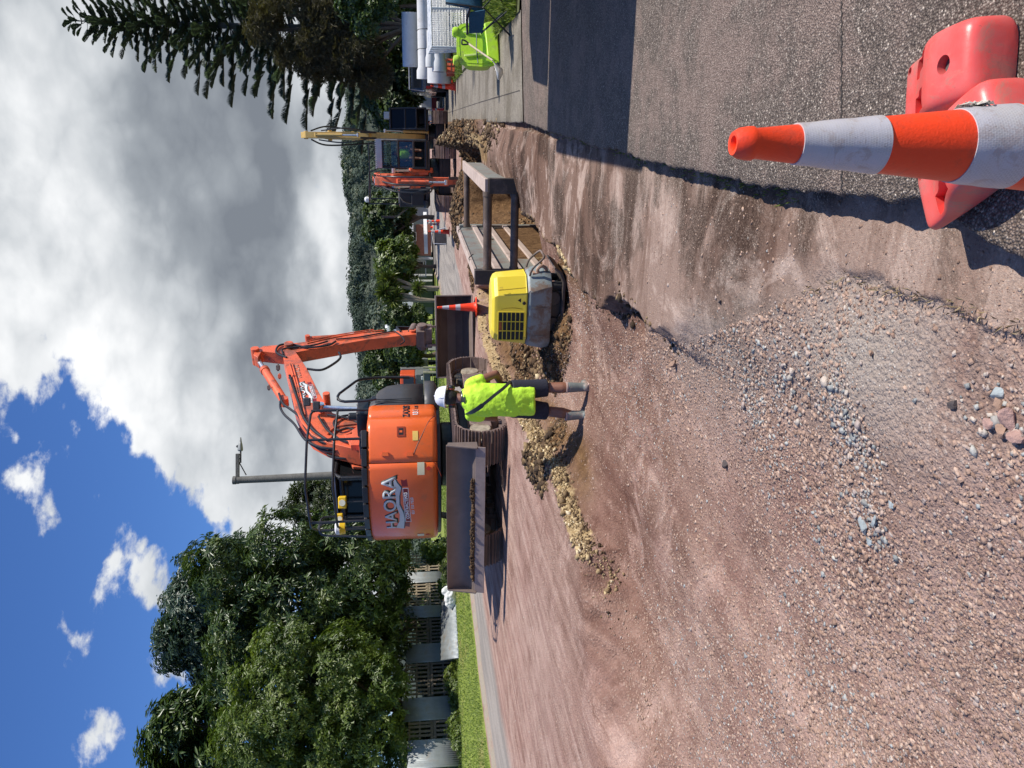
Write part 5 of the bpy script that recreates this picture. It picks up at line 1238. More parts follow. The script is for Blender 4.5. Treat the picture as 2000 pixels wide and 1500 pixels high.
# shorts, long and wide
mb = MB(); capsules(mb, [(V3((-.05, .02, .84)), .135), (V3((.05, .02, .84)), .135)])
for k_, h_, s in ((kr, hr_, 1), (kl, hl_, -1)): mb.tube([h_+V3((0, 0, .02)), h_*.45+k_*.55, k_*.97+h_*.03], [.120, .108, .102], 20)
so_ = fuse(mb, 'shorts', NAVY, pr, .010, 4)
for k_, s in ((rf, 1), (lf, -1)):
    mb = MB(); mb.tube([k_+V3((0, 0, z)) for z in (.26, .22, .13, .07)], [.060, .058, .052, .052], 20); capsules(mb, [(k_+V3((0, -.02, .05)), .050), (k_+V3((.02, .07, .045)), .046), (k_+V3((.035 if s > 0 else .0, .15, .038)), .038)])
    b_ = fuse(mb, 'gumboot', BOOT, pr, .008, 3)
    mb = MB(); mb.tube([k_+V3((0, -.06, .012)), k_+V3((.02, .08, .012)), k_+V3((.035 if s > 0 else 0, .17, .012))], [.042, .046, .036], 16)
    o_ = mb.build('boot_sole', SOLE, b_); 
    mb = MB(); mb.tube([k_+V3((0, 0, .262)), k_+V3((0, 0, .278))], .062, 20); mb.build('boot_top', SOLE, b_)
# wide strap from the left shoulder to the right hip, with a pouch in front
mb = MB(); path = [(-.140, .03, 1.405), (-.125, -.055, 1.375), (-.075, -.116, 1.29), (.0, -.146, 1.19), (.075, -.148, 1.09), (.135, -.125, 1.00), (.185, -.03, .92), (.180, .10, .90), (.10, .20, .93)]
sp_ = spline(path, 6); L_s = []
for i, p_ in enumerate(sp_):
    t_ = (sp_[min(i+1, len(sp_)-1)]-sp_[max(i-1, 0)]).normalized(); n_ = V3((p_.x*.8, p_.y-.03, 0)).normalized(); w_ = t_.cross(n_).normalized()*(.026 if 3 < i < 16 else .017)
    L_s.append([p_-w_+n_*.010, p_+w_+n_*.010, p_+w_+n_*.018, p_-w_+n_*.018])
mb.loft(L_s); mb.build('strap', BLK, pr)
mb = MB(); mb.box((.08, .24, .97), (.20, .10, .13)); mb.build('remote_pouch', BLK, pr, bevel=.02)
# operator seated in the second digger
cq = BB2 @ Vector((-.73, .30, 1.62))
op = empty('person', Vector(q2)+cq*1.05, rad(180-18), 'seated operator in a lime green vest inside the front digger cab', 'person')
mb = MB()
capsules(mb, [(V3((0, 0, .12)), .13), (V3((0, 0, .35)), .15), (V3((0, .02, .52)), .11), (V3((0, .04, .62)), .055)])
mb.ball((0, .06, .73), .10, 16, (.82, .95, 1.12)); mb.ball((0, .16, .715), .016, 8); mb.ball((0, .135, .675), .03, 10)
for s in (-1, 1):
    capsules(mb, [(V3((s*.10, .02, .10)), .095), (V3((s*.15, .42, .12)), .065), (V3((s*.15, .50, -.25)), .05)]); capsules(mb, [(V3((s*.15, .50, -.25)), .045), (V3((s*.15, .62, -.29)), .035)])
    capsules(mb, [(V3((s*.20, .02, .50)), .065), (V3((s*.27, .12, .27)), .048), (V3((s*.24, .36, .25)), .032)]); hand(mb, V3((s*.24, .37, .25)), V3((0, 1, -.1)), s)
fuse(mb, 'body', SKIN, op, .010, 4)
mb = MB(); mb.loft([ringe(.14, 0, .01, .17, .15, .01), ringe(.35, 0, .02, .185, .165, .01), ringe(.50, 0, .03, .20, .14, 0), ringe(.57, 0, .04, .12, .10, 0)]); fuse(mb, 'vest', mat('lime_vest', (.42, .80, .06), .7, .08), op, .012, 3)
mb = MB(); mb.ball((0, .05, .76), .103, 16, (.85, .97, 1.0)); mb.build('hair', HAIR, op)
mb = MB()
for s in (-1, 1): capsules(mb, [(V3((s*.10, .0, .10)), .11), (V3((s*.14, .36, .13)), .085)])
fuse(mb, 'shorts', NAVY, op, .012, 3)
# ------------------------------------------------------------ gravel, clods and stones
_t = (1+5**.5)/2
ICO_ = np.array([(-1,_t,0),(1,_t,0),(-1,-_t,0),(1,-_t,0),(0,-1,_t),(0,1,_t),(0,-1,-_t),(0,1,-_t),(_t,0,-1),(_t,0,1),(-_t,0,-1),(-_t,0,1)], float)
ICO = np.array([(a, b, c) for a in (-1, 1) for b in (-1, 1) for c in (-1, 1)], float)*.62
ICF_ = np.array([(0,11,5),(0,5,1),(0,1,7),(0,7,10),(0,10,11),(1,5,9),(5,11,4),(11,10,2),(10,7,6),(7,1,8),(3,9,4),(3,4,2),(3,2,6),(3,6,8),(3,8,9),(4,9,5),(2,4,11),(6,2,10),(8,6,7),(9,8,1)])
ICF = np.array([(0,1,3),(0,3,2),(4,6,7),(4,7,5),(0,4,5),(0,5,1),(2,3,7),(2,7,6),(0,2,6),(0,6,4),(1,5,7),(1,7,3)])
def stones(name, pos, r, tint, m, seed=0, flat=.65, jag=.32, smooth=False):
    rs = np.random.RandomState(seed); n = len(pos)
    v = ICO[None]*(1+rs.uniform(-jag, jag, (n, 8, 3))*1.25)
    v = v*(rs.uniform(.65, 1.25, (n, 1, 3))*np.array([1, 1, flat])); v = v*r[:, None, None]
    a = rs.rand(n)*6.28; c, s = np.cos(a)[:, None], np.sin(a)[:, None]
    x = v[:, :, 0]*c-v[:, :, 1]*s; y = v[:, :, 0]*s+v[:, :, 1]*c; v = np.stack([x, y, v[:, :, 2]], -1)
    tl = rs.uniform(-.4, .4, (n, 1)); z = v[:, :, 2]+v[:, :, 0]*tl; v = np.stack([v[:, :, 0], v[:, :, 1], z], -1)
    v = v+pos[:, None, :]
    f = ICF[None]+8*np.arange(n)[:, None, None]
    return mesh_np(name, v.reshape(-1, 3), f.reshape(-1, 3), m, tint=np.repeat(tint, 12), smooth=smooth)
def rockmat(name, stops): return mat(name, (.3, .2, .2), .85, .2, 30, .5, 90, tint=stops, spec=.3)
RM = rockmat('gravel_stone', [(0, (.20, .125, .090)), (.2, (.31, .200, .148)), (.45, (.42, .285, .215)), (.62, (.54, .39, .300)), (.72, (.38, .31, .28)), (.80, (.58, .49, .41)), (.86, (.23, .24, .235)), (.94, (.40, .41, .395)), (1, (.62, .56, .46))])
rs = np.random.RandomState(1)
def scatter(n, y0, y1, kmax, seed):
    r_ = np.random.RandomState(seed); Y = np.exp(r_.uniform(np.log(y0+.6), np.log(y1+.6), n))-.6; k = r_.uniform(-kmax, kmax, n); return k*(Y+.3), Y
x, y = scatter(330000, 1.15, 13, .60, 2)
tt = (kerbx(y)-x)*.9468
dens = np.clip(.25+.9*(vn(x*.9+3, y*.9)-.25)+.5*(vn(x*3.1, y*3.1)-.5), .03, 1)
sdv, wd = edge_sd(x, y); dug = sdv > 0
dens = np.where(dug, dens, dens*.16); dens *= np.where(tt < 0, 0, 1)
dens *= np.where((sdv > 0) & (x < .4), 1.0, .55)
keep = rs.rand(len(x)) < dens; x, y = x[keep], y[keep]; sdk = sdv[keep]
z = ground_h(x, y)
r = np.exp(rs.normal(math.log(.0058), .50, len(x))); r = np.clip(r, .0028, .016)*np.where(sdk > 0, 1, .7)
r = r*(.75+.6*vn(x*1.3+8, y*1.3)); r = np.maximum(r, .0009*y)
tn = rs.beta(2.2, 2.6, len(x))*.85; bl = vn(x*1.1+31, y*1.1+7) > .66; tn = np.where(rs.rand(len(x)) < .03, rs.uniform(.8, 1, len(x)), tn); tn = np.where(bl & (rs.rand(len(x)) < .10), rs.uniform(.86, .97, len(x)), tn)
tag(stones('gravel', np.stack([x, y, z-r*.05], -1), r, tn, RM, 3, .50), 'loose pinkish and grey gravel stones spread over the dug-out ground', 'gravel', kind='stuff')
# angular chips in the blue grey vein and the patch of small stones near the lower right
x = []; y = []
for (px, py, s_, n_) in ((1640, 780, .06, 130), (1680, 880, .08, 170), (1690, 990, .06, 120), (1560, 700, .10, 80), (1475, 790, .09, 140), (1650, 850, .06, 90), (1530, 760, .08, 100), (1720, 1060, .06, 50), (1960, 830, .07, 90)):
    c = GH(px, py, -.3); x += list(rs.normal(c.x, s_, n_)); y += list(rs.normal(c.y, s_*1.2, n_))
x, y = np.array(x), np.array(y); r = np.exp(rs.normal(math.log(.0078), .42, len(x))); z = ground_h(x, y)
tag(stones('blue_chips', np.stack([x, y, z+r*.2], -1), r, rs.uniform(.66, .96, len(x)), RM, 6, .5), 'patches of pale blue grey stone chips among the pink gravel', 'gravel', kind='stuff')
# clods of clay and soil along the cut edge
CM = rockmat('clay_clod', [(0, (.045, .028, .016)), (.35, (.12, .075, .04)), (.6, (.30, .21, .11)), (.85, (.52, .40, .22)), (1, (.70, .60, .42))])
x = []; y = []; tn = []; rr = []
for i in range(len(EDW)-1):
    a = np.array(EDW[i][:2]); b = np.array(EDW[i+1][:2]); w_ = EDW[i][2]
    if w_ > .35 or a[1] < 4.5: continue
    L = np.linalg.norm(b-a); lf = a[0] < 1.2 and a[1] > 7.2; n = int(L*(1300 if lf else 110)*(.35 if w_ >= .16 else 1)); u = rs.rand(n); off = rs.normal(.0 if lf else .05, .024 if lf else .07, n)
    nrm = np.array([-(b-a)[1], (b-a)[0]])/max(L, 1e-6)
    mid = (a+b)/2; sg = 1 if edge_sd(np.array([mid[0]+nrm[0]*.15]), np.array([mid[1]+nrm[1]*.15]))[0][0] > 0 else -1
    p_ = a+(b-a)*u[:, None]+nrm*sg*(off)[:, None]; x += list(p_[:, 0]); y += list(p_[:, 1])
    tn += list(np.clip((.66 if lf else .35)-np.maximum(off, 0)*7+rs.normal(0, .17, n), 0, 1)); rr += list(np.exp(rs.normal(math.log(.0082 if lf else .009), .60, n)))
x, y, rr = map(np.array, (x, y, rr)); rr = np.clip(rr, .004, .045)
tag(stones('clay_clods', np.stack([x, y, ground_h(x, y)+rr*.15], -1), rr, np.array(tn), CM, 8, .8, .38), 'yellowish clay lumps broken out along the edge of the cut', 'clay', kind='stuff')
x = []; y = []; tn = []; rr = []
for (px, py, h, r_, k) in PW:
    n = int(2200*r_*r_ if r_ > .6 else 600); a = rs.rand(n)*6.28; d = np.sqrt(rs.rand(n))*r_*1.25; x += list(px+d*np.cos(a)); y += list(py+d*np.sin(a)); tn += list(np.clip(rs.normal(.48 if k == 'c' else .24, .2, n), 0, 1)); rr += list(np.exp(rs.normal(math.log(.022 if r_ > .6 else .013), .55, n)))
for (px, py, Y, s_, n) in ((1060, 880, 9.7, .16, 420), (1095, 930, 9.2, .12, 260), (1030, 690, 11, .22, 500), (1000, 720, 12, .25, 420), (985, 640, 13.4, .3, 400)):
    c = P(px, py, Y); x += list(rs.normal(c.x, s_, n)); y += list(rs.normal(c.y, s_*1.3, n)); tn += list(np.clip(rs.normal(.32, .2, n), 0, 1)); rr += list(np.exp(rs.normal(math.log(.020), .5, n)))
for _ in range(1800):                                                   # spoil along the open trench
    s_ = rs.uniform(1.5, 12); l_ = -2.25+rs.normal(0, .28) if rs.rand() < .6 else .45+rs.normal(0, .3); q = sw(s_, l_); x.append(q.x); y.append(q.y); tn.append(min(1, max(0, rs.normal(.33, .2)))); rr.append(math.exp(rs.normal(math.log(.022), .5)))
x, y, rr = map(np.array, (x, y, rr)); rr = np.clip(rr, .006, .075)
tag(stones('soil_clods', np.stack([x, y, ground_h(x, y)+rr*.25], -1), rr, np.array(tn), CM, 9, .8, .38), 'dark brown soil clods heaped round the trench and the cut', 'soil', kind='stuff')
# soil caught on the blade
x = rs.uniform(-1.1, .75, 900); d = np.abs(rs.normal(0, .035, 900)); hh = .05*(.4+vn(x*4, x*0)); zz_ = rs.rand(900)*hh
UB_ = Matrix.Translation(XC) @ Matrix.Rotation(-rad(21.5), 4, 'Z') @ Matrix.Translation((-.17, 0, .10))
pp = np.array([UB_ @ Vector((a, -3.5/2-.28-.055-.4*b_, .445+c_)) for a, b_, c_ in zip(x, d, zz_)])
tag(stones('soil_clods', pp, np.clip(np.exp(rs.normal(math.log(.018), .4, 900)), .006, .05), rs.uniform(.05, .4, 900), CM, 12, .8, .35), 'strip of dark soil caught on the ledge of the digger blade', 'soil', kind='stuff')
# single rocks
def rock(px, py, z, r_, label, tint, seed, flat=.7, grp='larger rocks in the foreground'):
    c = GH(px, py, z); rs2 = np.random.RandomState(seed)
    bm = bmesh.new(); bmesh.ops.create_icosphere(bm, subdivisions=3, radius=1); sx_, sy_ = rs2.uniform(.75, 1.2, 2)
    pl_ = [(Vector(rs2.normal(size=3)).normalized(), rs2.uniform(.38, .75)) for _ in range(12)]
    for v in bm.verts:
        for n_, d_ in pl_:
            e_ = v.co.dot(n_)-d_
            if e_ > 0: v.co -= n_*e_*.985
        v.co += v.co*.035*(mnoise.noise(v.co*2.7+Vector((seed, 0, 0)))); v.co = Vector((v.co.x*sx_, v.co.y*sy_, v.co.z*flat))*r_
    me = bpy.data.meshes.new('rock'); bm.to_mesh(me); bm.free(); me.materials.append(mat('rock_'+tint, dict(tan=(.33, .21, .15), pink=(.40, .25, .21), blue=(.30, .34, .35), dark=(.075, .06, .058))[tint], .85, .25, 14, .6, 50, dirt=(.2, .13, .1), dirt_amt=.3))
    o = link(bpy.data.objects.new('rock', me)); o.location = (c.x, c.y, gh(c.x, c.y)+r_*flat*.45); o.rotation_euler.z = seed
    return tag(o, label, 'rock', grp)
rock(1320, 710, -.35, .052, 'brown split rock alone below the hole in the seal', 'tan', 2)
rock(1418, 905, -.4, .034, 'dark rock on the edge of the coarse gravel left of the brown rock', 'dark', 3)
for i, (a, b, r_, lb) in enumerate(((1690, 1030, .042, 'largest flat blue grey rock in the blue rock cluster'), (1712, 1018, .035, 'upright blue grey rock on the right of the blue rock cluster'), (1700, 1058, .028, 'pale rock at the left end of the blue rock cluster'), (1742, 985, .024, 'smooth grey rock just right of the blue rock cluster'))): rock(a, b, -.4, r_, lb, 'blue', 10+i, .5)
for i, (a, b, r_, lb, t_) in enumerate(((1975, 815, .040, 'biggest pink rock in the heap at the near edge', 'pink'), (1955, 790, .032, 'reddish rock at the back of the near edge heap', 'tan'), (1935, 825, .03, 'squat pink rock at the left of the near edge heap', 'pink'), (1990, 850, .03, 'pale pink rock lowest in the near edge heap', 'pink'), (1962, 838, .026, 'small brown rock wedged in the near edge heap', 'tan'),
        (1865, 790, .022, 'dark grey pebble above the near edge heap', 'dark'), (1950, 770, .028, 'thin grey slab leaning right of the near edge heap', 'blue'))): rock(a, b, -.4, r_, lb, t_, 20+i, .6)
rock(1408, 590, -.3, .018, 'small dark stone on the grey seal left of the kerb', 'dark', 31); rock(1705, 690, -.3, .017, 'round brown stone on the grey gravel nearer the gutter', 'tan', 33)

# ------------------------------------------------------------ leaves and trees
def leaf_quads(c, d, up, L, Wd, bend=.25):
    """c,d,up (n,3): base, direction, normal -> kite shaped leaves, 4 verts, 2 tris folded"""
    s_ = np.cross(d, up); s_ /= np.linalg.norm(s_, axis=1, keepdims=True)+1e-9
    L = L[:, None]; Wd = Wd[:, None]
    m_ = c+d*L*.5-up*L*bend*.0
    return np.stack([c, m_+s_*Wd*.5+up*L*.05, c+d*L-up*L*bend*.5, m_-s_*Wd*.5+up*L*.05], 1)
def unit(v): return v/(np.linalg.norm(v, axis=-1, keepdims=True)+1e-9)
def crown(name, blobs, nclus, k, L, Wd, m, parent, seed, spread=.75, gap=.42, gs=.8, tbase=.5, fill=.35, droop=.2, up=.5):
    """clusters of k leaves on twig ends through the outer volume of several lobes"""
    rs = np.random.RandomState(seed); B_ = np.array([b[:3] for b in blobs]); R_ = np.array([b[3:6] for b in blobs]); w_ = R_.prod(1)**(2/3); w_ /= w_.sum()
    N = int(nclus*2.2); bi = rs.choice(len(blobs), N, p=w_); dr = unit(rs.normal(size=(N, 3))); rad_ = np.where(rs.rand(N) < fill, rs.rand(N)**.5, 1-np.abs(rs.normal(0, .10, N)))
    lump = 1+.42*np.array([mnoise.noise(Vector(q_)*2.9+Vector((seed, b_*3, 0))) for q_, b_ in zip(dr, bi)])
    p_ = B_[bi]+dr*R_[bi]*(rad_*lump)[:, None]
    nz = np.array([mnoise.noise(Vector(q_)*gs+Vector((seed*7, 0, 0))) for q_ in p_]); keep = nz > (gap-.5)*1.0-.12
    # drop clusters deep inside other lobes
    p_, dr, bi, nz = p_[keep][:nclus], dr[keep][:nclus], bi[keep][:nclus], nz[keep][:nclus]; n = len(p_)
    ax = unit(dr+np.array([0, 0, up])+rs.normal(0, .35, (n, 3)))
    ax = np.repeat(ax, k, 0); cc = np.repeat(p_, k, 0); rv = unit(rs.normal(size=(n*k, 3))); side = unit(rv-ax*(rv*ax).sum(1, keepdims=True))
    d = unit(ax*(1-spread)+side*spread+np.array([0, 0, -droop])); nn = unit(ax*spread-side*(1-spread)+rs.normal(0, .15, (n*k, 3)))
    nn = unit(nn-d*(nn*d).sum(1, keepdims=True)); Ls = L*rs.uniform(.7, 1.2, n*k); cc = cc+side*Ls[:, None]*.08+rs.normal(0, L*.12, (n*k, 3))
    q = leaf_quads(cc, d, nn, Ls, Ls*Wd/L*rs.uniform(.8, 1.2, n*k))
    tn = np.clip(tbase+np.repeat(nz*.35+rs.normal(0, .10, n), k)+rs.normal(0, .10, n*k), 0, 1)
    V = q.reshape(-1, 3); F_ = np.arange(len(V)).reshape(-1, 4); F2 = np.concatenate([F_[:, [0, 1, 2]], F_[:, [0, 2, 3]]])
    return mesh_np(name, V, F2, m, parent, tint=np.concatenate([tn, tn]))
BARK = mat('bark', (.11, .08, .06), .9, .35, 8, .8, 25)
def limbs(parent, base, blobs, r0, seed, m=BARK, h=.35):
    rs = np.random.RandomState(seed); mb = MB(); b0 = Vector(base); cen = sum((Vector(b[:3]) for b in blobs), Vector())/len(blobs)
    f_ = b0+(cen-b0)*h; mb.tube(spline([b0, b0+(f_-b0)*.5+Vector((rs.uniform(-.1, .1), 0, 0)), f_], 4), [r0*(1-.35*i/8) for i in range(9)], 10)
    tr_ = mb.build('trunk', m, parent)
    for b in blobs:
        mb = MB(); e = Vector(b[:3]); mid_ = f_*.5+e*.5+Vector((rs.uniform(-.3, .3), rs.uniform(-.3, .3), .15)); pts = spline([f_-(f_-b0)*.15, mid_, e], 4); mb.tube(pts, [r0*.55*(1-.7*i/8) for i in range(9)], 8)
        for j in range(7):
            s0 = pts[3+j % 5]; dv_ = Vector(rs.normal(size=3)); dv_.z = abs(dv_.z)*.6; dv_.normalize(); ee = s0+Vector((dv_.x*b[3], dv_.y*b[4], dv_.z*b[5]))*.8
            mb.tube(spline([s0, s0*.5+ee*.5+Vector((0, 0, .1)), ee], 3), [r0*.22*(1-.7*i/6) for i in range(7)], 6)
        mb.build('branch', m, parent)
    return tr_
def tree(label, base, blobs, leaves, k, L, Wd, m, seed, cat='tree', name='tree', grp=None, r0=.16, h=.35, **kw):
    r = empty(name, base, 0, label, cat, grp); bb = [tuple(np.array(b[:3])-np.array(base))+tuple(b[3:]) for b in blobs]
    limbs(r, (0, 0, 0), bb, r0, seed, h=h); crown('crown', bb, leaves, k, L, Wd, m, r, seed, **kw); return r
def PB(px, py, Y, rx, ry, rz):          # lobe: centre from a sight line, radii in photo pixels (across, deep, up)
    c = P(px, py, Y); k_ = Y/1500; return (c.x, c.y, c.z, rx*k_, ry*k_, rz*k_)
LM1 = leafmat('loquat_leaf', [(0, (.014, .026, .009)), (.4, (.038, .068, .018)), (.7, (.080, .120, .030)), (1, (.17, .20, .06))], .22, .34, .45)
LM2 = leafmat('bright_leaf', [(0, (.028, .050, .009)), (.4, (.075, .115, .020)), (.7, (.140, .190, .036)), (1, (.25, .28, .07))], .30, .4)
LM3 = leafmat('blue_green_leaf', [(0, (.018, .032, .020)), (.5, (.045, .078, .045)), (1, (.10, .14, .08))], .25, .38)
LM4 = leafmat('hedge_leaf', [(0, (.014, .026, .008)), (.5, (.050, .082, .020)), (1, (.14, .18, .045))], .25, .45)
LM5 = leafmat('brown_green_needle', [(0, (.045, .038, .020)), (.5, (.11, .095, .052)), (1, (.20, .175, .09))], .15, .6)
LMP = leafmat('pine_frond', [(0, (.028, .044, .034)), (.5, (.070, .098, .075)), (1, (.16, .19, .15))], .3, .5, .3)
def bush(label, Y, lobes, n, L, m, seed, **kw):
    c = lobes[0]; g = P(840, c[1], Y); return tree(label, (g.x, Y, .25), [PB(a, b, Y, w_, w_*.9, h_) for a, b, w_, h_ in lobes], n, 6, L, L*.5, m, seed, **kw)
# left: big dark broad-leaved tree behind the fence
Yt = 29
g_ = P(870, 1200, 34); base = (g_.x, g_.y, .3)
tree('tall dark glossy broad-leaved tree rising behind the fence left of the big digger', base,
     [PB(700, 1120, Yt, 130, 110, 100), PB(600, 1190, Yt, 130, 110, 110), PB(560, 1090, Yt, 90, 90, 80), PB(690, 1290, Yt, 120, 110, 110), PB(500, 1240, Yt, 120, 100, 90), PB(430, 1120, Yt, 70, 70, 60), PB(640, 1400, Yt, 110, 100, 110), PB(480, 1340, Yt+1, 100, 90, 70), PB(740, 1060, Yt, 60, 60, 55)],
     11500, 8, .24, .066, LM1, 21, r0=.22, h=.25, gap=.46, gs=.9, fill=.42, up=.3)
tree('blue green leafy tree whose crown tops the others above the fence', (base[0]-.6, base[1]+1.5, .3),
     [PB(400, 1190, 33, 95, 90, 80), PB(345, 1250, 33, 55, 60, 36), PB(470, 1150, 33, 90, 80, 70), PB(430, 1270, 33, 70, 70, 60), PB(390, 1120, 33, 50, 50, 45)], 6500, 7, .24, .07, LM3, 22, r0=.2, gap=.44, gs=.8, droop=.35)
tree('bright green round tree in front of the dark ones at the near fence end', (P(890, 1400, 28.6).x, 28.6, .3),
     [PB(560, 1380, 26, 110, 90, 110), PB(660, 1300, 26, 70, 70, 80), PB(700, 1420, 26, 120, 100, 90), PB(500, 1460, 26, 90, 80, 80), PB(620, 1490, 26, 110, 90, 100), PB(560, 1280, 26, 70, 60, 70), PB(770, 1470, 26, 60, 70, 50), PB(745, 1330, 25.6, 45, 50, 45)], 14000, 7, .135, .042, LM2, 23, r0=.18, h=.4, gap=.44, gs=1.1, fill=.3)
tree('sparse long-leaved tree at the far left corner against the sky', (P(870, 1470, 31).x, 31, .3),
     [PB(350, 1450, 31, 95, 70, 60), PB(440, 1480, 31, 90, 70, 60), PB(400, 1400, 31, 50, 50, 40), PB(320, 1400, 31, 26, 30, 14)], 1500, 9, .36, .085, LM1, 24, r0=.18, gap=.5, fill=.25, up=.9)
tree('feathery cypress-like tree just left of the digger cab', (P(850, 1010, 34).x, 34, .3),
     [PB(640, 985, 34, 50, 50, 70), PB(590, 995, 34, 25, 28, 42), PB(600, 960, 34, 20, 22, 34), PB(680, 1020, 34, 60, 50, 60), PB(650, 1060, 34, 40, 40, 60), PB(690, 950, 34, 30, 34, 50), PB(750, 960, 34, 60, 50, 60)], 5200, 8, .20, .035, leafmat('cypress', [(0, (.02, .035, .015)), (.5, (.06, .085, .035)), (1, (.13, .15, .06))], .2), 25, r0=.15, gap=.35, up=1.0, droop=-.2)
# undergrowth and ivy at the fence foot
tree('low ivy bush spilling from the fence beside the digger blade', (P(865, 1065, 31).x, 31, .3), [PB(845, 1075, 31, 26, 30, 22), PB(868, 1130, 29, 40, 40, 12), PB(885, 1160, 28, 25, 30, 10)], 1500, 6, .10, .06, LM2, 26, cat='bush', name='bush', r0=.03)
# beyond the road: bushes and trees (label, Y, [lobes], leaves, size)
bush('rounded olive green tree behind the white framed trellis', 56, [(772, 520, 42, 36), (755, 500, 26, 24), (775, 550, 28, 26), (785, 490, 26, 24), (760, 535, 28, 22)], 4200, .30, LM2, 31, r0=.16, fill=.3)
bush('broad dark green tree behind the brick house', 60, [(755, 425, 40, 38), (735, 445, 28, 24), (780, 405, 30, 26), (770, 455, 26, 30), (740, 405, 26, 22)], 4200, .34, LM4, 32, r0=.2, fill=.3)
bush('dark shrubbery between the cabbage trees and the digger arm', 50, [(780, 620, 26, 24), (760, 612, 18, 16), (800, 650, 24, 22), (815, 620, 22, 16), (790, 680, 30, 26)], 3600, .22, LM4, 33, cat='shrub', r0=.08, gap=.4)
bush('tall hedge tree directly behind the digger arm', 54, [(770, 690, 36, 34), (740, 670, 26, 22), (790, 720, 34, 30), (735, 710, 24, 24), (800, 700, 32, 22), (755, 735, 30, 24)], 4400, .30, LM4, 34, r0=.2)
bush('scrappy bush beside the leaning grey post on the far verge', 44, [(825, 665, 14, 12), (838, 672, 12, 8)], 700, .16, LM2, 35, cat='bush', r0=.03)
bush('dense dark tree low on the right under the tall pine', 40, [(770, 60, 66, 46), (745, 120, 50, 44), (790, 150, 46, 36), (720, 40, 50, 40), (770, 200, 30, 26), (690, 90, 50, 40), (800, 95, 40, 20), (760, 5, 60, 60)], 9000, .34, LM4, 36, r0=.25, fill=.35, gap=.30)
bush('shadowy tree left of the dark one, reaching towards the truck', 46, [(785, 215, 26, 20), (760, 225, 22, 20), (800, 190, 22, 14), (738, 190, 30, 26)], 2600, .30, LM4, 37, r0=.15, gap=.38)
bush('glossy leaved tree in the upper right corner beside the pine trunk', 30, [(745, 15, 36, 30), (715, 40, 26, 26), (690, 5, 28, 30), (770, -20, 30, 30)], 2400, .22, LM1, 38, r0=.15)
# thin brown needled tree in front of the pine
bw = [PB(640, 60, 36, 55, 40, 60), PB(560, 30, 36, 45, 40, 60), PB(590, 100, 36, 40, 40, 50), PB(690, 110, 36, 50, 40, 50), PB(660, 0, 36, 60, 50, 80), PB(520, 60, 36, 30, 30, 36), PB(730, 150, 36, 34, 30, 34), PB(620, 125, 36, 30, 30, 40)]
g_ = P(830, 40, 36)
tree('thin brown needled tree with bare grey branches in front of the pine', (g_.x, g_.y, .1), bw, 5200, 9, .28, .020, LM5, 39, r0=.20, h=.3, gap=.42, up=.8, droop=-.1, fill=.45)
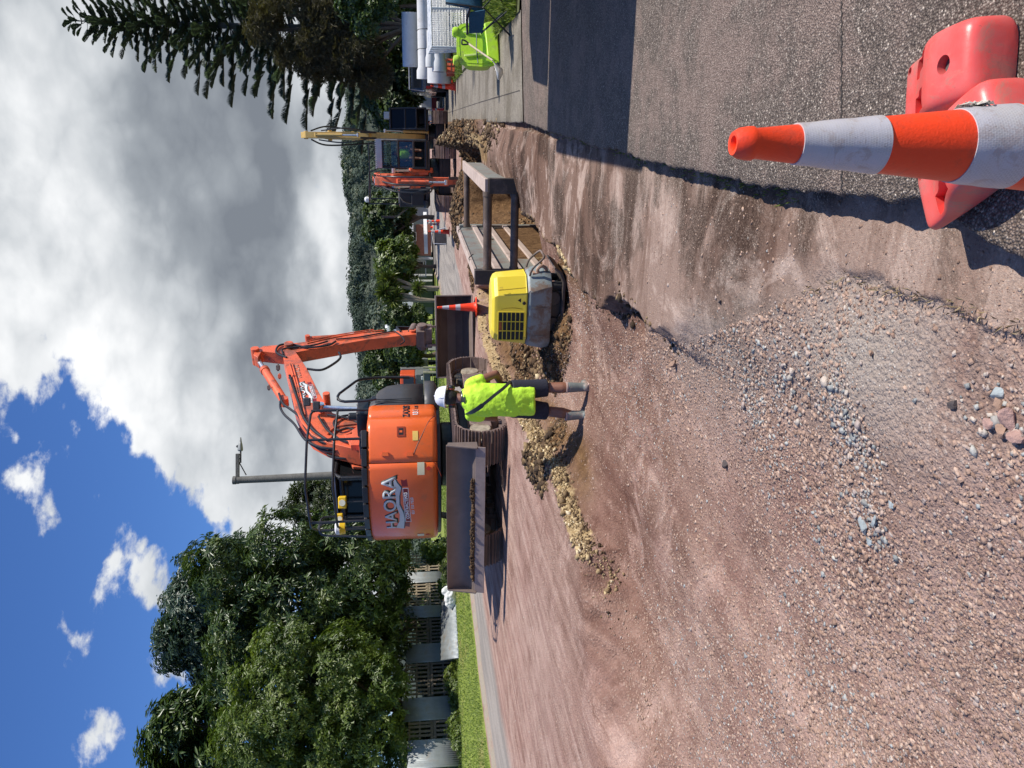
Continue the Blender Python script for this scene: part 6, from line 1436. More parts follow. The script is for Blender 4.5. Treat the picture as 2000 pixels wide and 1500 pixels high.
# Norfolk pine: whorls of level branches, each ending in upswept pointed fronds
def norfolk():
    Y = 46; rs = np.random.RandomState(77); g = P(800, 30, Y); topz = P(128, 40, Y); zt = topz.z; x0 = topz.x; r = empty('norfolk_pine', (x0, Y, 0), 0, 'very tall Norfolk Island pine with tiers of pointed fronds against the clouds', 'tree')
    mb = MB(); mb.tube([(0, 0, 0), (0, 0, zt*.5), (0, 0, zt)], [.32, .19, .02], 12); mb.build('trunk', mat('pine_trunk', (.06, .055, .05), .9, .3, 8), r)
    LV = []; TN = []; bmb = MB()
    z = zt-.25; i = 0
    while z > 2.5:
        f = (zt-z)/zt; Lb = .25+8.2*f**.86*(.88+.12*math.sin(i*2.3)); Lb = min(Lb, 6.6)
        nb = 6 if f > .06 else 4; a0 = rs.rand()*6
        for j in range(nb):
            a = a0+2*math.pi*j/nb+rs.uniform(-.15, .15); L_ = Lb*rs.uniform(.82, 1.06); rise = rs.uniform(.02, .10)+(.25 if f < .15 else 0)
            d = np.array([math.cos(a), math.sin(a), rise]); d /= np.linalg.norm(d); st = np.array([0, 0, z]); en = st+d*L_+np.array([0, 0, -.02*L_*L_*.12])
            md_ = (st+en)/2+np.array([0, 0, -.03*L_]); bmb.tube([tuple(st), tuple(md_), tuple(en)], [.045*(.4+f), .03*(.4+f), .012], 5, cap=False)
            fl = min(1.7, .40+L_*.30)         # frond length
            fr = []
            for q_ in ([1.0] if L_ < .9 else [1.0, .72, .46, .22] if L_ < 3.5 else [1.0, .82, .64, .46, .28]):
                b_ = st*(1-q_)+en*q_+np.array([0, 0, -.03*L_*4*q_*(1-q_)])
                for s in ((0,) if q_ == 1.0 else (-1, 1)):
                    sd_ = np.array([-math.sin(a), math.cos(a), 0])*s
                    dd = unit(d*.9+sd_*.55+np.array([0, 0, .10+rs.uniform(-.05, .12)])); fr.append((b_-dd*fl*.45, dd, fl*(1 if q_ == 1 else .80)*rs.uniform(.85, 1.1)))
            for (b_, dd, l_) in fr:
                n = 64; u = np.linspace(.02, 1, n); wdt = .30*l_*np.sin(np.pi*np.clip(u*1.02, 0, 1)**1.15)**.8*(1-.15*u)+.01
                sidev = unit(np.cross(dd, [0, 0, 1])); upv = np.cross(sidev, dd)
                for s in (-1, 1, 0):
                    c = b_+dd*(u*l_)[:, None]; base_dir = (sidev*s if s else upv); dv = unit(base_dir*.75+dd*.75+upv*.25+rs.normal(0, .07, (n, 3)))
                    LV.append(leaf_quads(c, dv, np.tile(unit(upv+rs.normal(0, .3, 3)), (n, 1)), wdt*1.15+.02, np.full(n, .050+.010*l_), .0)); TN.append(np.clip(.45+.25*(s == 0)+rs.normal(0, .15, n), 0, 1))
        z -= (.46+.34*f)*rs.uniform(.9, 1.15) if f > .05 else .30; i += 1
    V = np.concatenate(LV).reshape(-1, 3); F_ = np.arange(len(V)).reshape(-1, 4); tn = np.concatenate(TN)
    mesh_np('fronds', V, np.concatenate([F_[:, [0, 1, 2]], F_[:, [0, 2, 3]]]), LMP, r, tint=np.concatenate([tn, tn]))
    bmb.build('branches', mat('pine_trunk', (.06, .055, .05), .9, .3, 8), r)
norfolk()
# cabbage trees with sword-leaved heads
def cabbage(label, px, py, Y, heads, grp='sword leaved trees by the green shed'):
    g = P(py, px, Y); r = empty('cabbage_tree', (g.x, Y, .25), 0, label, 'tree', grp); rs = np.random.RandomState(int(px)); mb = MB()
    LV = []; TN = []
    for (hx, hy, rr_) in heads:
        h = P(hx, hy, Y)-Vector((g.x, Y, .25)); mb.tube(spline([(0, 0, 0), (h.x*.3, 0, h.z*.45), (h.x*.9, 0, h.z*.8), h], 4), .13*.8, 8)
        n = 150; R_ = rr_*Y/1500; d = unit(rs.normal(size=(n, 3))+np.array([0, 0, .25])); nn = unit(np.cross(d, unit(rs.normal(size=(n, 3)))))
        LV.append(leaf_quads(np.tile(np.array(h), (n, 1)), d, np.where((nn[:, 2:] < 0), -nn, nn), R_*rs.uniform(.75, 1.15, n), np.full(n, .085), .35)); TN.append(rs.uniform(.2, 1, n))
    V = np.concatenate(LV).reshape(-1, 3); F_ = np.arange(len(V)).reshape(-1, 4); tn = np.concatenate(TN)
    mesh_np('sword_leaves', V, np.concatenate([F_[:, [0, 1, 2]], F_[:, [0, 2, 3]]]), LMS, r, tint=np.concatenate([tn, tn])); mb.build('trunk', mat('pale_trunk', (.24, .20, .16), .85, .25, 8), r)
LMS = leafmat('sword_leaf', [(0, (.03, .05, .012)), (.5, (.08, .12, .03)), (1, (.20, .23, .08))], .2, .35)
cabbage('sword-leaved cabbage tree with a curved pale trunk, the right one', 566, 836, 48, [(758, 545, 26), (766, 560, 22)])
cabbage('straight sword-leaved cabbage tree, left of the curved one', 588, 836, 47, [(768, 585, 24), (752, 570, 24), (776, 575, 18)])
cabbage('low young spiky palm at the foot of the cabbage trees', 562, 836, 46, [(818, 562, 20)])
# forested hills far behind
def hills():
    def hz(x, y):
        az = x/y; return 0
    n = 170; nr_ = 22; azs = np.linspace(-.85, .75, n); rows = []
    # skyline (photo x of the crest) by azimuth
    prof = [(-.85, 740), (-.5, 738), (-.3, 735), (-.12, 716), (-.02, 703), (.06, 697), (.13, 692), (.20, 688), (.26, 686), (.31, 684), (.36, 684), (.42, 692), (.50, 700), (.75, 706)]
    pa = np.array([p_[0] for p_ in prof]); pv = np.array([p_[1] for p_ in prof])
    V = []
    for j in range(nr_):
        f = j/(nr_-1)
        for a in azs:
            Y = 120+f*230; hv = (824-np.interp(a, pa, pv))/1500*345+1.45-5.4
            zz = hv*sst(0, 1, f)**.9*(1+.05*math.sin(a*37+f*4))+.35*math.sin(a*80+f*21)
            V.append((a*Y, Y, zz+.3*(1-f)-.5))
    idx = np.arange(nr_*n).reshape(nr_, n); F_ = np.stack([idx[:-1, :-1], idx[:-1, 1:], idx[1:, 1:], idx[1:, :-1]], -1).reshape(-1, 4); V = np.array(V)
    tag(mesh_np('hills', V, F_, mat('hill_scrub', (.030, .040, .020), .95, .3, .2), smooth=True), kind='structure')
    rs = np.random.RandomState(5); LV = []; TN = []
    fs = np.concatenate([rs.rand(1500)**.8, np.full(500, .97)+rs.uniform(-.03, .03, 500)]); av = rs.uniform(-.35, .6, 2000)
    fj = np.clip(fs*(nr_-1), 0, nr_-1).astype(int); ai = np.clip(((av+.85)/1.6*(n-1)).astype(int), 0, n-1)
    for f, a, j, i2 in zip(fs, av, fj, ai):
        Y = 120+f*230; b_ = V[idx[j, i2]]; R_ = rs.uniform(1.6, 3.6)*(.8+.5*f); c = np.array([a*Y, Y, b_[2]+R_*.45]); k = 120
        d = unit(rs.normal(size=(k, 3))*np.array([1, 1, .9])+np.array([0, -.25, .35])); p_ = c+d*R_*rs.uniform(.75, 1.05, (k, 1)); tn_ = unit(np.cross(d, rs.normal(size=(k, 3))))
        LV.append(leaf_quads(p_, tn_, d, np.full(k, R_*.30), np.full(k, R_*.20), .2)); TN.append(np.clip(rs.normal(.30+.5*mnoise.noise(Vector((a*9, f*5, 2)))+rs.normal(0, .15), .12, k), 0, 1))
    V2 = np.concatenate(LV).reshape(-1, 3); F_ = np.arange(len(V2)).reshape(-1, 4); tn = np.concatenate(TN)
    tag(mesh_np('forest', V2, np.concatenate([F_[:, [0, 1, 2]], F_[:, [0, 2, 3]]]), leafmat('hazed_forest_leaf', [(0, (.026, .038, .026)), (.4, (.070, .096, .070)), (.7, (.125, .145, .10)), (1, (.19, .19, .13))], .1, .7, .1), tint=np.concatenate([tn, tn])), 'dark native forest covering the far hillside', 'forest', kind='stuff')  # greyed, bluish leaf colours carry the distance haze as paint
hills()
for i, (px, py, w_, h_) in enumerate(((678, 322, 12, 9), (680, 345, 14, 8))):
    Y = 330; g = P(695, py, Y); tree(('lone thin tree standing up from the ridge, the right hand one', 'lone spreading tree on the ridge, the left hand one')[i], (g.x, Y, g.z-6), [PB(px, py, Y, w_, w_, h_), PB(px+6, py+8, Y, w_*.6, w_*.6, h_*.5)], 500, 6, 1.0, .6, LM4, 50+i, r0=.3, h=.6, grp='single trees on the ridge')
# grass blades: near verge on the right, left verge
GRM = leafmat('grass_blade', [(0, (.06, .10, .015)), (.5, (.16, .22, .04)), (.85, (.27, .32, .08)), (1, (.42, .37, .16))], .35, .5)
def blades(name, x, y, z, h, label, seed):
    rs = np.random.RandomState(seed); n = len(x); c = np.stack([x, y, z], -1); d = unit(np.stack([rs.normal(0, .45, n), rs.normal(0, .45, n), np.ones(n)], -1)); u_ = unit(rs.normal(size=(n, 3))); nn = unit(np.cross(d, u_))
    q = leaf_quads(c, d, nn, h*rs.uniform(.5, 1.3, n), np.maximum(.006, y*.0009), .35); V = q.reshape(-1, 3); F_ = np.arange(len(V)).reshape(-1, 4); tn = np.clip(rs.beta(2, 2, n), 0, 1)
    tag(mesh_np(name, V, np.concatenate([F_[:, [0, 1, 2]], F_[:, [0, 2, 3]]]), GRM, tint=np.concatenate([tn, tn])), label, 'grass', kind='stuff')
rs = np.random.RandomState(8); n = 60000; y = np.exp(rs.uniform(math.log(10.6), math.log(32), n)); x = kerbx(y)+1.5+np.abs(rs.normal(0, 1, n))*(.55+y*.07)
m_ = (x/y < .62) & ~((y+(x-float(kerbx(20.6)))*.40 > 20.6) & (y+(x-float(kerbx(20.6)))*.40 < 24.2)); x, y = x[m_], y[m_]; blades('grass', x, y, np.full(len(x), .03), .11, 'green grass verge on the right beside the concrete footpath', 3)
n = 60000; y = np.exp(rs.uniform(math.log(14), math.log(70), n)); tl = rs.uniform(.12, 8.5, n); x = kerbx(y)-(tl+11.8)/.9468; m_ = (x/y > -.56); x, y = x[m_], y[m_]; blades('grass', x, y, ground_h(x, y), .05+0*x, 'mown grass verge between the far kerb and the fence', 4)
n = 26; y = np.linspace(20, 28, n)
x, y = scatter(900, 3.0, 9.5, .5, 9); e_ = kerbx(y)
x = e_-np.abs(rs.normal(0, .03, len(y))); z = ground_h(x, y)
DRM = leafmat('dry_straw', [(0, (.14, .10, .05)), (.5, (.34, .26, .15)), (1, (.46, .37, .24))], .02, .8)
gx_, gy_ = [], []
for i in range(0, 5):
    a_, b_ = np.array(EDW[i][:2]), np.array(EDW[i+1][:2]); n_ = int(np.linalg.norm(b_-a_)*80); u_ = rs.rand(n_)**1.3; q_ = a_+(b_-a_)*u_[:, None]+rs.normal(0, .014, (n_, 2)); gx_ += list(q_[:, 0]); gy_ += list(q_[:, 1])
_g = GRM; GRM = DRM
blades('dry_grass', np.array(gx_), np.array(gy_), ground_h(gx_, gy_), .030, 'dry roots and straw along the crack between seal and grey gravel', 6); GRM = _g
blades('dry_grass', x[:260], y[:260], z[:260], .035, 'dry grass wisps caught in the broken kerb edge', 5)
# ------------------------------------------------------------ fence of pallets and iron on the left
IRON = mat('corrugated_iron', (.25, .27, .27), .5, .2, 2, .05, 20, metal=.3, dirt=(.26, .22, .17), dirt_amt=.35)
PLT = mat('pallet_wood', (.25, .20, .135), .85, .3, 5, .4, 40); PLD = mat('pallet_dark', (.12, .095, .068), .9, .3, 5, .4, 40)  # tree shade on the pallets is put into these darkened wood colours
F0 = P(915, 1500, 24.3); F1 = P(858, 1085, 34.0); fd = (F1-F0).to_2d(); FL = fd.length; fd.normalize(); fn_ = Vector((-fd.y, fd.x))
def fpt(s, o=0.0, z=0.0): p = F0.to_2d()+fd*s+fn_*o; return Vector((p.x, p.y, z))
def fs(py):                       # distance along the fence for a photo y
    best = None
    for i in range(-200, 400):
        p = fpt(i*.05); e = abs(p.x/p.y-(lambda v: v.x/v.y)(ray(860, py)))
        if best is None or e < best[0]: best = (e, i*.05)
    return best[1]
def fz(s): p = fpt(s); return gh(p.x, p.y)
def sheet(s0, s1, h, label, lean=0.0, off=0.0, z0=None, loc=None):
    n = max(8, int((s1-s0)*26)); mb = MB(); L = []
    o = fpt(s0, off, fz((s0+s1)/2) if z0 is None else z0); r = empty('iron_sheet', o, math.atan2(fd.y, fd.x), label, 'iron sheet', 'corrugated iron sheets in the fence')
    for i in range(n+1):
        x_ = (s1-s0)*i/n; d = .012*math.cos(i*math.pi/1.6*1.6); L.append([Vector((x_, d, -.05)), Vector((x_, d-lean*.5, h*.5)), Vector((x_, d-lean, h+.015*math.sin(i*.7)))])
    mb.loft(L, closed=False, cap=False); o_ = mb.build('sheet', IRON, r, ang=180); md = o_.modifiers.new('s', 'SOLIDIFY'); md.thickness = .003
    mb = MB(); mb.box(((s1-s0)/2, .04, h*.75), (s1-s0, .05, .07)); mb.box(((s1-s0)/2, .04, h*.25), (s1-s0, .05, .07)); mb.build('rail', PLD, r); return r
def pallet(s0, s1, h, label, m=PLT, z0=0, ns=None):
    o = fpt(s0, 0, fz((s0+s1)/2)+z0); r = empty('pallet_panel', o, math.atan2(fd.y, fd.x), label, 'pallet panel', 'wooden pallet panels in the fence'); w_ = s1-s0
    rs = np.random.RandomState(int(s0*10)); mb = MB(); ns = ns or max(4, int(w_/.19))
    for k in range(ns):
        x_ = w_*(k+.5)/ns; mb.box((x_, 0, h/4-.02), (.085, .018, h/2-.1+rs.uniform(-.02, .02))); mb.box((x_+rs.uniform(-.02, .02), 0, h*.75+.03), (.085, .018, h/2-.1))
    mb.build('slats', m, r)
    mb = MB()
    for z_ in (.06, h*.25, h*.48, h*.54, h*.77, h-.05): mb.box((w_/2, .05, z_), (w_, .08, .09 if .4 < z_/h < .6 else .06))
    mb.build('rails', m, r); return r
H1 = 1.78
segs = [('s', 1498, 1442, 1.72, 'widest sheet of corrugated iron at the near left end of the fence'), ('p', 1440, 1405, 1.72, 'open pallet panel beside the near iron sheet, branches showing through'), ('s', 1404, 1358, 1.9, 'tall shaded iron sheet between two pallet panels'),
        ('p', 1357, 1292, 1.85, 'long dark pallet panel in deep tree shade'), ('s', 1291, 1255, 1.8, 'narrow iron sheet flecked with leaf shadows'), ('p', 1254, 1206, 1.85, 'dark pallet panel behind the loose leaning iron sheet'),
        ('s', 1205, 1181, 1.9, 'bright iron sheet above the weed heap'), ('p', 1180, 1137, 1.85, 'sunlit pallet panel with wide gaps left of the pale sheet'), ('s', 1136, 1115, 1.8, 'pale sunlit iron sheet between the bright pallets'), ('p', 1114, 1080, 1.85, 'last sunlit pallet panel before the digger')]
for k, y0, y1, h, lb in segs:
    a, b = fs(y0), fs(y1); (sheet if k == 's' else pallet)(a, b, h, lb, **({'m': PLD if 'dark' in lb or 'open' in lb else PLT} if k == 'p' else {}))  # panels under the trees take the darker copy of the wood as painted shade
for i_, (py_, n_) in enumerate(((1470, 2200), (1380, 2200), (1290, 2000), (1200, 1800), (1120, 1500))):  # bushes added so the fence gaps look dark, in place of tree shade
    bush(('near', 'second', 'middle', 'fourth', 'far')[i_]+' undergrowth mass added behind the fence to darken its gaps', fpt(fs(py_)).y+1.9, [(868, py_, 62, 34), (845, py_+30, 40, 30)], n_, .26, LM4, 80+i_, cat='undergrowth', name='undergrowth', r0=.04, gap=.3, grp='undergrowth behind the fence')
# loose sheet leaning out
r = empty('iron_sheet', P(903, 1282, 25.3).to_2d().to_3d(), 0, 'loose iron sheet leaning outwards against the foot of the fence', 'iron sheet', 'corrugated iron sheets in the fence')
a0 = P(903, 1285, 25.2); a0.z = gh(a0.x, a0.y); b0 = P(902, 1170, 27.2); b0.z = gh(b0.x, b0.y)+.02; c0 = P(862, 1172, 28.6); d0 = P(861, 1290, 26.6)
mb = MB(); L = []
for i in range(34):
    f = i/33; lo_ = a0*(1-f)+b0*f; hi_ = d0*(1-f)+c0*f; d = .012*math.cos(i*1.57*1.3); L.append([lo_-r.location+Vector((0, d, d)), hi_-r.location+Vector((0, d, d))])
mb.loft(L, closed=False, cap=False); mb.build('sheet', IRON, r, ang=180, solid=.004)
mb = MB(); mb.beam(b0-r.location, c0-r.location, .05, .04); mb.build('batten', PLD, r)
# weeds, white bag
WB = mat('white_sack', (.62, .62, .60), .7, .1, 8, .3, 30)
c = P(880, 1168, 27.2); bs = empty('sack', (c.x, c.y, gh(c.x, c.y)), 0, 'crumpled white sack dumped against the fence by the blade', 'sack')
mb = MB(); mb.ball((0, 0, .2), .28, 16, (1.3, .8, .8)); mb.ball((.25, .0, .32), .17, 14, (1, .8, 1.2)); o = mb.build('sack_body', WB, bs, ang=180); md = o.modifiers.new('r', 'REMESH'); md.mode = 'VOXEL'; md.voxel_size = .03; md = o.modifiers.new('d', 'DISPLACE'); tx2 = bpy.data.textures.new('crumple', 'CLOUDS'); tx2.noise_scale = .15; md.texture = tx2; md.strength = .10
for i, (py, px, n) in enumerate(((1480, 903, 500), (1380, 905, 500), (1310, 905, 400), (1240, 900, 400), (1140, 880, 600), (1115, 873, 500))):
    s = fs(py); p = fpt(s, -.35); g = gh(p.x, p.y)
    tree(('low weeds at the foot of the near iron sheet', 'low weeds under the tall shaded iron sheet', 'low weeds under the long dark pallet panel', 'low weeds by the narrow flecked iron sheet', 'climbing weeds over the sunlit pallet foot', 'climbing weeds below the pale sunlit sheet')[i], (p.x, p.y, g), [(p.x, p.y, g+.12, .8, .3, .22), (p.x+.5, p.y+.4, g+.18, .5, .3, .30)], n, 5, .09, .04, LM2, 60+i, cat='weeds', name='weeds', r0=.008, grp='weeds along the fence foot')
# ------------------------------------------------------------ street lamp
WDP = mat('weathered_pole', (.13, .125, .11), .85, .3, 4, .5, 30)
b = P(860, 920, 28.5); tp = P(458, 938, 28.5); sl_ = empty('street_lamp', (b.x, b.y, gh(b.x, b.y)), 0, 'weathered wooden street lamp pole with a short crossarm behind the digger', 'street lamp')
lo = lambda px, py, Y=28.5: P(px, py, Y)-sl_.location
mb = MB(); mb.tube([lo(870, 918), lo(458, 938)], [.17, .125], 14); mb.cyl(lo(461, 938), lo(455, 938), .15, 14); mb.build('pole', WDP, sl_)
mb = MB(); mb.beam(lo(464, 945), lo(464, 886), .12, .12); mb.build('crossarm', WDP, sl_, bevel=.01)
mb = MB(); mb.cyl(lo(470, 904), lo(470, 878), .03, 8); mb.cyl(lo(466, 901), lo(481, 928), .02, 8); mb.cyl(lo(464, 888), lo(471, 888), .02, 8); mb.cyl(lo(464, 896), lo(471, 896), .02, 8); mb.build('bracket', DKS, sl_)
a_, b_ = lo(471, 881), lo(470, 854); mb = MB(); dv = b_-a_
mb.loft([[a_+dv*t_+Vector((0, w_*math.cos(q_), h_*math.sin(q_)*(1 if math.sin(q_) > 0 else .5))) for q_ in [2*math.pi*k/12 for k in range(12)]] for t_, w_, h_ in ((0, .09, .10), (.1, .13, .13), (.45, .12, .10), (.6, .08, .07), (.95, .04, .04), (1, .02, .02))]); lh = mb.build('lamp_head', mat('lamp_grey', (.22, .23, .22), .5, .1), sl_)
mb = MB(); mb.ball(a_+dv*.35+Vector((0, 0, .12)), .05, 10); mb.build('photo_cell', BLK, lh)
# ------------------------------------------------------------ houses and fences beyond the road
ROOFG = mat('grey_roof', (.20, .22, .215), .6, .1, 2); WALLG = mat('grey_wall', (.27, .27, .26), .8, .08, 2); BRK = mat('brick_wall', (.33, .135, .085), .85, .2, 8); GRN = mat('green_wall', (.085, .125, .085), .7, .08, 2); DKG = mat('window_glass', (.03, .035, .04), .1, 0)
def house(label, Y, px_top, px_eave, px_base, y0, y1, depth, wallm, roofm, wins=(), cat='house', ridge=True, lowm=None, split=None, name='house'):
    """front wall between photo y0 (left) and y1 (right)"""
    A = P(px_base, y0, Y); Bq = P(px_base, y1, Y); zb = min(A.z, Bq.z)-.3; ze = P(px_eave, (y0+y1)/2, Y).z; zr = P(px_top, (y0+y1)/2, Y).z
    r = empty(name, (A.x, Y, zb), 0, label, cat); w_ = Bq.x-A.x
    mb = MB(); mb.box((w_/2, depth/2, (ze-zb)/2), (w_, depth, ze-zb)); wl_ = mb.build('wall', wallm, r)
    if lowm: 
        zs = P(split, (y0+y1)/2, Y).z-zb; mb = MB(); mb.box((w_/2, -.04, zs/2), (w_*.98, .08, zs)); mb.build('brick_base', lowm, r)
    mb = MB(); o = .45; h_ = ze-zb
    mb.add([(-o, -o, h_), (w_+o, -o, h_), (w_+o, depth+o, h_), (-o, depth+o, h_), (w_*.12 if ridge else -o, depth/2, zr-zb), (w_*.88 if ridge else w_+o, depth/2, zr-zb)], [(0, 1, 5, 4), (2, 3, 4, 5), (1, 2, 5), (3, 0, 4), (3, 2, 1, 0)]); rf = mb.build('roof', roofm, r, smooth=False)
    mb = MB(); mb.box((w_/2, -o-.03, h_-.08), (w_+2*o, .06, .18)); mb.build('gutter', WHT, rf)
    for (ya, yb, pa, pb) in wins:
        a, b_ = P(pa, ya, Y), P(pb, yb, Y); mb = MB(); cx_ = (a.x+b_.x)/2-A.x; cz_ = (a.z+b_.z)/2-zb; ww, hh = abs(b_.x-a.x), abs(a.z-b_.z); mb.box((cx_, -.05, cz_), (ww+.12, .10, hh+.12)); wf = mb.build('window', WHT, r); mb = MB(); mb.box((cx_, -.11, cz_), (ww, .03, hh)); mb.build('pane', DKG, wf)
    return r
house('low grey roofed brick and board house behind the far white kerb line', 66, 795, 804, 834, 500, 438, 8, WALLG, ROOFG, [(493, 486, 808, 815), (470, 455, 806, 812)], lowm=BRK, split=813)
house('plain grey boarded garage right of the brick house', 74, 799, 803, 830, 430, 395, 7, WALLG, ROOFG)
house('green painted shed with white corner boards behind the round tree', 60, 796, 802, 838, 600, 508, 6, GRN, ROOFG, [(519, 512, 812, 826)])
house('white walled house glimpsed between the trees left of the cabbage trees', 75, 748, 757, 800, 640, 590, 8, WHT, WHT, [(625, 612, 775, 785)])
house('grey gable house behind the digger, white window trim', 58, 758, 775, 830, 850, 728, 9, WALLG, ROOFG, [(765, 745, 783, 795), (800, 785, 785, 797)], ridge=False)
house('dim brown house in the trees at the right edge', 52, 783, 790, 822, 25, -60, 8, mat('brown_boards', (.10, .06, .045), .8, .2), ROOFG, [(18, 8, 797, 806)])
def panel_line(label, pts, Y0, h, m, cat, name, posts=0):
    r = empty(name, (0, 0, 0), 0, label, cat); mb = MB(); mb.loft([[Vector((x, y, z)), Vector((x, y, z+h))] for x, y, z in pts], closed=False, cap=False); mb.build('rail' if posts else 'boards', m, r, smooth=False, solid=.06)
    return r
a = P(834, 520, 58); b = P(833, 395, 66); c = empty('kerb_board', a, 0, 'long low white board edging the far lawn', 'edging board'); mb = MB(); mb.box(((b-a)/2+Vector((0, 0, .1))), (abs((b-a).x), .1, .28), Matrix.Rotation(math.atan2((b-a).y, (b-a).x), 3, 'Z')); mb.build('board', WHT, c)
# white post and trellis gate
g0 = P(835, 505, 57); tg = empty('trellis_gate', (g0.x, g0.y, g0.z-.3), 0, 'white framed trellis gate hung on a tall white post', 'gate')
mb = MB(); mb.box((0, 0, 1.0), (.16, .16, 2.2)); mb.build('post', WHT, tg)
mb = MB(); mb.box((-.75, 0, .45), (1.2, .06, .08)); mb.box((-.75, 0, 1.55), (1.2, .06, .08)); mb.box((-.18, 0, 1.0), (.08, .06, 1.1)); mb.box((-1.32, 0, 1.0), (.08, .06, 1.1)); mb.build('gate_frame', WHT, tg)
mb = MB()
for i in range(7): mb.beam((-1.3+.18*i, .01, .48), (-1.3+.18*i, .01, 1.52), .02, .02); mb.beam((-1.3, .01, .48+.17*i), (-.2, .01, .48+.17*i), .02, .02)
mb.build('lattice', DKS, tg)
for y_, lb in ((537, 'right'), (548, 'middle'), (560, 'left')):
    g = P(838, y_, 59.5); q = empty('fence_post', (g.x, g.y, g.z-.3), 0, 'white corner post on the green shed front, the %s one of three' % lb, 'post', 'white posts on the green shed'); mb = MB(); mb.box((0, 0, .85), (.13, .13, 1.6)); mb.box((0, 0, 1.68), (.17, .17, .05)); mb.build('post_body', WHT, q)
# old timber gate posts left of the bucket
OLD = mat('lichen_wood', (.27, .26, .19), .9, .3, 6, .5, 30)
g = P(850, 718, 40); og = empty('old_gate', (g.x, g.y, gh(g.x, g.y)), 0, 'old lichen covered timber gate posts with wire rails', 'gate'); k_ = 40/1500
for dx in (0, -.27*1.0): mb = MB(); mb.cyl((dx, 0, -.1), (dx+.02, 0, 1.02), .065 if dx else .05, 12); mb.build('post', OLD, og)
mb = MB()
for z_ in (.25, .55, 1.0): mb.tube([(0, 0, z_), (-1.6, .3, z_)], .02, 6)
mb.build('wire_rail', OLD, og)
g = P(838, 680, 42); lb_ = empty('leaning_post', (g.x, g.y, gh(g.x, g.y)), 0, 'grey leaning concrete post standing in the scrappy bush', 'post'); mb = MB(); mb.beam((0, 0, -.1), (.03, .1, .72), .28, .14); mb.build('post_body', mat('old_concrete', (.30, .29, .26), .9, .2, 5), lb_, bevel=.02)
# orange and grey lorry behind the digger
g = P(836, 735, 52); lr = empty('lorry', (g.x-.6, g.y, gh(g.x, g.y)), rad(-14), 'grey lorry with an orange red cab top parked before the gable house', 'lorry')
DOR = mat('orange_red_cab', (.62, .09, .03), .4, .1)
mb = MB(); mb.box((0, 0, .95), (1.9, 1.6, 1.0)); mb.box((0, 2.6, 1.5), (2.0, 3.6, 1.9)); mb.build('body', mat('lorry_grey', (.16, .17, .175), .5, .1), lr, bevel=.06)
mb = MB(); mb.prism([(-.8, 1.45), (.8, 1.45), (.75, 2.45), (-.55, 2.45)], 'x', -.92, .92); mb.build('cab', DOR, lr, bevel=.08)
mb = MB(); mb.prism([(-.83, 1.55), (-.80, 1.55), (-.60, 2.25), (-.63, 2.25)], 'x', -.78, .78); mb.build('windscreen', DKG, lr)
for s in (-1, 1):
    mb = MB(); mb.box((s*.7, -.82, .98), (.24, .06, .16)); mb.build('headlight', WHT, lr, bevel=.02)
    for y_ in (-.1, 3.4): mb = MB(); mb.cyl((s*.95, y_, .42), (s*.72, y_, .42), .42, 24); mb.build('wheel', C_BK, lr, bevel=.03)
# black board stand with cones by the far verge
g = P(882, 462, 35.5); sg = empty('folded_sign', (g.x, g.y, gh(g.x, g.y)), rad(10), 'dark folded sign stand lying among the cones beyond the trench', 'sign stand')
mb = MB(); mb.box((0, .1, .30), (.75, .04, .55), Matrix.Rotation(rad(-12), 3, 'X')); mb.build('board', BLK, sg, bevel=.01); mb = MB(); mb.tube([(-.4, -.1, .05), (-.3, .1, .62), (.35, .1, .70)], .02, 8); mb.tube([(.4, -.1, .02), (.3, .12, .62)], .02, 8); mb.build('leg', mat('light_steel', (.45, .45, .46), .4, .1, metal=.6), sg)
# ------------------------------------------------------------ white truck and workers' gear right of the diggers
g = P(848, 200, 44); tk = empty('truck', (g.x, g.y, gh(g.x, g.y)), rad(-12), 'white truck with red lower stripe parked behind the tan digger', 'truck')
mb = MB(); mb.prism([(-1, .55), (.9, .55), (.9, 2.25), (-.45, 2.3), (-.85, 1.5), (-1.02, 1.35)], 'x', -.9, .9); mb.build('cab', WHT, tk, bevel=.06)
mb = MB(); mb.prism([(-.90, 1.45), (-.86, 1.45), (-.50, 2.15), (-.54, 2.18)], 'x', -.78, .78); mb.build('windscreen', DKG, tk)
mb = MB(); mb.box((0, -1.03, .62), (1.84, .06, .28)); mb.box((0, -.02, .60), (1.86, 1.9, .18)); mb.build('bumper', mat('maroon', (.22, .02, .025), .5, .1), tk, bevel=.02)
mb = MB(); mb.box((0, 3.2, .9), (2.0, 4.2, .14)); mb.box((0, 5.2, 1.3), (2.0, .06, .8)); mb.box((.97, 3.2, 1.15), (.05, 4.1, .4)); mb.box((-.97, 3.2, 1.15), (.05, 4.1, .4)); mb.build('deck', DKS, tk, bevel=.01)
for s in (-1, 1):
    mb = MB(); mb.box((s*.65, -1.05, .85), (.26, .05, .14)); mb.build('headlight', mat('lamp_glass', (.85, .8, .6), .1, 0), tk); mb = MB(); mb.box((s*1.08, -.75, 1.75), (.16, .06, .3)); mb.build('mirror', BLK, tk, bevel=.01)
    for y_ in (-.2, 3.9): mb = MB(); mb.cyl((s*.92, y_, .38), (s*.68, y_, .38), .38, 24); mb.build('wheel', C_BK, tk, bevel=.03)
g = P(838, 165, 36); ut = empty('ute', (g.x+.5, g.y, .02), rad(-16), 'dark ute seen from behind beyond the stack of pipes', 'ute')
DK2 = mat('dark_navy_paint', (.018, .022, .030), .25, .05, coat=.5)
mb = MB(); mb.prism([(-2.3, .45), (2.2, .45), (2.3, .8), (2.1, .98), (1.3, 1.05), (.7, 1.62), (-.7, 1.66), (-.85, 1.05), (-2.3, 1.05)], 'x', -.88, .88); mb.build('body', DK2, ut, bevel=.06)
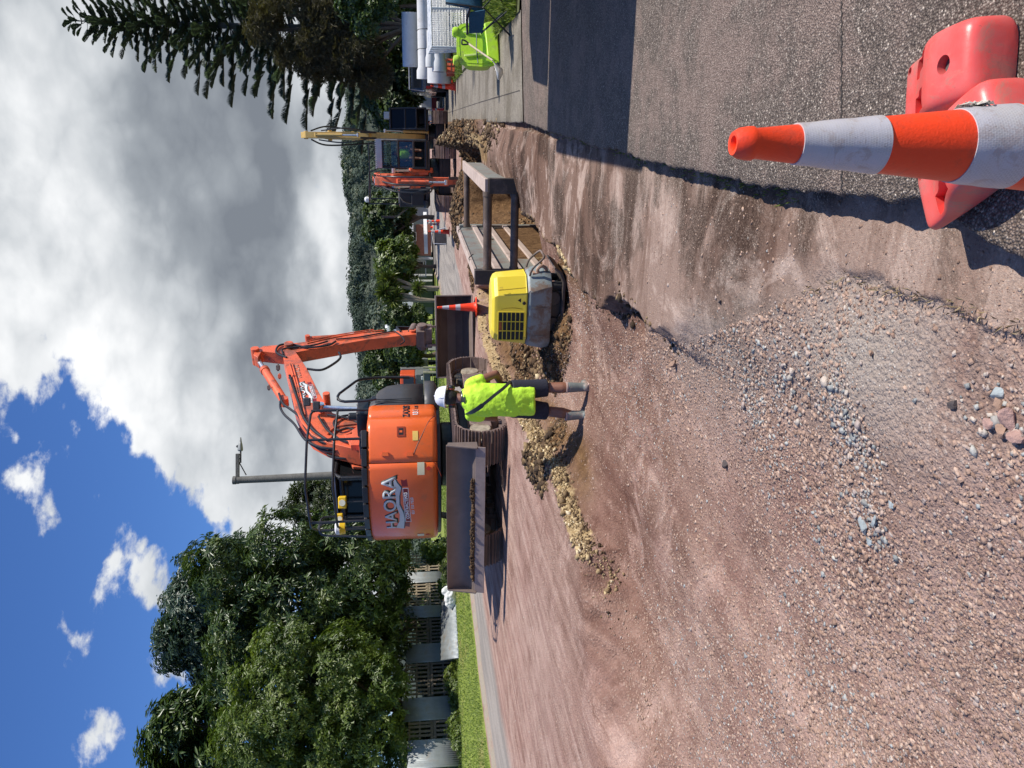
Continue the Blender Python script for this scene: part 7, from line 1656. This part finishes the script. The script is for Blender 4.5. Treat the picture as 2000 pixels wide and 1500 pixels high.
mb = MB(); mb.box((0, -.80, 1.37), (1.4, .05, .40)); mb.build('rear_window', DKG, ut, bevel=.02); mb = MB(); mb.box((0, -2.33, .75), (1.5, .04, .40)); mb.build('tailgate', DK2, ut, bevel=.02)
for s in (-1, 1):
    mb = MB(); mb.box((s*.80, -2.32, .85), (.12, .05, .25)); mb.build('tail_light', mat('tail_red', (.4, .01, .01), .3, 0), ut)
    for y_ in (-1.5, 1.5): mb = MB(); mb.cyl((s*.9, y_, .36), (s*.66, y_, .36), .36, 24); mb.build('wheel', C_BK, ut, bevel=.03)
mb = MB(); mb.tube([(-.85, -.9, 1.05), (-.78, -.95, 1.72), (.78, -.95, 1.72), (.85, -.9, 1.05)], .035, 8); mb.build('roll_bar', mat('light_steel', (.45, .45, .46), .4, .1, metal=.6), ut)
# ------------------------------------------------------------ pipes
CON = mat('white_concrete', (.56, .56, .54), .75, .10, 3, .25, 50, dirt=(.34, .31, .26), dirt_amt=.25)
def pipe(label, c, ax, L, r_, bell=True, grp='white pipes stacked on the verge'):
    ax = Vector(ax).normalized(); o = empty('pipe', c, 0, label, 'pipe', grp); c0 = -ax*L/2; mb = MB()
    R_ = Vector((0, 0, 1)).rotation_difference(ax).to_matrix()
    out = [(r_*.84, 0), (r_*.84, .01), (r_*1.0, .012), (r_, L-.5)] if not bell else [(r_*.84, 0), (r_, .004), (r_, L-.42), (r_*1.20, L-.30), (r_*1.22, L), (r_*1.0, L+.002)]
    if not bell: out = [(r_*.84, 0), (r_, .004), (r_, L-.004), (r_*.84, L)]
    mb.lathe(out+[(r_*.84, L-.2), (r_*.84, .01)][::1] if False else out, c0, 40, R_); o_ = mb.build('pipe_wall', CON, o, bevel=.01)
    mb = MB(); mb.lathe([(0.0, -.003), (r_*.82, -.003)], c0, 40, R_); mb.build('bore_shade', mat('painted_bore_shade', (.04, .038, .036), .9, .2), o)  # flat dark disc on the closed end paints the shade inside the pipe
    mb = MB(); mb.lathe([(0.0, L+.004), (r_*.90, L+.004)], c0, 40, R_); mb.build('bore_shade', MATS['painted_bore_shade'], o); return o
def PP(px, py, Y): return P(px, py, Y)
pipe('short wide grey pipe lying on top of the pipe stack', PP(804, 78, 30.2), (1, -.44, 0), 1.95, .37, bell=False)
pipe('long white pipe with a bell end in the middle of the stack', PP(829, 78, 29.2), (-1, .43, .0), 2.75, .26)
pipe('large pale pipe at the bottom of the stack, its left end nearest the cones', PP(858, 112, 27.8), (1, -.42, 0), 1.75, .44, bell=False)
pipe('second bottom pipe half hidden behind the mesh panels', PP(860, 20, 28.6), (1, -.44, 0), 1.9, .42)
for i, (px, py, r_, lb) in enumerate(((842, 113, .16, 'narrow white pipe socket standing above the red cones'), (858, 122, .20, 'wide white pipe socket just behind the red cones'))):
    pipe(lb, PP(px, py, 26.4), (.35, -1, .04) if i == 9 else (-1, .35, 0), .6, r_)
# ties round the stack
for py in (62, 100):
    g = PP(832, py, 28.7); t_ = empty('strap_tie', g, 0, ('black strap round the pipes on the right', 'black strap round the pipes with frayed brown twine')[py == 100], 'strap', 'ties on the pipe stack'); mb = MB(); mb.tube(spline([(0, -.02, .35), (0, -.20, .25), (-.03, -.30, .02), (.04, -.22, -.22)], 6), .014, 6); mb.build('band', BLK, t_)
# ------------------------------------------------------------ mesh fence panels leaning in a stack
GAL = mat('galvanised_pipe', (.56, .57, .56), .35, .1, 6, metal=.5)
def mesh_panel(label, Y, x0, x1, ztop, zbot, lean, seed):
    A = P(890, x0, Y); Bq = P(890, x1, Y); o = empty('mesh_panel', (A.x, A.y, 0.03), rad(4), label, 'mesh fence panel', 'stack of mesh fence panels'); w_ = (Bq.x-A.x); h_ = ztop
    mb = MB(); mb.tube([(0, 0, zbot), (0, lean, h_)], .022, 8); mb.tube([(w_, 0, zbot), (w_, lean, h_)], .022, 8); mb.tube([(-.02, lean, h_), (w_, lean, h_)], .022, 8); mb.tube([(0, lean*.05, .08+zbot), (w_, lean*.05, .08+zbot)], .022, 8); mb.tube([(w_*.52, 0, zbot), (w_*.52, lean, h_)], .018, 8); mb.build('frame', GAL, o)
    mb = MB(); n = int(w_/.055)
    for i in range(1, n): mb.tube([(w_*i/n, lean*.06, .1+zbot), (w_*i/n, lean, h_)], .0030, 4, cap=False)
    for i in range(1, 13): f = i/13; mb.tube([(0, lean*f, .1+zbot+(h_-.1-zbot)*f), (w_, lean*f, .1+zbot+(h_-.1-zbot)*f)], .0030, 4, cap=False)
    mb.build('wire_mesh', GAL, o, smooth=False); return o
for i in range(4): mesh_panel(('nearest galvanised mesh panel of the leaning stack', 'second galvanised mesh panel from the front of the stack', 'third galvanised mesh panel from the front of the stack', 'rearmost galvanised mesh panel of the stack')[i], 18.6+.16*i, 92+2*i, -60, 1.02+.02*i, .02, .05*i+.03, i)
# ------------------------------------------------------------ lime green plastic barrow tub, tipped on end
LIM = mat('lime_plastic', (.46, .74, .03), .45, .08, 5, .15, 30, dirt=(.34, .32, .12), dirt_amt=.4, dirt_scale=5)
q = P(966, 92, 13.2); lt = empty('plastic_tub', (q.x, q.y, .03), rad(8), 'lime green plastic barrow tub standing tipped on its side on the grass', 'barrow tub')
def tubring(y, w_, h_, z0, n=20): 
    return [Vector((w_*math.copysign(abs(math.cos(a))**.45, math.cos(a)), y, z0+h_*math.copysign(abs(math.sin(a))**.45, math.sin(a)))) for a in [2*math.pi*k/n+.01 for k in range(n)]]
mb = MB(); mb.loft([tubring(-.05, .37, .33, .36), tubring(.0, .36, .32, .36), tubring(.30, .27, .24, .34), tubring(.34, .24, .20, .34)]); mb.loft([tubring(-.055, .40, .36, .36), tubring(-.03, .40, .36, .36)]); 
o = mb.build('tub_outside', LIM, lt, ang=60)
mb = MB(); mb.loft([tubring(-.062, .35, .31, .36), tubring(.0, .34, .30, .36), tubring(.25, .25, .22, .35)][::-1], cap=False); mb.build('tub_inside', LIM, lt, ang=60)
for s in (-1, 1):
    mb = MB(); mb.lathe([(.085, -.03), (.09, 0), (.075, .05), (.04, .06), (0, .06)], (s*.26-.02, -.02, .72), 16); mb.build('foot_pad', LIM, lt)
    mb = MB(); mb.box((s*.20, -.075, .44), (.035, .02, .30), Matrix.Rotation(rad(8*s), 3, 'Y')); mb.build('moulded_rib', mat('pale_lime', (.62, .80, .22), .5, .1), lt, bevel=.006)
mb = MB(); mb.prism([(-.38, .0), (.40, .02), (.34, .24), (-.26, .20)], 'y', -.17, -.12); mb.build('front_lip', LIM, lt, bevel=.02)
mb = MB(); mb.tube(spline([(-.36, -.09, .36), (-.1, -.10, .38), (.12, -.10, .37), (.36, -.09, .38)], 4), .010, 6); mb.build('seam_bar', TEAL, lt)
# shovel leaning over it
sh_ = empty('shovel', P(978, 138, 12.6), 0, 'long shovel with pale wooden shaft leaning on the lime tub', 'shovel'); sp = lambda a, b, Y: P(a, b, Y)-sh_.location
mb = MB(); mb.tube([sp(916, 86, 13.0), sp(962, 118, 12.75)], .016, 10); mb.build('shaft', mat('pale_wood', (.62, .50, .34), .6, .15, 20), sh_)
mb = MB(); mb.tube(rounded([sp(916, 86, 13.0), sp(910, 80, 13.0), sp(902, 77, 13.0), sp(902, 87, 13.0), sp(910, 87, 13.0), sp(916, 86, 13.0)], .02), .014, 8); mb.build('grip', BLK, sh_)
a, b, c = sp(962, 118, 12.75), sp(975, 132, 12.65), sp(974, 156, 12.5); mb = MB(); w0 = Vector((.06, 0, .085)); mb.add([a-w0*.3, a+w0*.3, b+w0*1.0+Vector((0, -.02, 0)), c+w0*.2, c-w0*.2, b-w0*1.0+Vector((0, -.02, 0)), b+Vector((0, .03, 0))], [(0, 1, 6), (1, 2, 6), (2, 3, 6), (3, 4, 6), (4, 5, 6), (5, 0, 6)]); mb.build('blade', mat('worn_steel', (.50, .47, .44), .35, .2, 12, metal=.5), sh_, solid=.004)
# ------------------------------------------------------------ blue folding chair
BLU = mat('blue_canvas', (.012, .075, .135), .8, .12, 10, .3, 60)
q = G(1000, 20, .03); ch = empty('folding_chair', (q.x+.14, q.y+.15, .03), rad(24), 'blue canvas folding camp chair with thin black crossed legs', 'chair')
mb = MB(); mb.loft([[Vector((x, y+.03*math.cos(x*7), z)) for x in (-.27, -.14, 0, .14, .27)] for y, z in ((-.20, .97), (-.17, .80), (-.14, .62), (-.08, .47), (.0, .42), (.16, .41), (.27, .43))], closed=False, cap=False); mb.build('seat_canvas', BLU, ch, ang=180, solid=.012)
mb = MB(); mb.prism([(-.16, .40), (.24, .42), (.26, .62), (-.10, .64)], 'x', -.30, -.285); mb.build('side_panel', BLU, ch); mb = MB(); mb.prism([(-.16, .40), (.24, .42), (.26, .62), (-.10, .64)], 'x', .285, .30); mb.build('side_panel', BLU, ch)
for a, b in (((-.28, -.25, 0), (.28, -.20, .42)), ((.28, -.25, 0), (-.28, -.20, .42)), ((-.28, .28, 0), (.28, .24, .42)), ((.28, .28, 0), (-.28, .24, .42)), ((-.30, -.25, 0), (-.29, .26, .44)), ((-.30, .28, 0), (-.29, -.2, .44)), ((.30, -.25, 0), (.29, .26, .44)), ((.30, .28, 0), (.29, -.2, .44)), ((-.28, -.18, .42), (-.28, -.24, .98)), ((.28, -.18, .42), (.28, -.24, .98))):
    mb = MB(); mb.cyl(a, b, .010, 8); mb.build('leg', BLK, ch)
for s in (-1, 1): mb = MB(); mb.tube(spline([(s*.30, -.20, .62), (s*.31, .0, .66), (s*.31, .26, .64)], 4), .018, 8); mb.build('armrest', BLK, ch)
# orange folded thing at the pipes' foot
g = P(893, 130, 26.5); oc = empty('plastic_crate', (g.x, g.y, .05), rad(10), 'open orange plastic crate lying behind the lime tub', 'crate'); mb = MB(); 
for a, b in (((-.25, 0, 0), (.25, 0, 0)), ((-.25, 0, .34), (.25, 0, .34)), ((-.25, 0, 0), (-.25, 0, .34)), ((.25, 0, 0), (.25, 0, .34)), ((0, 0, 0), (0, 0, .34)), ((-.25, 0, .17), (.25, 0, .17))): mb.beam(a, b, .05, .05)
mb.box((0, .2, .17), (.5, .03, .34)); mb.build('crate_side', ORB, oc, bevel=.008)
# ------------------------------------------------------------ box truck on the driveway just right of the picture: it throws the big shadow
bt = empty('box_truck', (4.80, 5.75, 0.004), -math.atan2(.3219, .9468), 'white box body truck parked on the driveway right of the camera', 'truck')
mb = MB(); mb.box((.25, .25, 1.75), (2.0, 3.5, 2.05)); mb.build('box_body', WHT, bt, bevel=.04)
mb = MB(); mb.prism([(2.05, .55), (3.6, .55), (3.65, 1.2), (3.2, 1.95), (2.05, 2.1)], 'x', -.68, 1.18); mb.build('cab', WHT, bt, bevel=.06)
mb = MB(); mb.prism([(2.45, 1.25), (3.45, 1.25), (3.12, 1.82), (2.45, 1.85)], 'x', -.70, 1.20); mb.build('side_window', DKG, bt)
mb = MB(); mb.box((.25, 1.0, .6), (1.2, 5.0, .18)); mb.build('chassis', BLK, bt)
for x_ in (-.6, 1.1):
    for y_ in (-.8, 2.8): mb = MB(); mb.cyl((x_-.1, y_, .38), (x_+.12, y_, .38), .38, 28); mb.build('wheel', C_BK, bt, bevel=.03)
